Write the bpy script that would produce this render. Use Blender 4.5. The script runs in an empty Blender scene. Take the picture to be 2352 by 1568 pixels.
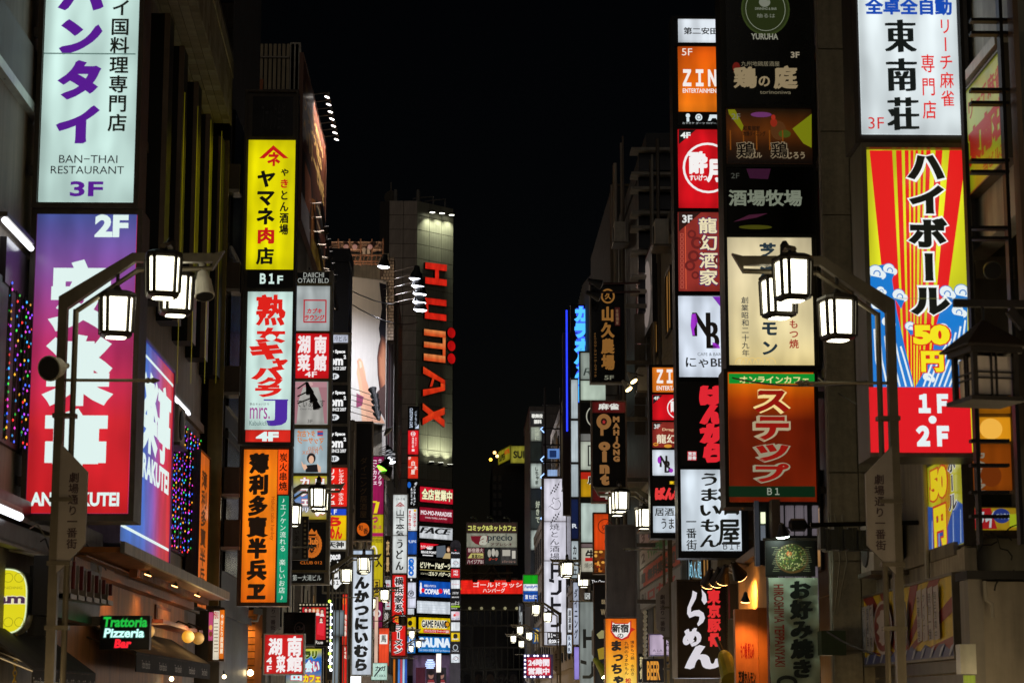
import bpy, math, random
import numpy as np
from mathutils import Vector, Matrix, Euler

random.seed(7)
S = bpy.context.scene
COL = S.collection
R = math.radians

# ------------------------------------------------------------------ camera
FL = 4838.0                      # focal length in units of a 2352 px wide picture
PITCH = math.atan(836 / FL)
YAW = -math.atan(116 * math.cos(PITCH) / FL)
CAMP = Vector((0, 0, 1.6))
cam = bpy.data.cameras.new('camera')
camo = bpy.data.objects.new('camera', cam)
COL.objects.link(camo)
cam.sensor_width = 36
cam.lens = FL / 2352 * 36
cam.clip_start = 0.1
cam.clip_end = 4000
camo.location = CAMP
camo.rotation_euler = (math.pi / 2 + PITCH, 0, YAW)
cam.dof.use_dof = True
cam.dof.focus_distance = 62
cam.dof.aperture_fstop = 5.6
S.camera = camo
CR = Euler(camo.rotation_euler).to_matrix()

# ------------------------------------------------------------------ night sky
world = bpy.data.worlds.new('World')
S.world = world
world.use_nodes = True
wn, wl = world.node_tree.nodes, world.node_tree.links
bg = wn['Background']
sky = wn.new('ShaderNodeTexSky')
sky.sky_type = 'NISHITA'
sky.sun_disc = False
sky.sun_elevation = R(-5)
sky.sun_rotation = R(20)
wl.new(sky.outputs[0], bg.inputs[0])
bg.inputs[1].default_value = 0.03
# added sun lamp lifting the front faces, in place of city sky glow
sun = bpy.data.lights.new('night_fill', 'SUN')
sun.energy = 0.12
sun.angle = R(60)
sun.color = (1, 0.9, 0.8)
suno = bpy.data.objects.new('night_fill', sun)
suno.rotation_euler = (R(66), 0, R(-8))
COL.objects.link(suno)
S.view_settings.view_transform = 'Standard'
S.view_settings.look = 'None'
S.view_settings.exposure = 0
S.view_settings.gamma = 1
S.view_settings.use_curve_mapping = False
S.render.engine = 'CYCLES'
S.cycles.max_bounces = 5
S.cycles.diffuse_bounces = 3
S.cycles.glossy_bounces = 3
S.cycles.use_denoising = True
S.cycles.sample_clamp_indirect = 4
S.cycles.caustics_reflective = False
S.cycles.caustics_refractive = False

# ------------------------------------------------------------------ picture -> place helpers
def ray(u, v):
    return CR @ Vector((u - 1176, 784 - v, -FL))

class Fr:
    """a vertical plane: origin O, horizontal axis A, outward normal N"""
    def __init__(f, O, A):
        f.O = Vector(O); f.A = Vector(A).normalized(); f.B = Vector((0, 0, 1)); f.N = f.A.cross(f.B)
    def st(f, u, v):
        r = ray(u, v)
        k = (f.O - CAMP).dot(f.N) / r.dot(f.N)
        p = CAMP + r * k - f.O
        return p.dot(f.A), p.z
    def W(f, s, t, d=0):
        return f.O + f.A * s + f.B * t + f.N * d
    def rect(f, u0, v0, u1, v1):
        um, vm = (u0 + u1) / 2, (v0 + v1) / 2
        return f.st(u0, vm)[0], f.st(um, v1)[1], f.st(u1, vm)[0], f.st(um, v0)[1]

def FY(Y): return Fr((0, Y, 0), (1, 0, 0))
def FXL(X): return Fr((X, 0, 0), (0, 1, 0))       # wall on the left, s = +Y
def FXR(X): return Fr((X, 0, 0), (0, -1, 0))      # wall on the right, s = -Y
def P(u, v, Y):
    s, t = FY(Y).st(u, v); return Vector((s, Y, t))

# ------------------------------------------------------------------ colours, materials
def lin(h):
    h = h.lstrip('#')
    c = [int(h[i:i + 2], 16) / 255 for i in (0, 2, 4)]
    return tuple(x / 12.92 if x <= .04045 else ((x + .055) / 1.055) ** 2.4 for x in c) + (1,)

_m = {}
def paint(h, rough=.5, metal=0, var=.25, scale=3., bump=0., spec=.5, name=None):
    """painted / raw surface with grain and wear"""
    k = ('p', h, rough, metal, var, scale, bump)
    if k in _m: return _m[k]
    m = bpy.data.materials.new(name or 'surface_' + h.strip('#')); m.use_nodes = True
    n, l = m.node_tree.nodes, m.node_tree.links
    b = n['Principled BSDF']
    c = lin(h)
    b.inputs['Metallic'].default_value = metal
    tc = n.new('ShaderNodeTexCoord')
    ns = n.new('ShaderNodeTexNoise'); ns.inputs['Scale'].default_value = scale; ns.inputs['Detail'].default_value = 7
    ns.inputs['Roughness'].default_value = .65
    l.new(tc.outputs['Object'], ns.inputs['Vector'])
    mp = n.new('ShaderNodeMapping'); mp.inputs['Scale'].default_value = (6, 6, .5)
    l.new(tc.outputs['Object'], mp.inputs[0])
    st = n.new('ShaderNodeTexNoise'); st.inputs['Scale'].default_value = 1.3; st.inputs['Detail'].default_value = 4
    l.new(mp.outputs[0], st.inputs['Vector'])
    ad = n.new('ShaderNodeMath'); ad.operation = 'ADD'; l.new(ns.outputs[0], ad.inputs[0]); l.new(st.outputs[0], ad.inputs[1])
    mr = n.new('ShaderNodeMapRange'); mr.inputs[1].default_value = .7; mr.inputs[2].default_value = 1.3
    mr.inputs[3].default_value = 1 - var; mr.inputs[4].default_value = 1 + var
    l.new(ad.outputs[0], mr.inputs[0])
    mx = n.new('ShaderNodeVectorMath'); mx.operation = 'SCALE'; mx.inputs[0].default_value = c[:3]
    l.new(mr.outputs[0], mx.inputs['Scale']); l.new(mx.outputs[0], b.inputs['Base Color'])
    rr = n.new('ShaderNodeMapRange'); rr.inputs[3].default_value = max(.05, rough - .12); rr.inputs[4].default_value = min(1, rough + .15)
    l.new(ns.outputs[0], rr.inputs[0]); l.new(rr.outputs[0], b.inputs['Roughness'])
    if bump:
        bp = n.new('ShaderNodeBump'); bp.inputs['Strength'].default_value = bump; bp.inputs['Distance'].default_value = .02
        l.new(ns.outputs[0], bp.inputs['Height']); l.new(bp.outputs[0], b.inputs['Normal'])
    _m[k] = m
    return m

def lit(h, s=1., stops=None, tube=1, ax=1, soft=.8, hot=1.12):
    """translucent face of a light box: print colour times the uneven glow of the tubes behind it"""
    k = ('l', h, s, str(stops), tube, ax, soft, hot)
    if k in _m: return _m[k]
    m = bpy.data.materials.new('lightbox_' + (h or 'print').strip('#')); m.use_nodes = True
    n, l = m.node_tree.nodes, m.node_tree.links
    b = n['Principled BSDF']
    b.inputs['Roughness'].default_value = .3
    tc = n.new('ShaderNodeUVMap'); tc.uv_map = 'UVMap'
    sp = n.new('ShaderNodeSeparateXYZ'); l.new(tc.outputs[0], sp.inputs[0])
    if stops:
        cr = n.new('ShaderNodeValToRGB'); l.new(sp.outputs[ax], cr.inputs[0])
        e = cr.color_ramp.elements
        e[0].position = stops[0][0]; e[0].color = lin(stops[0][1])
        e[1].position = stops[-1][0]; e[1].color = lin(stops[-1][1])
        for p, c in stops[1:-1]:
            q = e.new(p); q.color = lin(c)
        cout = cr.outputs[0]
    else:
        rg = n.new('ShaderNodeRGB'); rg.outputs[0].default_value = lin(h); cout = rg.outputs[0]
    # edge fall-off
    def edge(o):
        a = n.new('ShaderNodeMath'); a.operation = 'SUBTRACT'; a.inputs[0].default_value = 1; l.new(o, a.inputs[1])
        c = n.new('ShaderNodeMath'); c.operation = 'MULTIPLY'; l.new(o, c.inputs[0]); l.new(a.outputs[0], c.inputs[1])
        d = n.new('ShaderNodeMapRange'); d.inputs[1].default_value = 0; d.inputs[2].default_value = .12
        d.inputs[3].default_value = soft; d.inputs[4].default_value = 1; d.interpolation_type = 'SMOOTHSTEP'
        l.new(c.outputs[0], d.inputs[0]); return d.outputs[0]
    mm = n.new('ShaderNodeMath'); mm.operation = 'MULTIPLY'; l.new(edge(sp.outputs[0]), mm.inputs[0]); l.new(edge(sp.outputs[1]), mm.inputs[1])
    ob = n.new('ShaderNodeTexCoord')
    mp = n.new('ShaderNodeMapping'); mp.inputs['Scale'].default_value = (1.6, 1.6, .6)
    l.new(ob.outputs['Object'], mp.inputs[0])
    ns = n.new('ShaderNodeTexNoise'); ns.inputs['Scale'].default_value = 1.5; ns.inputs['Detail'].default_value = 2
    l.new(mp.outputs[0], ns.inputs['Vector'])
    nr = n.new('ShaderNodeMapRange'); nr.inputs[1].default_value = .36; nr.inputs[2].default_value = .64
    nr.inputs[3].default_value = .74; nr.inputs[4].default_value = hot
    l.new(ns.outputs[0], nr.inputs[0])
    m2 = n.new('ShaderNodeMath'); m2.operation = 'MULTIPLY'; l.new(mm.outputs[0], m2.inputs[0]); l.new(nr.outputs[0], m2.inputs[1])
    # the tubes behind show as faint vertical bands
    wv = n.new('ShaderNodeTexWave'); wv.wave_type = 'BANDS'; wv.bands_direction = 'X'; wv.inputs['Scale'].default_value = 1.1; wv.inputs['Distortion'].default_value = .6; wv.inputs['Detail'].default_value = 1
    l.new(tc.outputs[0], wv.inputs['Vector'])
    wr = n.new('ShaderNodeMapRange'); wr.inputs[3].default_value = .9; wr.inputs[4].default_value = 1.03; l.new(wv.outputs['Fac'], wr.inputs[0])
    m4 = n.new('ShaderNodeMath'); m4.operation = 'MULTIPLY'; l.new(m2.outputs[0], m4.inputs[0]); l.new(wr.outputs[0], m4.inputs[1])
    m3 = n.new('ShaderNodeMath'); m3.operation = 'MULTIPLY'; m3.inputs[1].default_value = s; l.new(m4.outputs[0], m3.inputs[0])
    l.new(cout, b.inputs['Emission Color']); l.new(m3.outputs[0], b.inputs['Emission Strength'])
    b.inputs['Base Color'].default_value = (.012, .012, .012, 1)
    _m[k] = m
    return m

def ink(h, on, s=1.):
    """print on a sign face: glows with the box when it is lit"""
    k = ('i', h, on, s)
    if k in _m: return _m[k]
    m = bpy.data.materials.new('print_' + h.strip('#')); m.use_nodes = True
    b = m.node_tree.nodes['Principled BSDF']; c = lin(h)
    b.inputs['Roughness'].default_value = .45
    if on:
        b.inputs['Base Color'].default_value = (.02, .02, .02, 1)
        b.inputs['Emission Color'].default_value = c; b.inputs['Emission Strength'].default_value = s
        m.cycles.emission_sampling = 'NONE'
    else:
        b.inputs['Base Color'].default_value = c
    _m[k] = m
    return m

def glow(h, s):
    k = ('g', h, s)
    if k in _m: return _m[k]
    m = bpy.data.materials.new('lamp_glow_' + h.strip('#')); m.use_nodes = True
    b = m.node_tree.nodes['Principled BSDF']
    b.inputs['Base Color'].default_value = (.5, .5, .5, 1)
    b.inputs['Emission Color'].default_value = lin(h); b.inputs['Emission Strength'].default_value = s
    _m[k] = m
    return m

STEEL = lambda: paint('#6e675c', .38, .75, .3, 4)
DARKM = lambda: paint('#24211d', .4, .4, .35, 4)
BRONZE = lambda: paint('#6a6150', .42, .55, .25, 6)
BLACK = lambda: paint('#0d0d0d', .5, 0, .3, 4)
CONC = lambda: paint('#716a60', .85, 0, .35, 1.2, .4)

# ------------------------------------------------------------------ mesh building
class MB:
    def __init__(s): s.v = []; s.f = []; s.m = []; s.uv = {}; s.mats = []
    def mi(s, m):
        if m not in s.mats: s.mats.append(m)
        return s.mats.index(m)
    def add(s, vs, fs, m, uv=None):
        o = len(s.v); s.v += [tuple(x) for x in vs]; i = s.mi(m)
        for f in fs:
            s.f.append(tuple(o + a for a in f)); s.m.append(i)
            if uv: s.uv[len(s.f) - 1] = uv
    def box(s, fr, s0, s1, t0, t1, d0, d1, m):
        """box in frame fr; its outer face (d1) carries the 0..1 UV"""
        q = [fr.W(a, b, d) for d in (d0, d1) for (a, b) in ((s0, t0), (s1, t0), (s1, t1), (s0, t1))]
        s.add(q, [(4, 5, 6, 7)], m, ((0, 0), (1, 0), (1, 1), (0, 1)))
        o = len(s.v) - 8; i = s.mi(m)
        for f in ((3, 2, 1, 0), (0, 1, 5, 4), (1, 2, 6, 5), (2, 3, 7, 6), (3, 0, 4, 7)):
            s.f.append(tuple(o + a for a in f)); s.m.append(i)
    def bx(s, x0, x1, y0, y1, z0, z1, m):
        s.box(FY(0), x0, x1, z0, z1, -y1, -y0, m)
    def poly(s, fr, pts, d, m):
        q = [fr.W(a, b, d) for a, b in pts]
        ar = sum(pts[i][0] * pts[(i + 1) % len(pts)][1] - pts[(i + 1) % len(pts)][0] * pts[i][1] for i in range(len(pts)))
        ix = list(range(len(q)))
        if ar < 0: ix.reverse()
        s.add(q, [tuple(ix)], m)
    def prism(s, fr, pts, d0, d1, m):
        ar = sum(pts[i][0] * pts[(i + 1) % len(pts)][1] - pts[(i + 1) % len(pts)][0] * pts[i][1] for i in range(len(pts)))
        if ar < 0: pts = pts[::-1]
        n = len(pts)
        q = [fr.W(a, b, d1) for a, b in pts] + [fr.W(a, b, d0) for a, b in pts]
        s.add(q, [tuple(range(n)), tuple(range(2 * n - 1, n - 1, -1))] + [(i + n, (i + 1) % n + n, (i + 1) % n, i) for i in range(n)], m)
    def tube(s, pts, r, m, n=6, rect=None):
        """round (or rectangular: rect=(w,h)) bar along a path"""
        pts = [Vector(p) for p in pts]; rings = []
        for i, p in enumerate(pts):
            a = pts[max(i - 1, 0)]; b = pts[min(i + 1, len(pts) - 1)]
            t = (b - a).normalized()
            up = Vector((0, 0, 1)) if abs(t.z) < .9 else Vector((0, 1, 0))
            x = t.cross(up).normalized(); y = x.cross(t).normalized()
            k = 1.
            if 0 < i < len(pts) - 1:
                c = (pts[i] - pts[i - 1]).normalized().dot(t); k = 1 / max(c, .5)
            if rect:
                rings.append([p + x * (a_ * rect[0]) + y * (b_ * rect[1] * k) for a_, b_ in ((-.5, -.5), (.5, -.5), (.5, .5), (-.5, .5))])
            else:
                rr = r[i] if isinstance(r, (list, tuple)) else r
                rings.append([p + (x * math.cos(2 * math.pi * j / n) + y * math.sin(2 * math.pi * j / n)) * rr for j in range(n)])
        n = len(rings[0]); v = [q for g in rings for q in g]; f = []
        for i in range(len(rings) - 1):
            for j in range(n):
                k = (j + 1) % n
                f.append((i * n + j, i * n + k, (i + 1) * n + k, (i + 1) * n + j))
        f.append(tuple(range(n - 1, -1, -1))); f.append(tuple(range((len(rings) - 1) * n, len(rings) * n)))
        s.add(v, f, m)
    def rev(s, c, ax, prof, m, n=14, ph=0., angs=None):
        """surface of revolution about direction ax from c; prof = [(along, radius)]"""
        ax = Vector(ax).normalized(); up = Vector((0, 0, 1)) if abs(ax.z) < .9 else Vector((1, 0, 0))
        x = ax.cross(up).normalized(); y = ax.cross(x)
        c = Vector(c); v = []; f = []
        for a, r in prof:
            for j in range(n):
                g = (R(angs[j]) if angs else 2 * math.pi * j / n) + ph
                v.append(c + ax * a + (x * math.cos(g) + y * math.sin(g)) * r)
        for i in range(len(prof) - 1):
            for j in range(n):
                k = (j + 1) % n
                f.append((i * n + j, i * n + k, (i + 1) * n + k, (i + 1) * n + j))
        f.append(tuple(range(n - 1, -1, -1))); f.append(tuple(range((len(prof) - 1) * n, len(prof) * n)))
        s.add(v, f, m)
    def ball(s, c, r, m, n=10, sq=(1, 1, 1)):
        c = Vector(c)
        k = max(4, n // 2)
        v = []; f = []
        for i in range(k + 1):
            a = math.pi * i / k
            for j in range(n):
                b = 2 * math.pi * j / n
                v.append(c + Vector((math.sin(a) * math.cos(b) * sq[0], math.sin(a) * math.sin(b) * sq[1], math.cos(a) * sq[2])) * r)
        for i in range(k):
            for j in range(n):
                q = (j + 1) % n; f.append((i * n + j, (i + 1) * n + j, (i + 1) * n + q, i * n + q))
        s.add(v, f, m)
    def build(s, name, parent=None, kind=None, label=None, smooth=False, cat=None, group=None):
        root = parent
        while root is not None and root.parent is not None: root = root.parent
        off = root.location if root is not None else Vector((0, 0, 0))
        me = bpy.data.meshes.new(name)
        v = [(a - off[0], b - off[1], c - off[2]) for a, b, c in s.v]
        me.from_pydata(v, [], s.f)
        for m in s.mats: me.materials.append(m)
        me.polygons.foreach_set('material_index', s.m)
        if s.uv:
            uvl = me.uv_layers.new(name='UVMap')
            for fi, uv in s.uv.items():
                p = me.polygons[fi]
                for k, li in enumerate(p.loop_indices): uvl.data[li].uv = uv[k]
        if smooth: me.polygons.foreach_set('use_smooth', [True] * len(me.polygons))
        o = bpy.data.objects.new(name, me); COL.objects.link(o)
        if parent is not None: o.parent = parent
        tag(o, label, cat, group, kind)
        return o

def tag(o, label=None, cat=None, group=None, kind=None):
    if label: o['label'] = label
    if cat: o['category'] = cat
    if group: o['group'] = group
    if kind: o['kind'] = kind
    return o

def thing(name, label, cat, loc, group=None):
    o = bpy.data.objects.new(name, None); COL.objects.link(o)
    o.empty_display_size = .2; o.location = loc
    return tag(o, label, cat, group)

def copy_tree(o, parent=None):
    c = o.copy(); COL.objects.link(c); c.parent = parent
    for ch in o.children: copy_tree(ch, c)
    return c

# ------------------------------------------------------------------ lettering
_g = {}
def glyph(body, bev):
    k = (body, round(bev, 3))
    if k in _g: return _g[k]
    c = bpy.data.curves.new('t', 'FONT'); c.body = body; c.resolution_u = 3
    c.bevel_depth = bev; c.bevel_resolution = 0; c.fill_mode = 'FRONT' if bev == 0 else 'BOTH'
    o = bpy.data.objects.new('t', c)
    me = bpy.data.meshes.new_from_object(o)
    n = len(me.vertices); a = np.empty(n * 3); me.vertices.foreach_get('co', a); a = a.reshape(-1, 3)
    f = [tuple(p.vertices) for p in me.polygons]
    bpy.data.objects.remove(o); bpy.data.curves.remove(c); bpy.data.meshes.remove(me)
    _g[k] = (a, f)
    return _g[k]

TURN = 'ー〜～-−―'
def layout(body, bev, vert, pitch=1.06):
    if not vert:
        a, f = glyph(body, bev); return a.copy(), list(f)
    vs = []; fs = []; o = 0
    for i, ch in enumerate(body):
        if ch in ' 　': continue
        a, f = glyph(ch, bev); a = a.copy()
        if len(a) == 0: continue
        if ch in TURN:
            cx = .5; cy = .36
            x = a[:, 0] - a[:, 0].mean(); y = a[:, 1] - a[:, 1].mean()
            a[:, 0] = y + .0; a[:, 1] = -x + cy
        else:
            a[:, 0] -= (a[:, 0].min() + a[:, 0].max()) / 2
            if ch in 'ッャュョゃっょゅァィェ': a[:, 0] += .12; a[:, 1] += .1
        a[:, 1] -= i * pitch
        vs.append(a); fs += [tuple(q + o for q in p) for p in f]; o += len(a)
    return np.concatenate(vs), fs

class Pan:
    """a face of a sign; print is stacked on it"""
    def __init__(p, sign, obj, fr, d, on): p.sign = sign; p.obj = obj; p.fr = fr; p.d = d; p.on = on; p.mb = MB(); p.k = 0; p.tx = 0; p.dim = 1.
    def _d(p): p.k += 1; return p.d + .0012 * p.k
    def M(p, c, s=1.): return c if not isinstance(c, str) else ink(c, p.on, round(s * p.dim, 3))
    def text(p, body, u0, v0, u1, v1, c='#101010', vert=0, b=.02, nib=None, sh=0, mir=0, rot=0, out=None, ob=.05, s=1., st=None, curve=0, pitch=1.06):
        p.tx = 1
        if out:
            p.text(body, u0, v0, u1, v1, out, vert, b + ob, nib, sh, mir, rot, None, 0, s, st, curve, pitch)
        a, f = layout(body, b, vert, pitch)
        if len(a) == 0: return p
        z = a[:, 2] * .02
        a = a.copy(); a[:, 2] = z
        x0, x1 = a[:, 0].min(), a[:, 0].max(); y0, y1 = a[:, 1].min(), a[:, 1].max()
        if out is None and ob == 0:                # outline layer: fit the un-grown box
            g = .05
            x0 += g; x1 -= g; y0 += g; y1 -= g
        if nib:
            A = []; F = []; n = 4
            for i in range(n):
                q = (i / (n - 1) - .5) * 2
                bb = a.copy(); bb[:, 0] += nib[0] * q; bb[:, 1] += nib[1] * q; bb[:, 2] += .004 * i
                F += [tuple(w + i * len(a) for w in r_) for r_ in f]; A.append(bb)
            a = np.concatenate(A); f = F
            x0 -= abs(nib[0]); x1 += abs(nib[0]); y0 -= abs(nib[1]); y1 += abs(nib[1])
        if sh: a[:, 0] += sh * (a[:, 1] - (y0 + y1) / 2)
        if sh and not vert: pass
        X = (a[:, 0] - x0) / max(x1 - x0, 1e-6); Y = (a[:, 1] - y0) / max(y1 - y0, 1e-6)
        if mir: X = 1 - X
        if rot: X, Y = Y, 1 - X
        if curve: Y = Y + curve * 4 * (X - .5) ** 2
        s0, t0, s1, t1 = st if st else p.fr.rect(u0, v0, u1, v1)
        d = p._d()
        w = np.outer(s0 + X * (s1 - s0), np.array(p.fr.A)) + np.outer(t0 + Y * (t1 - t0), np.array(p.fr.B)) + np.outer(d + a[:, 2] * .2, np.array(p.fr.N)) + np.array(p.fr.O)
        p.mb.add(w.tolist(), f, p.M(c, s))
        return p
    def poly(p, pts, c, s=1.):
        p.mb.poly(p.fr, [p.fr.st(*q) for q in pts], p._d(), p.M(c, s)); return p
    def rect(p, u0, v0, u1, v1, c, s=1.):
        s0, t0, s1, t1 = p.fr.rect(u0, v0, u1, v1)
        p.mb.poly(p.fr, [(s0, t0), (s1, t0), (s1, t1), (s0, t1)], p._d(), p.M(c, s)); return p
    def ell(p, u, v, ru, rv, c, n=28, s=1., a0=0, a1=360, ring=0):
        cs, ct = p.fr.st(u, v); s0, t0, s1, t1 = p.fr.rect(u - ru, v - rv, u + ru, v + rv)
        rs, rt = abs(s1 - s0) / 2, abs(t1 - t0) / 2
        an = [R(a0 + (a1 - a0) * i / n) for i in range(n + (a1 - a0 < 360))]
        o = [(cs + rs * math.cos(a), ct + rt * math.sin(a)) for a in an]
        if ring:
            i_ = [(cs + (rs - ring * rs) * math.cos(a), ct + (rt - ring * rs) * math.sin(a)) for a in an]
            d = p._d(); m = p.M(c, s)
            for k in range(len(an) if a1 - a0 >= 360 else len(an) - 1):
                j = (k + 1) % len(an)
                p.mb.poly(p.fr, [o[k], o[j], i_[j], i_[k]], d, m)
        else: p.mb.poly(p.fr, o, p._d(), p.M(c, s))
        return p
    def line(p, pts, w, c, s=1.):
        q = [p.fr.st(*a) for a in pts]; ww = abs(p.fr.st(pts[0][0] + w, pts[0][1])[0] - q[0][0]) if abs(p.fr.N.y) > .3 else w
        d = p._d(); m = p.M(c, s)
        for (a, b), (e, g) in zip(q[:-1], q[1:]):
            L = math.hypot(e - a, g - b) or 1; nx, ny = -(g - b) / L * ww / 2, (e - a) / L * ww / 2
            ex, ey = (e - a) / L * ww * .25, (g - b) / L * ww * .25
            p.mb.poly(p.fr, [(a - nx - ex, b - ny - ey), (e - nx + ex, g - ny + ey), (e + nx + ex, g + ny + ey), (a + nx - ex, b + ny - ey)], d, m)
        return p
    def box(p, u0, v0, u1, v1, w, c, s=1.):
        for a in ((u0, v0, u1, v0 + w), (u0, v1 - w, u1, v1), (u0, v0 + w, u0 + w, v1 - w), (u1 - w, v0 + w, u1, v1 - w)): p.rect(*a, c, s)
        return p
    def wave(p, u, v, r, c1='#1673c8', c2='#e8f2f4', fl=1):
        """curling crest print"""
        p.ell(u, v, r, r, c1); p.ell(u, v, r * .9, r * .9, c2)
        p.ell(u + fl * r * .25, v + r * .25, r * .62, r * .62, c1); p.ell(u + fl * r * .3, v + r * .3, r * .3, r * .3, c2)
        return p
    def done(p):
        if p.mb.f: p.mb.build('lettering' if p.tx else 'artwork', p.obj)

class Sign:
    def __init__(s, name, label, Y, rect, dep=.35, fw=4, fc=None, cat='sign', group=None, fr=None, arms=None, st=None, lip=.025, back=True):
        s.fr = fr or FY(Y)
        s.r = st or s.fr.rect(*rect)
        s0, t0, s1, t1 = s.r
        s.pans = []
        s.root = thing(name, label, cat, s.fr.W((s0 + s1) / 2, t0, 0), group)
        s.fm = fc if fc is not None else paint('#4a433a', .36, .45, .35, 5)
        if isinstance(s.fm, str): s.fm = paint(s.fm, .4, .4, .3, 4)
        px = abs(s.fr.st(rect[0] + 1, rect[1])[0] - s.fr.st(rect[0], rect[1])[0]) if rect and abs(s.fr.N.y) > .3 else .006
        s.px = px; w = fw * px; s.w = w; s.dep = dep
        if back:
            mb = MB(); e = .006
            mb.box(s.fr, s0, s1, t0, t1, -dep, -.035, s.fm)
            mb.build('cabinet', s.root)
            mb = MB()
            mb.box(s.fr, s0, s1, t0, t0 + w, -.034, lip, s.fm); mb.box(s.fr, s0, s1, t1 - w, t1, -.034, lip, s.fm)
            mb.box(s.fr, s0, s0 + w, t0 + w, t1 - w, -.034, lip - .002, s.fm); mb.box(s.fr, s1 - w, s1, t0 + w, t1 - w, -.034, lip - .002, s.fm)
            mb.build('frame', s.root)
        if arms:
            X, zs = arms
            for i, v in enumerate(zs):
                z = s.fr.st((rect[0] + rect[2]) / 2, v)[1]; mb = MB()
                a, b = (X, s0 + .005) if X < s0 else (s1 - .005, X)
                mb.box(s.fr, a, b, z - .05, z + .05, -dep * .5 - .05, -dep * .5 + .05, STEEL())
                mb.build('bracket', s.root)
    def bar(s, v, w=3):
        """cross rail of the frame"""
        s0, t0, s1, t1 = s.r; um = (s0 + s1) / 2
        z = s.fr.st(s.um(), v)[1]; mb = MB()
        mb.box(s.fr, s0 + s.w, s1 - s.w, z - w * s.px / 2, z + w * s.px / 2, -.034, .02, s.fm); mb.build('rail', s.root)
        return s
    def um(s):
        q = s.root.location; return 1060
    def panel(s, u0, v0, u1, v1, c, on=1, stops=None, s_=1., ax=1, soft=.8, hot=1.12, st=None, label=None, mat=None):
        s0, t0, s1, t1 = st or s.fr.rect(u0, v0, u1, v1)
        mb = MB()
        m = mat or (lit(c, s_, stops, ax=ax, soft=soft, hot=hot) if on else paint(c, .35, 0, .3, 3))
        mb.box(s.fr, s0, s1, t0, t1, -.03, .004, m)
        o = mb.build('panel', s.root, label=label)
        p = Pan(s, o, s.fr, .004, on); s.pans.append(p)
        return p
    def done(s):
        for p in s.pans: p.done()
        return s.root

# ------------------------------------------------------------------ ground
def sheet(name, x0, x1, y0, y1, z, m):
    mb = MB(); mb.add([(x0, y0, z), (x1, y0, z), (x1, y1, z), (x0, y1, z)], [(0, 1, 2, 3)], m)
    return mb.build(name, kind='structure')
asph = paint('#3c3b3a', .8, 0, .35, 3, .5); pav = paint('#6c675e', .7, 0, .3, 4, .3)
sheet('ground', -900, 900, -60, 1800, -.12, asph)
sheet('road', -3.0, 3.3, -20, 158, -.115, paint('#37363a', .6, 0, .35, 5, .4))
sheet('crossing_street', -80, 80, 158, 166, -.11, paint('#37363a', .6, 0, .35, 5, .4))
mb = MB(); mb.bx(-4.6, -3.0, -20, 157, -.119, 0, pav); mb.build('pavement', kind='structure')
mb = MB(); mb.bx(3.3, 5.3, -20, 157, -.119, 0, pav); mb.build('pavement', kind='structure')
for x in (-2.6, 2.9):
    sheet('road_marking', x - .06, x + .06, -20, 157, -.105, paint('#cfcdc4', .7))

# ------------------------------------------------------------------ buildings
PANE = paint('#101418', .12, 0, .2, 2)
SHOP_FILL = [lit('#ffe2b0', 3.6), lit('#e6f0ff', 3.2), lit('#ffd08a', 3.), lit('#f4f2e6', 3.8)]
WARM = lit('#d89a4a', .4); COOL = lit('#a8c0c8', .28); WARM2 = lit('#e8d8b0', .3)
_wm = {}
def window(par, fr, s, t, w, h, d=0, frame=None, pane=None):
    """window frame (part) with its pane (sub-part)"""
    frame = frame or DARKM(); pane = pane or PANE
    mb = MB(); q = .06
    mb.box(fr, s - w / 2, s + w / 2, t, t + q, d - .02, d + .05, frame); mb.box(fr, s - w / 2, s + w / 2, t + h - q, t + h, d - .02, d + .05, frame)
    mb.box(fr, s - w / 2, s - w / 2 + q, t + q, t + h - q, d - .02, d + .048, frame); mb.box(fr, s + w / 2 - q, s + w / 2, t + q, t + h - q, d - .02, d + .048, frame)
    mb.box(fr, s - q / 3, s + q / 3, t + q, t + h - q, d - .02, d + .04, frame)
    f = mb.build('window', par)
    mb = MB(); mb.box(fr, s - w / 2 + q, s + w / 2 - q, t + q, t + h - q, d - .02, d + .012, pane); mb.build('pane', f)

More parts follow.
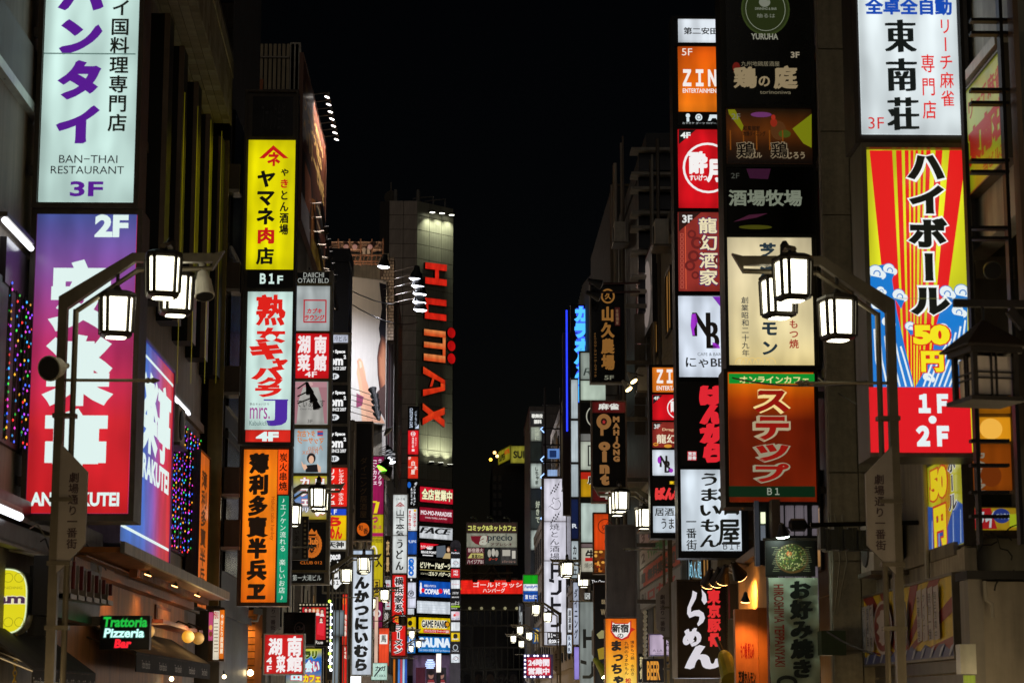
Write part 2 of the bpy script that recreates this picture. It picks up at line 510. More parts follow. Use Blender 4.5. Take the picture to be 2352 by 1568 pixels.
def building(name, label, x0, x1, y0, y1, h, m, street=True, floors=None, shop=0, win=1, step=3.1, w=1.5, cat='building', front=False, roof=True, group=None):
    side = x1 if x1 <= 0 else x0
    r = thing(name, label, cat, ((x0 + x1) / 2, (y0 + y1) / 2, 0), group)
    mb = MB(); mb.bx(x0, x1, y0, y1, -.12, h, m); mb.build('wall', r)
    if roof:
        mb = MB(); mb.bx(x0 + .05, x1 - .05, y0 + .05, y1 - .05, h, h + .02, BLACK())
        for a in ((x0 - .04, x1 + .04, y0 - .04, y0 + .16), (x0 - .04, x1 + .04, y1 - .16, y1 + .04), (x0 - .04, x0 + .16, y0 + .16, y1 - .16), (x1 - .16, x1 + .04, y0 + .16, y1 - .16)):
            mb.bx(*a, h + .021, h + .5, m)
        mb.build('parapet', r)
    if street:
        fr = FXL(side) if side < 0 else FXR(side)
        sg = 1 if side < 0 else -1
        n = max(1, int((y1 - y0) / step))
        for i in range(n):
            yc = y0 + (i + .5) * (y1 - y0) / n
            k = 0; z = 3.6
            while z < h - 1.5 and k < (floors or 4):
                if win: window(r, fr, sg * yc, z, w, 1.5, pane=random.choice([PANE, PANE, COOL, WARM, WARM2]))
                z += 3.2; k += 1
        # ground-floor shop window added as fill light, below the bottom edge of the picture
        mb = MB(); a, b = sorted((sg * (y0 + .3), sg * (y1 - .3)))
        mb.box(fr, a, b, .25, 1.75 if y0 < 45 else 2.1, .0, .03, SHOP_FILL[shop % 4]); mb.build('shop_fill_window', r)
        for z in (3.2, 6.4, 9.6):
            if z < h:
                mb = MB(); mb.box(fr, sg * y0 if sg > 0 else -y1, sg * y1 if sg > 0 else -y0, z, z + .14, 0, .07, m); mb.build('floor_band', r)
    return r

XL, XR = -4.7, 4.75
dk1 = paint('#80766a', .6, .1, .35, 1.5, .3); dk2 = paint('#4c4743', .45, .3, .35, 2, .1)
conc = paint('#807868', .85, 0, .35, 1.1, .5); conc2 = paint('#7c7566', .8, 0, .35, 1.5, .5)
bA = building('restaurant_building', 'dark building at the left edge with black fins and a tiled canopy beam', -12, XL, 8, 37.6, 21, dk1, win=0, shop=0)
bB = building('metal_clad_building', 'tower clad in dark polished metal panels left of the yellow sign', -10, -4.33, 38.2, 43.2, 22, dk2, win=0, shop=1)
bC0 = building('low_shop_building', 'low building behind the tall yellow and orange sign', -11, -4.85, 43.4, 61.5, 9, conc2, shop=2)
bC = building('slatted_roof_building', 'building with a vertical slat screen on top and a brown street-side billboard', -11, XL, 62, 68.2, P(640, 205, 62).z, dk1, shop=3, roof=False)
bD = building('navy_building', 'plain navy dark block behind the black floor signs', -11, P(800, 700, 72).x, 72, 74.5, P(780, 603, 72).z, paint('#10131f', .5, 0, .3, 2), shop=1, win=0)
bE = building('rooftop_frame_building', 'building with rusty rooftop pipes and a wrapped white billboard', -14, XL, 130, 147, P(880, 600, 130).z, conc2, shop=0, win=1, floors=6)
bF = building('ribbed_building', 'tall dark ribbed facade right behind the white billboard', -14, XL + .1, 88.5, 129.5, 13, dk1, shop=2)
bF2 = building('ribbed_tower', 'dark vertical ribbed wall between the billboard and the red letter tower', -12, XL, 147.4, 157, P(905, 690, 147).z, paint('#6a5c50', .6, .1, .3, 2), win=0, shop=1)
for i in range(22):
    mb = MB(); y = 147.7 + i * .42; mb.box(FXL(XL), y, y + .16, 3, P(905, 700, 147).z, 0, .12, STEEL()); mb.build('rib', bF2)
bR0 = building('concrete_corner_building', 'grey concrete building behind the yellow and red striped sign', 5.36, 13, 22.6, 27.5, 18, conc, win=0, shop=2)
bR0b = building('nearest_right_building', 'grey building just outside the right edge, nearest on that side', 5.75, 13, 4, 20.1, 15, conc2, shop=0)
bR1 = building('dark_sign_building', 'dark building carrying the tall black and orange sign', 5.42, 13, 30, 39, 15.5, dk2, shop=0)
bR2 = building('beige_panel_building', 'grey beige panelled building behind the small orange sign', XR, 13, 39.2, 52.5, P(1545, 560, 48).z, conc2, shop=1, w=1.2)
bR3 = building('louvre_tower', 'dark tower with horizontal blue grey louvre floors at upper right', XR, 14, 52.7, 64.2, P(1470, 400, 55).z, paint('#15171b', .5, 0, .3), shop=3, win=0)
bR4 = building('slanted_roof_building', 'grey building with a steep slanted roofline left of the dark tower', XR + .02, 14, 64.6, 81, 10, conc2, shop=0, w=1.2)
bR5 = building('karaoke_building', 'dark building behind the blue neon letters', XR, 14, 82, 112, P(1330, 880, 90).z, dk1, shop=2)
bR6 = building('glass_stair_building', 'narrow lit glass stair tower beside the white vertical sign', 4.5, 14, 140, 152, P(1230, 950, 140).z, dk2, shop=1, win=0)
bR7 = building('corner_dark_building', 'dark building between the glass stair and the white vertical sign', XR, 14, 113, 139, 12, dk1, shop=3)

# tall unlit tower left of louvres
mb = MB(); r = bR3
x0 = P(1412, 700, 64).x
r2 = thing('dark_tower', 'plain black tower left of the louvred tower', 'building', (x0 + 3, 70, 0))
mb = MB(); mb.bx(x0, x0 + 6, 64.8, 76, P(1430, 426, 64.8).z - 14, P(1430, 426, 64.8).z, paint('#12120f', .6)); mb.bx(x0 + 2, x0 + 5.5, 65.5, 75, 0, P(1430, 426, 64.8).z - 14.01, paint('#12120f', .6)); mb.build('wall', r2)
mb = MB(); mb.tube([(x0 - .02, 64.75, 11), (x0 - .02, 64.75, P(1430, 426, 64.8).z)], .05, STEEL()); mb.build('corner_trim', r2)
mb = MB(); mb.tube([(x0, 64.75, P(1430, 426, 64.8).z), (x0 + 3, 64.75, P(1430, 426, 64.8).z)], .04, STEEL()); mb.build('corner_trim', r2)
# louvre floors
lv = paint('#8a8478', .6, .2); nv = paint('#0b1020', .4)
for i, v in enumerate((396, 450, 482, 536, 568, 622, 676, 708)):
    a = P(1455, v, 54.5); b = P(1548, v, 54.5); mb = MB()
    mb.bx(a.x - .25, b.x, 52.0, 52.6, a.z - .05, a.z + .02, lv); mb.build('louvre', bR3)
    mb = MB(); mb.bx(a.x - .05, b.x, 52.3, 52.62, a.z - .5, a.z - .051, nv); mb.build('spandrel', bR3)
mb = MB(); q = P(1490, 372, 56); mb.rev((q.x, 56, q.z - .3), (0, 0, 1), [(0, .35), (.25, .32), (.45, .15)], conc2); mb.bx(q.x - .2, q.x + .2, 55.8, 56.2, P(1470, 400, 55).z, q.z - .3, conc2); mb.build('roof_vent', bR3)
# slanted roofline wedge
fr = FXR(XR); mb = MB()
pts = [fr.st(1412, 566), fr.st(1341, 652), fr.st(1341, 1100), fr.st(1412, 1100)]
mb.prism(fr, pts, -6, .03, paint('#5e574c', .7, .1, .3, 2)); mb.build('slanted_wall', bR4)
pts = [fr.st(1340, 652), fr.st(1312, 770), fr.st(1312, 900), fr.st(1340, 900)]
mb = MB(); mb.prism(fr, pts, -3, .0, paint('#6a675c', .7, .1, .3, 2)); mb.build('slanted_wall', bR4)
for i in range(14):
    q = fr.st(1340 - i * 2, 655 + i * 8.4); mb = MB(); e = fr.st(1340 - i * 2, 900)
    mb.box(fr, q[0] - .04, q[0] + .04, e[1], q[1], .0, .05, lv); mb.build('seam', bR4)

# ---- building A details: black fins, tiled beam, LED strands, windows
frA = FXL(XL)
fin = paint('#080b09', .42, .2, .2, 2); edge = paint('#8a7a6a', .4, .6); yel = lit('#b8a818', .3)
for i, (u, v) in enumerate(((352, 55), (386, 128), (420, 208), (448, 280), (478, 330))):
    s, t = frA.st(u, v); mb = MB()
    mb.box(frA, s - .5, s, 7.4, t, 0, .32, fin); mb.build('fin', bA)
    mb = MB(); mb.box(frA, s - .52, s - .501, 7.4, t, .25, .33, edge); mb.build('fin_trim', bA)
    s, t = frA.st(u + 4, 880); mb = MB(); mb.box(frA, s - .006, s + .006, t, t + 4.6, .33, .338, yel); mb.build('fin_light', bA)
# tiled beam (angled slightly off the street line): soffit and outer fascia built of single tiles
dirA = Vector((-.033, 1, 0)).normalized()
frT = Fr((-4.02, 30, 0), dirA)
frS = Fr((-4.62, 30, 0), dirA)
base_t = paint('#3a362b', .8, 0, .3, 4)
tc = [paint('#8a8266', .45, 0, .25, 9), paint('#7c7459', .5, 0, .25, 9), paint('#979074', .4, 0, .25, 9)]
zt = frS.st(470, 322)[1]
s0 = -14; s1 = 7.6
mb = MB(); mb.box(frT, s0, s1, zt, zt + 1.3, -.75, 0, base_t); mb.build('canopy_beam', bA)
tm = []
for m in tc:
    mb = MB(); mb.box(FY(0), -.145, .145, -.07, .07, -.02, 0, m); me = bpy.data.meshes.new('tile'); me.from_pydata(mb.v, [], mb.f); me.materials.append(m); tm.append(me)
nt = 0
rot_f = Matrix(((frT.A.x, -frT.N.x, 0), (frT.A.y, -frT.N.y, 0), (0, 0, 1)))
loc0 = bA.location
rest = MB()
for i in range(72):
    for j in range(9):
        s = s1 - .17 - i * .3
        if j < 5: c = frT.W(s, zt - .001, -.08 - j * .15); a, b = .145, .07; soff = True
        else: c = frT.W(s, zt + .08 + (j - 5) * .3, .001); soff = False
        k = random.randrange(3)
        if nt < 290 and s > -8 and (soff or j < 8):
            o = bpy.data.objects.new('tile', tm[k]); COL.objects.link(o); o.parent = bA
            rr = rot_f.to_4x4()
            if soff: rr = rr @ Matrix.Rotation(R(-90), 4, 'X')
            o.matrix_local = Matrix.Translation(c - loc0) @ rr @ Matrix.Diagonal((1, 1, 1 if soff else 2.05, 1)); nt += 1
        elif s > -12:
            if soff:
                h = zt - .02
                rest.add([frT.W(s + q * .145, h, -.08 - j * .15 + w * .07) for q, w in ((-1, -1), (1, -1), (1, 1), (-1, 1))], [(0, 1, 2, 3)], tc[k])
            else:
                rest.box(frT, s - .145, s + .145, zt + .08 + (j - 5) * .3 - .14, zt + .08 + (j - 5) * .3 + .14, 0, .02, tc[k])
rest.build('canopy_tiles', bA, kind='stuff')
# gold pillar and glass under the beam; yellow reflection put in as glowing strip
s, t = frA.st(482, 560)
for (u0, u1, v0, v1, c, nm) in ((480, 514, 322, 1390, '#8a7a48', 'gold_pillar'), (464, 477, 320, 582, '#e8dc10', 'reflection_strip')):
    q = FY(37.7).rect(u0, v0, u1, v1); mb = MB()
    m = lit(c, .9) if nm == 'reflection_strip' else paint(c, .3, .6, .4, 2)
    mb.box(FY(37.7), q[0], q[2], q[1], q[3], -.1, 0, m); mb.build(nm, bA)
mb = MB(); q = FY(37.6).rect(484, 440, 508, 545); mb.box(FY(37.6), q[0], q[2], q[1], q[3], -.08, .1, paint('#a8a08c', .08, .9, .5, 5)); mb.build('glass_box', bA)
# left edge: ledges, fluorescent battens
mb = MB(); a, b = frA.st(0, 170), frA.st(88, 170); mb.box(frA, a[0] - 2, b[0], P(45, 236, 22).z, P(45, 110, 22).z, 0, .06, paint('#5a4f48', .5, .2)); mb.build('sign_box', bA)
mb = MB(); mb.box(frA, a[0] - 2, b[0], P(45, 240, 22).z - .1, P(45, 236, 22).z - .01, 0, .09, paint('#b8b8b0', .3, .6)); mb.build('ledge', bA)
mb = MB(); mb.box(frA, 21, 23.2, P(45, 690, 22).z, P(45, 590, 22).z, 0, .07, paint('#38343a', .2, .4)); mb.build('sign_box', bA)
LED = ['#2a5cff', '#18a8ff', '#b030ff', '#e028c0', '#ff2020', '#ffb020', '#20d040', '#7a40ff']
LEDM = [glow(c, 1.6) for c in LED]; LEDD = [glow(c, .7) for c in LED]
def led_wall(par, fr, s0, s1, t0, t1, ns, dt, r):
    wire = paint('#15120f', .6)
    mb = MB(); ml = MB()
    for i in range(ns):
        s = s0 + (s1 - s0) * (i + .5) / ns; d = .14 + random.uniform(-.03, .03)
        mb.tube([fr.W(s, t0, d), fr.W(s + random.uniform(-.01, .01), (t0 + t1) / 2, d), fr.W(s, t1, d)], .008, wire, 4)
        t = t1 - (i * .085) % dt; k = i
        while t > t0:
            t += random.uniform(-.012, .012)
            if random.random() < .07: t -= dt; continue
            c = fr.W(s, t, d + .012); q = (LEDM if random.random() < .7 else LEDD)[(i + int((t1 - t) / dt) * 5 + i // 2) % 8]
            ml.rev(c - Vector((0, 0, r)), (0, 0, 1), [(0, r * .2), (r * .7, r * .62), (r * 1.4, r * .5), (r * 2, r * .1)], q, 6)
            t -= dt
    mb.build('cable', par, kind='stuff'); ml.build('led_bulb', par, kind='stuff')
ld = thing('led_curtain', 'curtain of multicoloured LED strands at the left edge', 'LED curtain', (XL, 22, 3))
mb = MB(); a = frA.st(-30, 1030); b = frA.st(72, 1030); z0 = P(40, 1035, 22).z; z1 = P(40, 700, 22).z
mb.box(frA, a[0], b[0], z0, z1 + .1, .0, .05, paint('#14100e', .4)); mb.build('back_board', ld)
led_wall(ld, frA, a[0], b[0] - .05, z0, z1, 18, .15, .0145)
ld = thing('led_curtain', 'curtain of multicoloured LED strands right of the slanted gradient board', 'LED curtain', (XL, 35, 3))
a = frA.st(386, 1200); b = frA.st(438, 1200); z0 = frA.st(438, 1290)[1]; z1 = frA.st(438, 1010)[1]
mb = MB(); mb.box(frA, a[0], b[0], z0, z1 + .2, .0, .06, paint('#0c0a0c', .4)); mb.build('back_board', ld)
led_wall(ld, frA, a[0] - 1, b[0] - .08, z0, z1, 32, .155, .017)
# metal clad panels of B
for (v0, v1, c) in ((-60, 8, '#20242e'), (9, 68, '#3a332b'), (70, 560, '#23211e'), (562, 1000, '#4a4238'), (1002, 1390, '#3a362f')):
    fr = FY(38.2); a = fr.st(470, (v0 + v1) / 2); b = fr.st(551, (v0 + v1) / 2); mb = MB()
    mb.box(fr, a[0], -4.345, fr.st(520, v1)[1] + .012, fr.st(520, v0)[1], 0, .06, paint(c, .22, .6, .3, 1.2)); mb.build('panel', bB)
mb = MB(); fr = FXL(-4.33)
for z in (4, 7, 10): mb.box(fr, 38.3, 43.1, z, z + 2.6, 0, .05, paint('#2a2622', .16, .75, .25, 1.2))
mb.build('panel', bB)
# slat screen on top of C
zt0 = P(640, 205, 62).z; zt1 = P(640, 101, 62).z
for i in range(13):
    a = P(556 + i * 10.2, 150, 62).x; mb = MB(); mb.bx(a, a + .09, 62.0, 62.12, zt0 - 1.6, zt1, paint('#b0a080', .7)); mb.build('slat', bC)
mb = MB(); mb.bx(P(690, 150, 62).x - .32, P(690, 150, 62).x, 62.0, 62.3, zt0 - 6, zt1 + .05, paint('#b0a898', .6)); mb.build('corner_post', bC)
mb = MB(); mb.bx(-6.6, P(690, 150, 62).x - .35, 62.2, 68, zt0 - 1.6, zt1 - .3, BLACK()); mb.build('screen_back', bC)
mb = MB(); mb.bx(-6.6, P(690, 150, 62).x - .34, 61.95, 61.99, zt1 - .45, zt1 - .41, STEEL()); mb.build('rail', bC)
mb = MB(); fr = FY(61.9); mb.poly(fr, [fr.st(550, 182), fr.st(605, 182), fr.st(600, 245), fr.st(550, 245)], .0, paint('#7a3f14', .3, .5)); mb.build('orange_panel', bC)

# ------------------------------------------------------------------ street lamps
def zz(v): return P(1060, v, 20).z
GL = glow('#fff8d8', 4.6)
lampm = paint('#5f5747', .42, .55, .25, 6); lampd = paint('#2a2620', .45, .5, .25, 6)
def lantern_mb(c, w, h, ph=.4):
    """octagonal lantern: roof, bottom ring, corner bars; glass as own mesh"""
    c = Vector(c); fr_ = MB(); gl = MB(); r = w / 2 * 1.0; k8 = 8
    ph = R(14); AN = [-33, 33, 57, 123, 147, 213, 237, 303]
    fr_.rev(c + Vector((0, 0, h / 2 - .035)), (0, 0, 1), [(0, r * 1.0), (.02, r * 1.09), (.045, r * 1.06), (.07, r * .75), (.085, .05), (.13, .022)], lampd, 8, ph, AN)
    # floor ring with open middle
    for a in range(k8):
        a0 = R(AN[a]) + ph; a1 = R(AN[(a + 1) % 8]) + ph
        f = lambda an, rr, z: c + Vector((-math.sin(an) * rr, math.cos(an) * rr, z)) if False else c + Vector((math.cos(an) * rr, math.sin(an) * rr, z))
        ro, ri = r * .96, r * .62; zb, zt = -h / 2, -h / 2 + .05
        v = [f(a0, ro, zt), f(a1, ro, zt), f(a1, ro * .97, zt - .03), f(a0, ro * .97, zt - .03), f(a0, ri, zb), f(a1, ri, zb), f(a0, ri, zt - .01), f(a1, ri, zt - .01)]
        fr_.add(v, [(3, 2, 1, 0), (4, 5, 2, 3), (6, 7, 5, 4), (0, 1, 7, 6)], lampd)
        fr_.tube([f(a0, ro * .97, -h / 2 + .04), f(a0, r * 1.0, h / 2 - .03)], .019, lampd, 5)
    gl.rev(c + Vector((0, 0, -h / 2 + .055)), (0, 0, 1), [(0, r * .84), (h - .095, r * .9)], GL, 8, ph, AN)
    bt = MB(); bt.rev(c + Vector((0, 0, -h / 2 + .0)), (0, 0, 1), [(0, r * .6), (.03, r * .6)], GL, 8, ph, AN)
    return fr_, gl, bt

FRP = Fr((0, 0, 0), (1, 0, 0))
def lamp(side, x, label):
    """side=+1: arm reaches towards +X"""
    r = thing('street_lamp', label, 'street lamp', (x, 20, 0), 'lantern street lamps along both sides of the street')
    g = side
    H1, H2 = zz(700), zz(596)
    mb = MB()
    mb.tube([(x, 20, 0), (x, 20, H1)], 0, lampm, rect=(.085, .1)); mb.build('pole', r)
    mb = MB(); mb.tube([(x + g * .12, 20, .2), (x + g * .12, 20, H1 - .06)], .028, lampm, 8)
    mb.build('inner_tube', r)
    mb = MB()
    mb.tube([(x, 20, H1 - .05), (x, 20, H1), (x + g * .66, 20, H2), (x + g * 1.42, 20, H2)], 0, lampm, rect=(.09, .085))
    mb.tube([(x + g * .12, 20, H1 - .08), (x + g * .7, 20, H2 - .12), (x + g * 1.42, 20, H2 - .1)], .026, lampm, 8)
    mb.prism(FY(20), [(x + g * 1.42, H2 + .04), (x + g * 1.53, H2 + .07), (x + g * 1.42, H2 - .12)], -.04, .04, lampm)
    mb.build('arm', r)
    for z in (2.3, 2.9, 3.5, 4.3): mb = MB(); mb.box(FY(20), min(x - g * .06, x + g * .16), max(x - g * .06, x + g * .16), z, z + .04, -.06, .06, lampm); mb.build('clamp', r)
    # short cross bar along the street carrying two lanterns
    xc = x + g * 1.01
    mb = MB(); mb.tube([(xc, 19.45, H2 + .0), (xc, 19.8, H2 + .09), (xc, 20.2, H2 + .09), (xc, 20.55, H2 + .0)], .03, lampm, 6); mb.rev((xc, 20, H2 + .0), (0, 0, 1), [(0, .05), (.16, .045), (.2, .02)], lampd, 8)
    mb.build('cross_bar', r)
    W, Hh = .37, .415
    for (lx, ly, lz) in ((xc, 19.55, zz(665) + .02), (xc + g * .0, 20.45, zz(665) + .02), (x + g * .51, 20, zz(735) + .02)):
        f, gl, bt = lantern_mb((lx, ly, lz), W, Hh)
        top = H2 if lx == xc else H1 + (H2 - H1) * .51 / .66
        f.tube([(lx, ly, lz + Hh / 2 + .05), (lx, ly, top)], .018, lampd, 6)
        o = f.build('lantern', r); gl.build('glass', o); bt.build('bottom_glass', o)
    # banner rod with finial
    z = zz(876); mb = MB(); mb.tube([(x, 20, z), (x + g * .82, 20, z)], .016, lampm, 6)
    mb.rev((x + g * .8, 20, z), (g, 0, 0), [(0, .018), (.03, .03), (.05, .018), (.08, .03), (.14, .006)], lampm, 8); mb.build('banner_rod', r)
    # street name plate
    fr = FY(19.98); a, b = x + g * .03, x + g * .29
    pl = paint('#807870', .5, .1, .2, 3)
    pts = [(a, zz(1022)), (b, zz(1086)), (b, zz(1250)), (a, zz(1318))]
    mb = MB(); mb.prism(fr, pts, -.03, .03, pl); o = mb.build('name_plate', r)
    p = Pan(None, o, fr, .03, 0)
    c = x + g * .165
    p.text('劇場通り一番街', 0, 0, 0, 0, '#2a0e12', 1, .02, st=(c - .05, zz(1262), c + .05, zz(1088))); p.done()
    return r

lamps = []
def place(src, y, label):
    c = copy_tree(src); c.location.y = y; c['label'] = label; return c
LX, RX = -3.84, 4.14
# left row
l0 = lamp(1, LX, 'street lamp with three lit lanterns nearest on the left, before the purple and red sign')
for y, lb in ((41.5, 'left street lamp whose pole stands below the tall orange sign'), (61, 'left street lamp before the white vertical sign with black kana'),
              (78, 'left street lamp just beyond the white vertical sign with black kana'), (121, 'left street lamp before the lower end of the red noodle sign'),
              (140, 'farthest left street lamp, before the blue sauna sign')):
    place(l0, y, lb)
# one lamp of the row is out
dark = place(l0, 101.6, 'left street lamp with unlit dark lanterns among the lit ones')
offm = paint('#3a3a34', .3)
for ch in dark.children:
    if ch.name.startswith('lantern'):
        for q in ch.children:
            q.data = q.data.copy(); q.data.materials[0] = offm
r0 = lamp(-1, RX, 'street lamp with three lit lanterns nearest on the right, before the cream sign')
for y, lb in ((42, 'right street lamp below the tall black and gold mahjong sign'), (63, 'right street lamp crossing the white vertical sign'),
              (89.6, 'right street lamp above the red 24 hour sign'), (114, 'right street lamp left of the white vertical sign'), (129, 'farthest right street lamp, with the leftmost pair of lanterns')):
    place(r0, y, lb)
# the real lantern light on the street comes from the glass itself

# ------------------------------------------------------------------ horn speakers on the nearest poles
def horn(c, ax, r, L, label, cm='#a8a496'):
    t = thing('loudspeaker', label, 'loudspeaker', c)
    m = paint(cm, .45, .1); mb = MB()
    mb.rev(Vector(c), ax, [(0, r * .55), (L * .3, r * .75), (L * .34, r * .85), (L * .9, r), (L * .93, r * 1.08), (L, r * 1.06)], m, 20); mb.build('horn', t, smooth=False)
    mb = MB(); mb.rev(Vector(c) + Vector(ax).normalized() * (L * .96), ax, [(0, r * .98), (.016, r * .93)], BLACK(), 20); mb.build('mouth', t)
    mb = MB(); mb.tube([Vector(c), Vector(c) - Vector(ax).normalized() * .12], .03, m, 8); mb.build('bracket', t)
a = P(135, 838, 19.8); horn((a.x, 19.9, a.z), (-.35, -1, -.25), .115, .22, 'grey horn speaker clamped to the nearest left lamp pole')
a = P(462, 640, 19.9); horn((a.x, 20, a.z + .08), (.15, -.35, -1), .09, .27, 'pale canister speaker hanging from the tip of the nearest left lamp arm', '#bdb9ae')
mb = MB()

# ================================================================== left side signs
W_ = '#dff2ee'
# --- pale green tall sign and purple-red sign below, nearest left
s = Sign('vertical_sign', 'tall pale mint light box with purple kana and 3F, nearest at upper left', 22, (84, -80, 326, 478), dep=.5, fw=11, arms=(XL, (60, 380)))
p = s.panel(98, -70, 315, 463, '#cfeee6', hot=1.08)
p.text('バンタイ', 128, -62, 240, 330, '#55188c', 1, .045, nib=(.03, .02), pitch=1.12)
p.text('タイ国料理専門店', 252, -44, 296, 303, '#10140f', 1, .02)
p.text('BAN−THAI', 136, 357, 270, 375, '#1c1c24', b=0); p.text('RESTAURANT', 117, 382, 285, 400, '#1c1c24', b=0)
p.text('3F', 161, 417, 237, 452, '#55188c', b=.03)
p.rect(101, 123, 312, 126, '#5f7a74')
s.done()
s = Sign('vertical_sign', 'tall purple to red gradient light box with big white characters, behind the nearest left lamp', 22.05, (60, 481, 318, 1196), dep=.5, fw=12, arms=(XL, (600, 1100)))
p = s.panel(73, 484, 304, 1178, None, stops=[(0, '#e01f26'), (.3, '#dd2734'), (.55, '#bb2f66'), (.78, '#8c4b9c'), (1, '#4d62b0')], hot=1.1)
p.text('2F', 218, 493, 295, 545, W_, b=.05)
p.text('安楽亭', 98, 596, 262, 1106, W_, 1, .065, pitch=1.1)
p.text('AN−RAKUTEI', 70, 1130, 274, 1162, W_, b=.04)
s.done()
# --- slanted gradient board on the facade
fr = FXL(-4.3)
a, b = fr.st(272, 1200)[0], fr.st(396, 1000)[0]
z0, z1 = fr.st(378, 1297)[1], fr.st(395, 846)[1]
s = Sign('facade_board', 'blue to red gradient board seen at a slant beside the tall purple sign', 0, None, fr=fr, st=(a, z0, b, z1), dep=.38, fw=6, fc='#8b84b8')
p = s.panel(0, 0, 0, 0, None, st=(a + .05, z0 + .05, b - .05, z1 - .05), stops=[(0, '#2f6fc8'), (.42, '#3a6cc8'), (.6, '#7a58b4'), (.78, '#c42c58'), (1, '#d8242c')], ax=0)
p.text('安楽亭', 0, 0, 0, 0, W_, b=.05, st=(a + .35, fr.st(375, 1070)[1], b - .25, fr.st(380, 890)[1]))
p.text('AN−RAKUTEI', 0, 0, 0, 0, W_, b=.04, st=(a + .4, fr.st(375, 1130)[1], b - .3, fr.st(375, 1075)[1]))
p.rect(0, 0, 0, 0, W_) if False else None
q = p._d(); p.mb.poly(fr, [(a + .15, z0 + .22), (b - .12, z0 + .22), (b - .12, z0 + .26), (a + .15, z0 + .26)], q, ink(W_, 1)); p.mb.poly(fr, [(a + .15, z1 - .26), (b - .12, z1 - .26), (b - .12, z1 - .22), (a + .15, z1 - .22)], q, ink(W_, 1))
s.done()
tm_ = glow('#f2f6ff', 3.)
def batten(u0, v0, u1, v1, X, label, r=.03):
    f = FXL(X); A = f.W(*f.st(u0, v0)); B = f.W(*f.st(u1, v1)); B.z = A.z
    t = thing('tube_light', label, 'tube light', A); mb = MB(); mb.tube([A, B], r, tm_, 8); mb.build('tube', t)
    mb = MB(); mb.tube([A + Vector((-.02, 0, .06)), B + Vector((-.02, 0, .06))], 0, STEEL(), rect=(.1, .05)); mb.build('housing', t)
batten(308, 1286, 425, 1335, -4.45, 'white fluorescent tube under the slanted gradient board')
batten(10, 505, 72, 568, -4.55, 'bright fluorescent tube at the upper left edge above the LED strands')
batten(-10, 1163, 46, 1180, -4.4, 'short fluorescent tube at the left edge below the LED strands', .04)
batten(392, 905, 434, 952, -4.62, 'fluorescent tube above the right LED curtain')

# --- tall yellow / white / orange tower
s = Sign('tower_sign', 'tall sign tower of yellow, white and orange light boxes with black and red characters', 38, (555, 207, 679, 1020), dep=.4, fw=5)
z = s.panel(580, 222, 673, 312, '#17181b', 0, mat=paint('#2a2a2e', .15, .2, .3))
z.text('スナック会館', 600, 235, 655, 300, '#303036', b=0)
p = s.panel(568, 322, 677, 618, '#efe400', hot=1.06)
p.poly([(595, 364), (628, 334), (663, 364), (651, 364), (628, 345), (607, 364)], '#c01414')
p.text('ネ', 614, 350, 644, 382, '#c01414', b=.03, nib=(.02, .02))
p.text('ヤマネ', 590, 392, 632, 516, '#0c0c08', 1, .03, nib=(.02, .02))
p.text('肉', 592, 523, 630, 560, '#c01414', b=.03, nib=(.02, 0)); p.text('店', 588, 568, 629, 608, '#0c0c08', b=.02, nib=(.02, .01))
p.text('や', 645, 388, 663, 405, '#0c0c08', b=.02, nib=(.02, .01)); p.text('き', 645, 412, 662, 432, '#c01414', b=.02, nib=(.02, .01))
p.text('とん酒場', 642, 438, 663, 540, '#0c0c08', 1, .02, nib=(.02, .01))
p = s.panel(568, 621, 676, 660, '#0b0d0b', mat=ink('#0a0c0a', 0)); p.on = 1
p.text('Ｂ１', 597, 628, 630, 652, '#cfe8e0', b=.05); p.text('F', 637, 633, 650, 652, '#cfe8e0', b=.03)
p = s.panel(566, 670, 674, 986, '#d6f2ea', hot=1.08)
p.text('熟', 588, 676, 656, 748, '#dc2018', b=.025, nib=(.01, .01)); p.text('女', 586, 752, 656, 788, '#dc2018', b=.07)
p.ell(622, 775, 12, 7, '#d6f2ea')
p.text('キ', 574, 786, 650, 826, '#dc2018', b=.08, sh=-.1); p.text('ャ', 625, 822, 662, 846, '#dc2018', b=.08)
p.text('バ', 576, 840, 654, 872, '#dc2018', b=.06); p.text('ク', 590, 866, 650, 893, '#dc2018', b=.06); p.text('ラ', 586, 884, 648, 912, '#dc2018', b=.06)
p.text('J', 612, 918, 660, 978, '#4b2a9c', b=.06); p.rect(606, 917, 662, 920, '#4b2a9c')
p.text('熟女キャバクラ', 574, 925, 618, 931, '#333', b=0) if False else p.text('熟女キャバクラ', 574, 925, 618, 931, '#333333', b=0)
p.text('mrs.', 574, 936, 620, 962, '#a03a90', b=0); p.text('Kabukicho', 573, 966, 620, 977, '#557070', b=0)
p = s.panel(564, 987, 672, 1017, '#dd2a1e'); p.text('4F', 588, 991, 640, 1013, W_, b=.06)
s.done()
s = Sign('vertical_sign', 'orange light box with black brush characters and a green strip, bottom of the tall tower', 38, (547, 1024, 668, 1391), dep=.4, fw=5)
p = s.panel(557, 1032, 634, 1382, None, stops=[(0, '#ff7008'), (.12, '#ff7c0c'), (.8, '#ff8a12'), (1, '#ff7a10')])
p.text('薄利多賣半兵ヱ', 566, 1040, 617, 1376, '#120a04', 1, .04, nib=(.035, .015), sh=0)
p.text('Hakuri tabai hanbey', 620, 1140, 631, 1240, '#9a3a08', b=0, rot=1)
p = s.panel(638, 1032, 662, 1134, '#ff5410'); p.text('炭火串焼', 641, 1040, 660, 1126, '#120a04', 1, .01, nib=(.015, .01))
p = s.panel(637, 1138, 661, 1382, '#08a074', hot=1.0); p.text('♪エノケン流れる 楽しいお店♪', 642, 1144, 656, 1376, '#e8f4e8', 1, .0)
s.done()
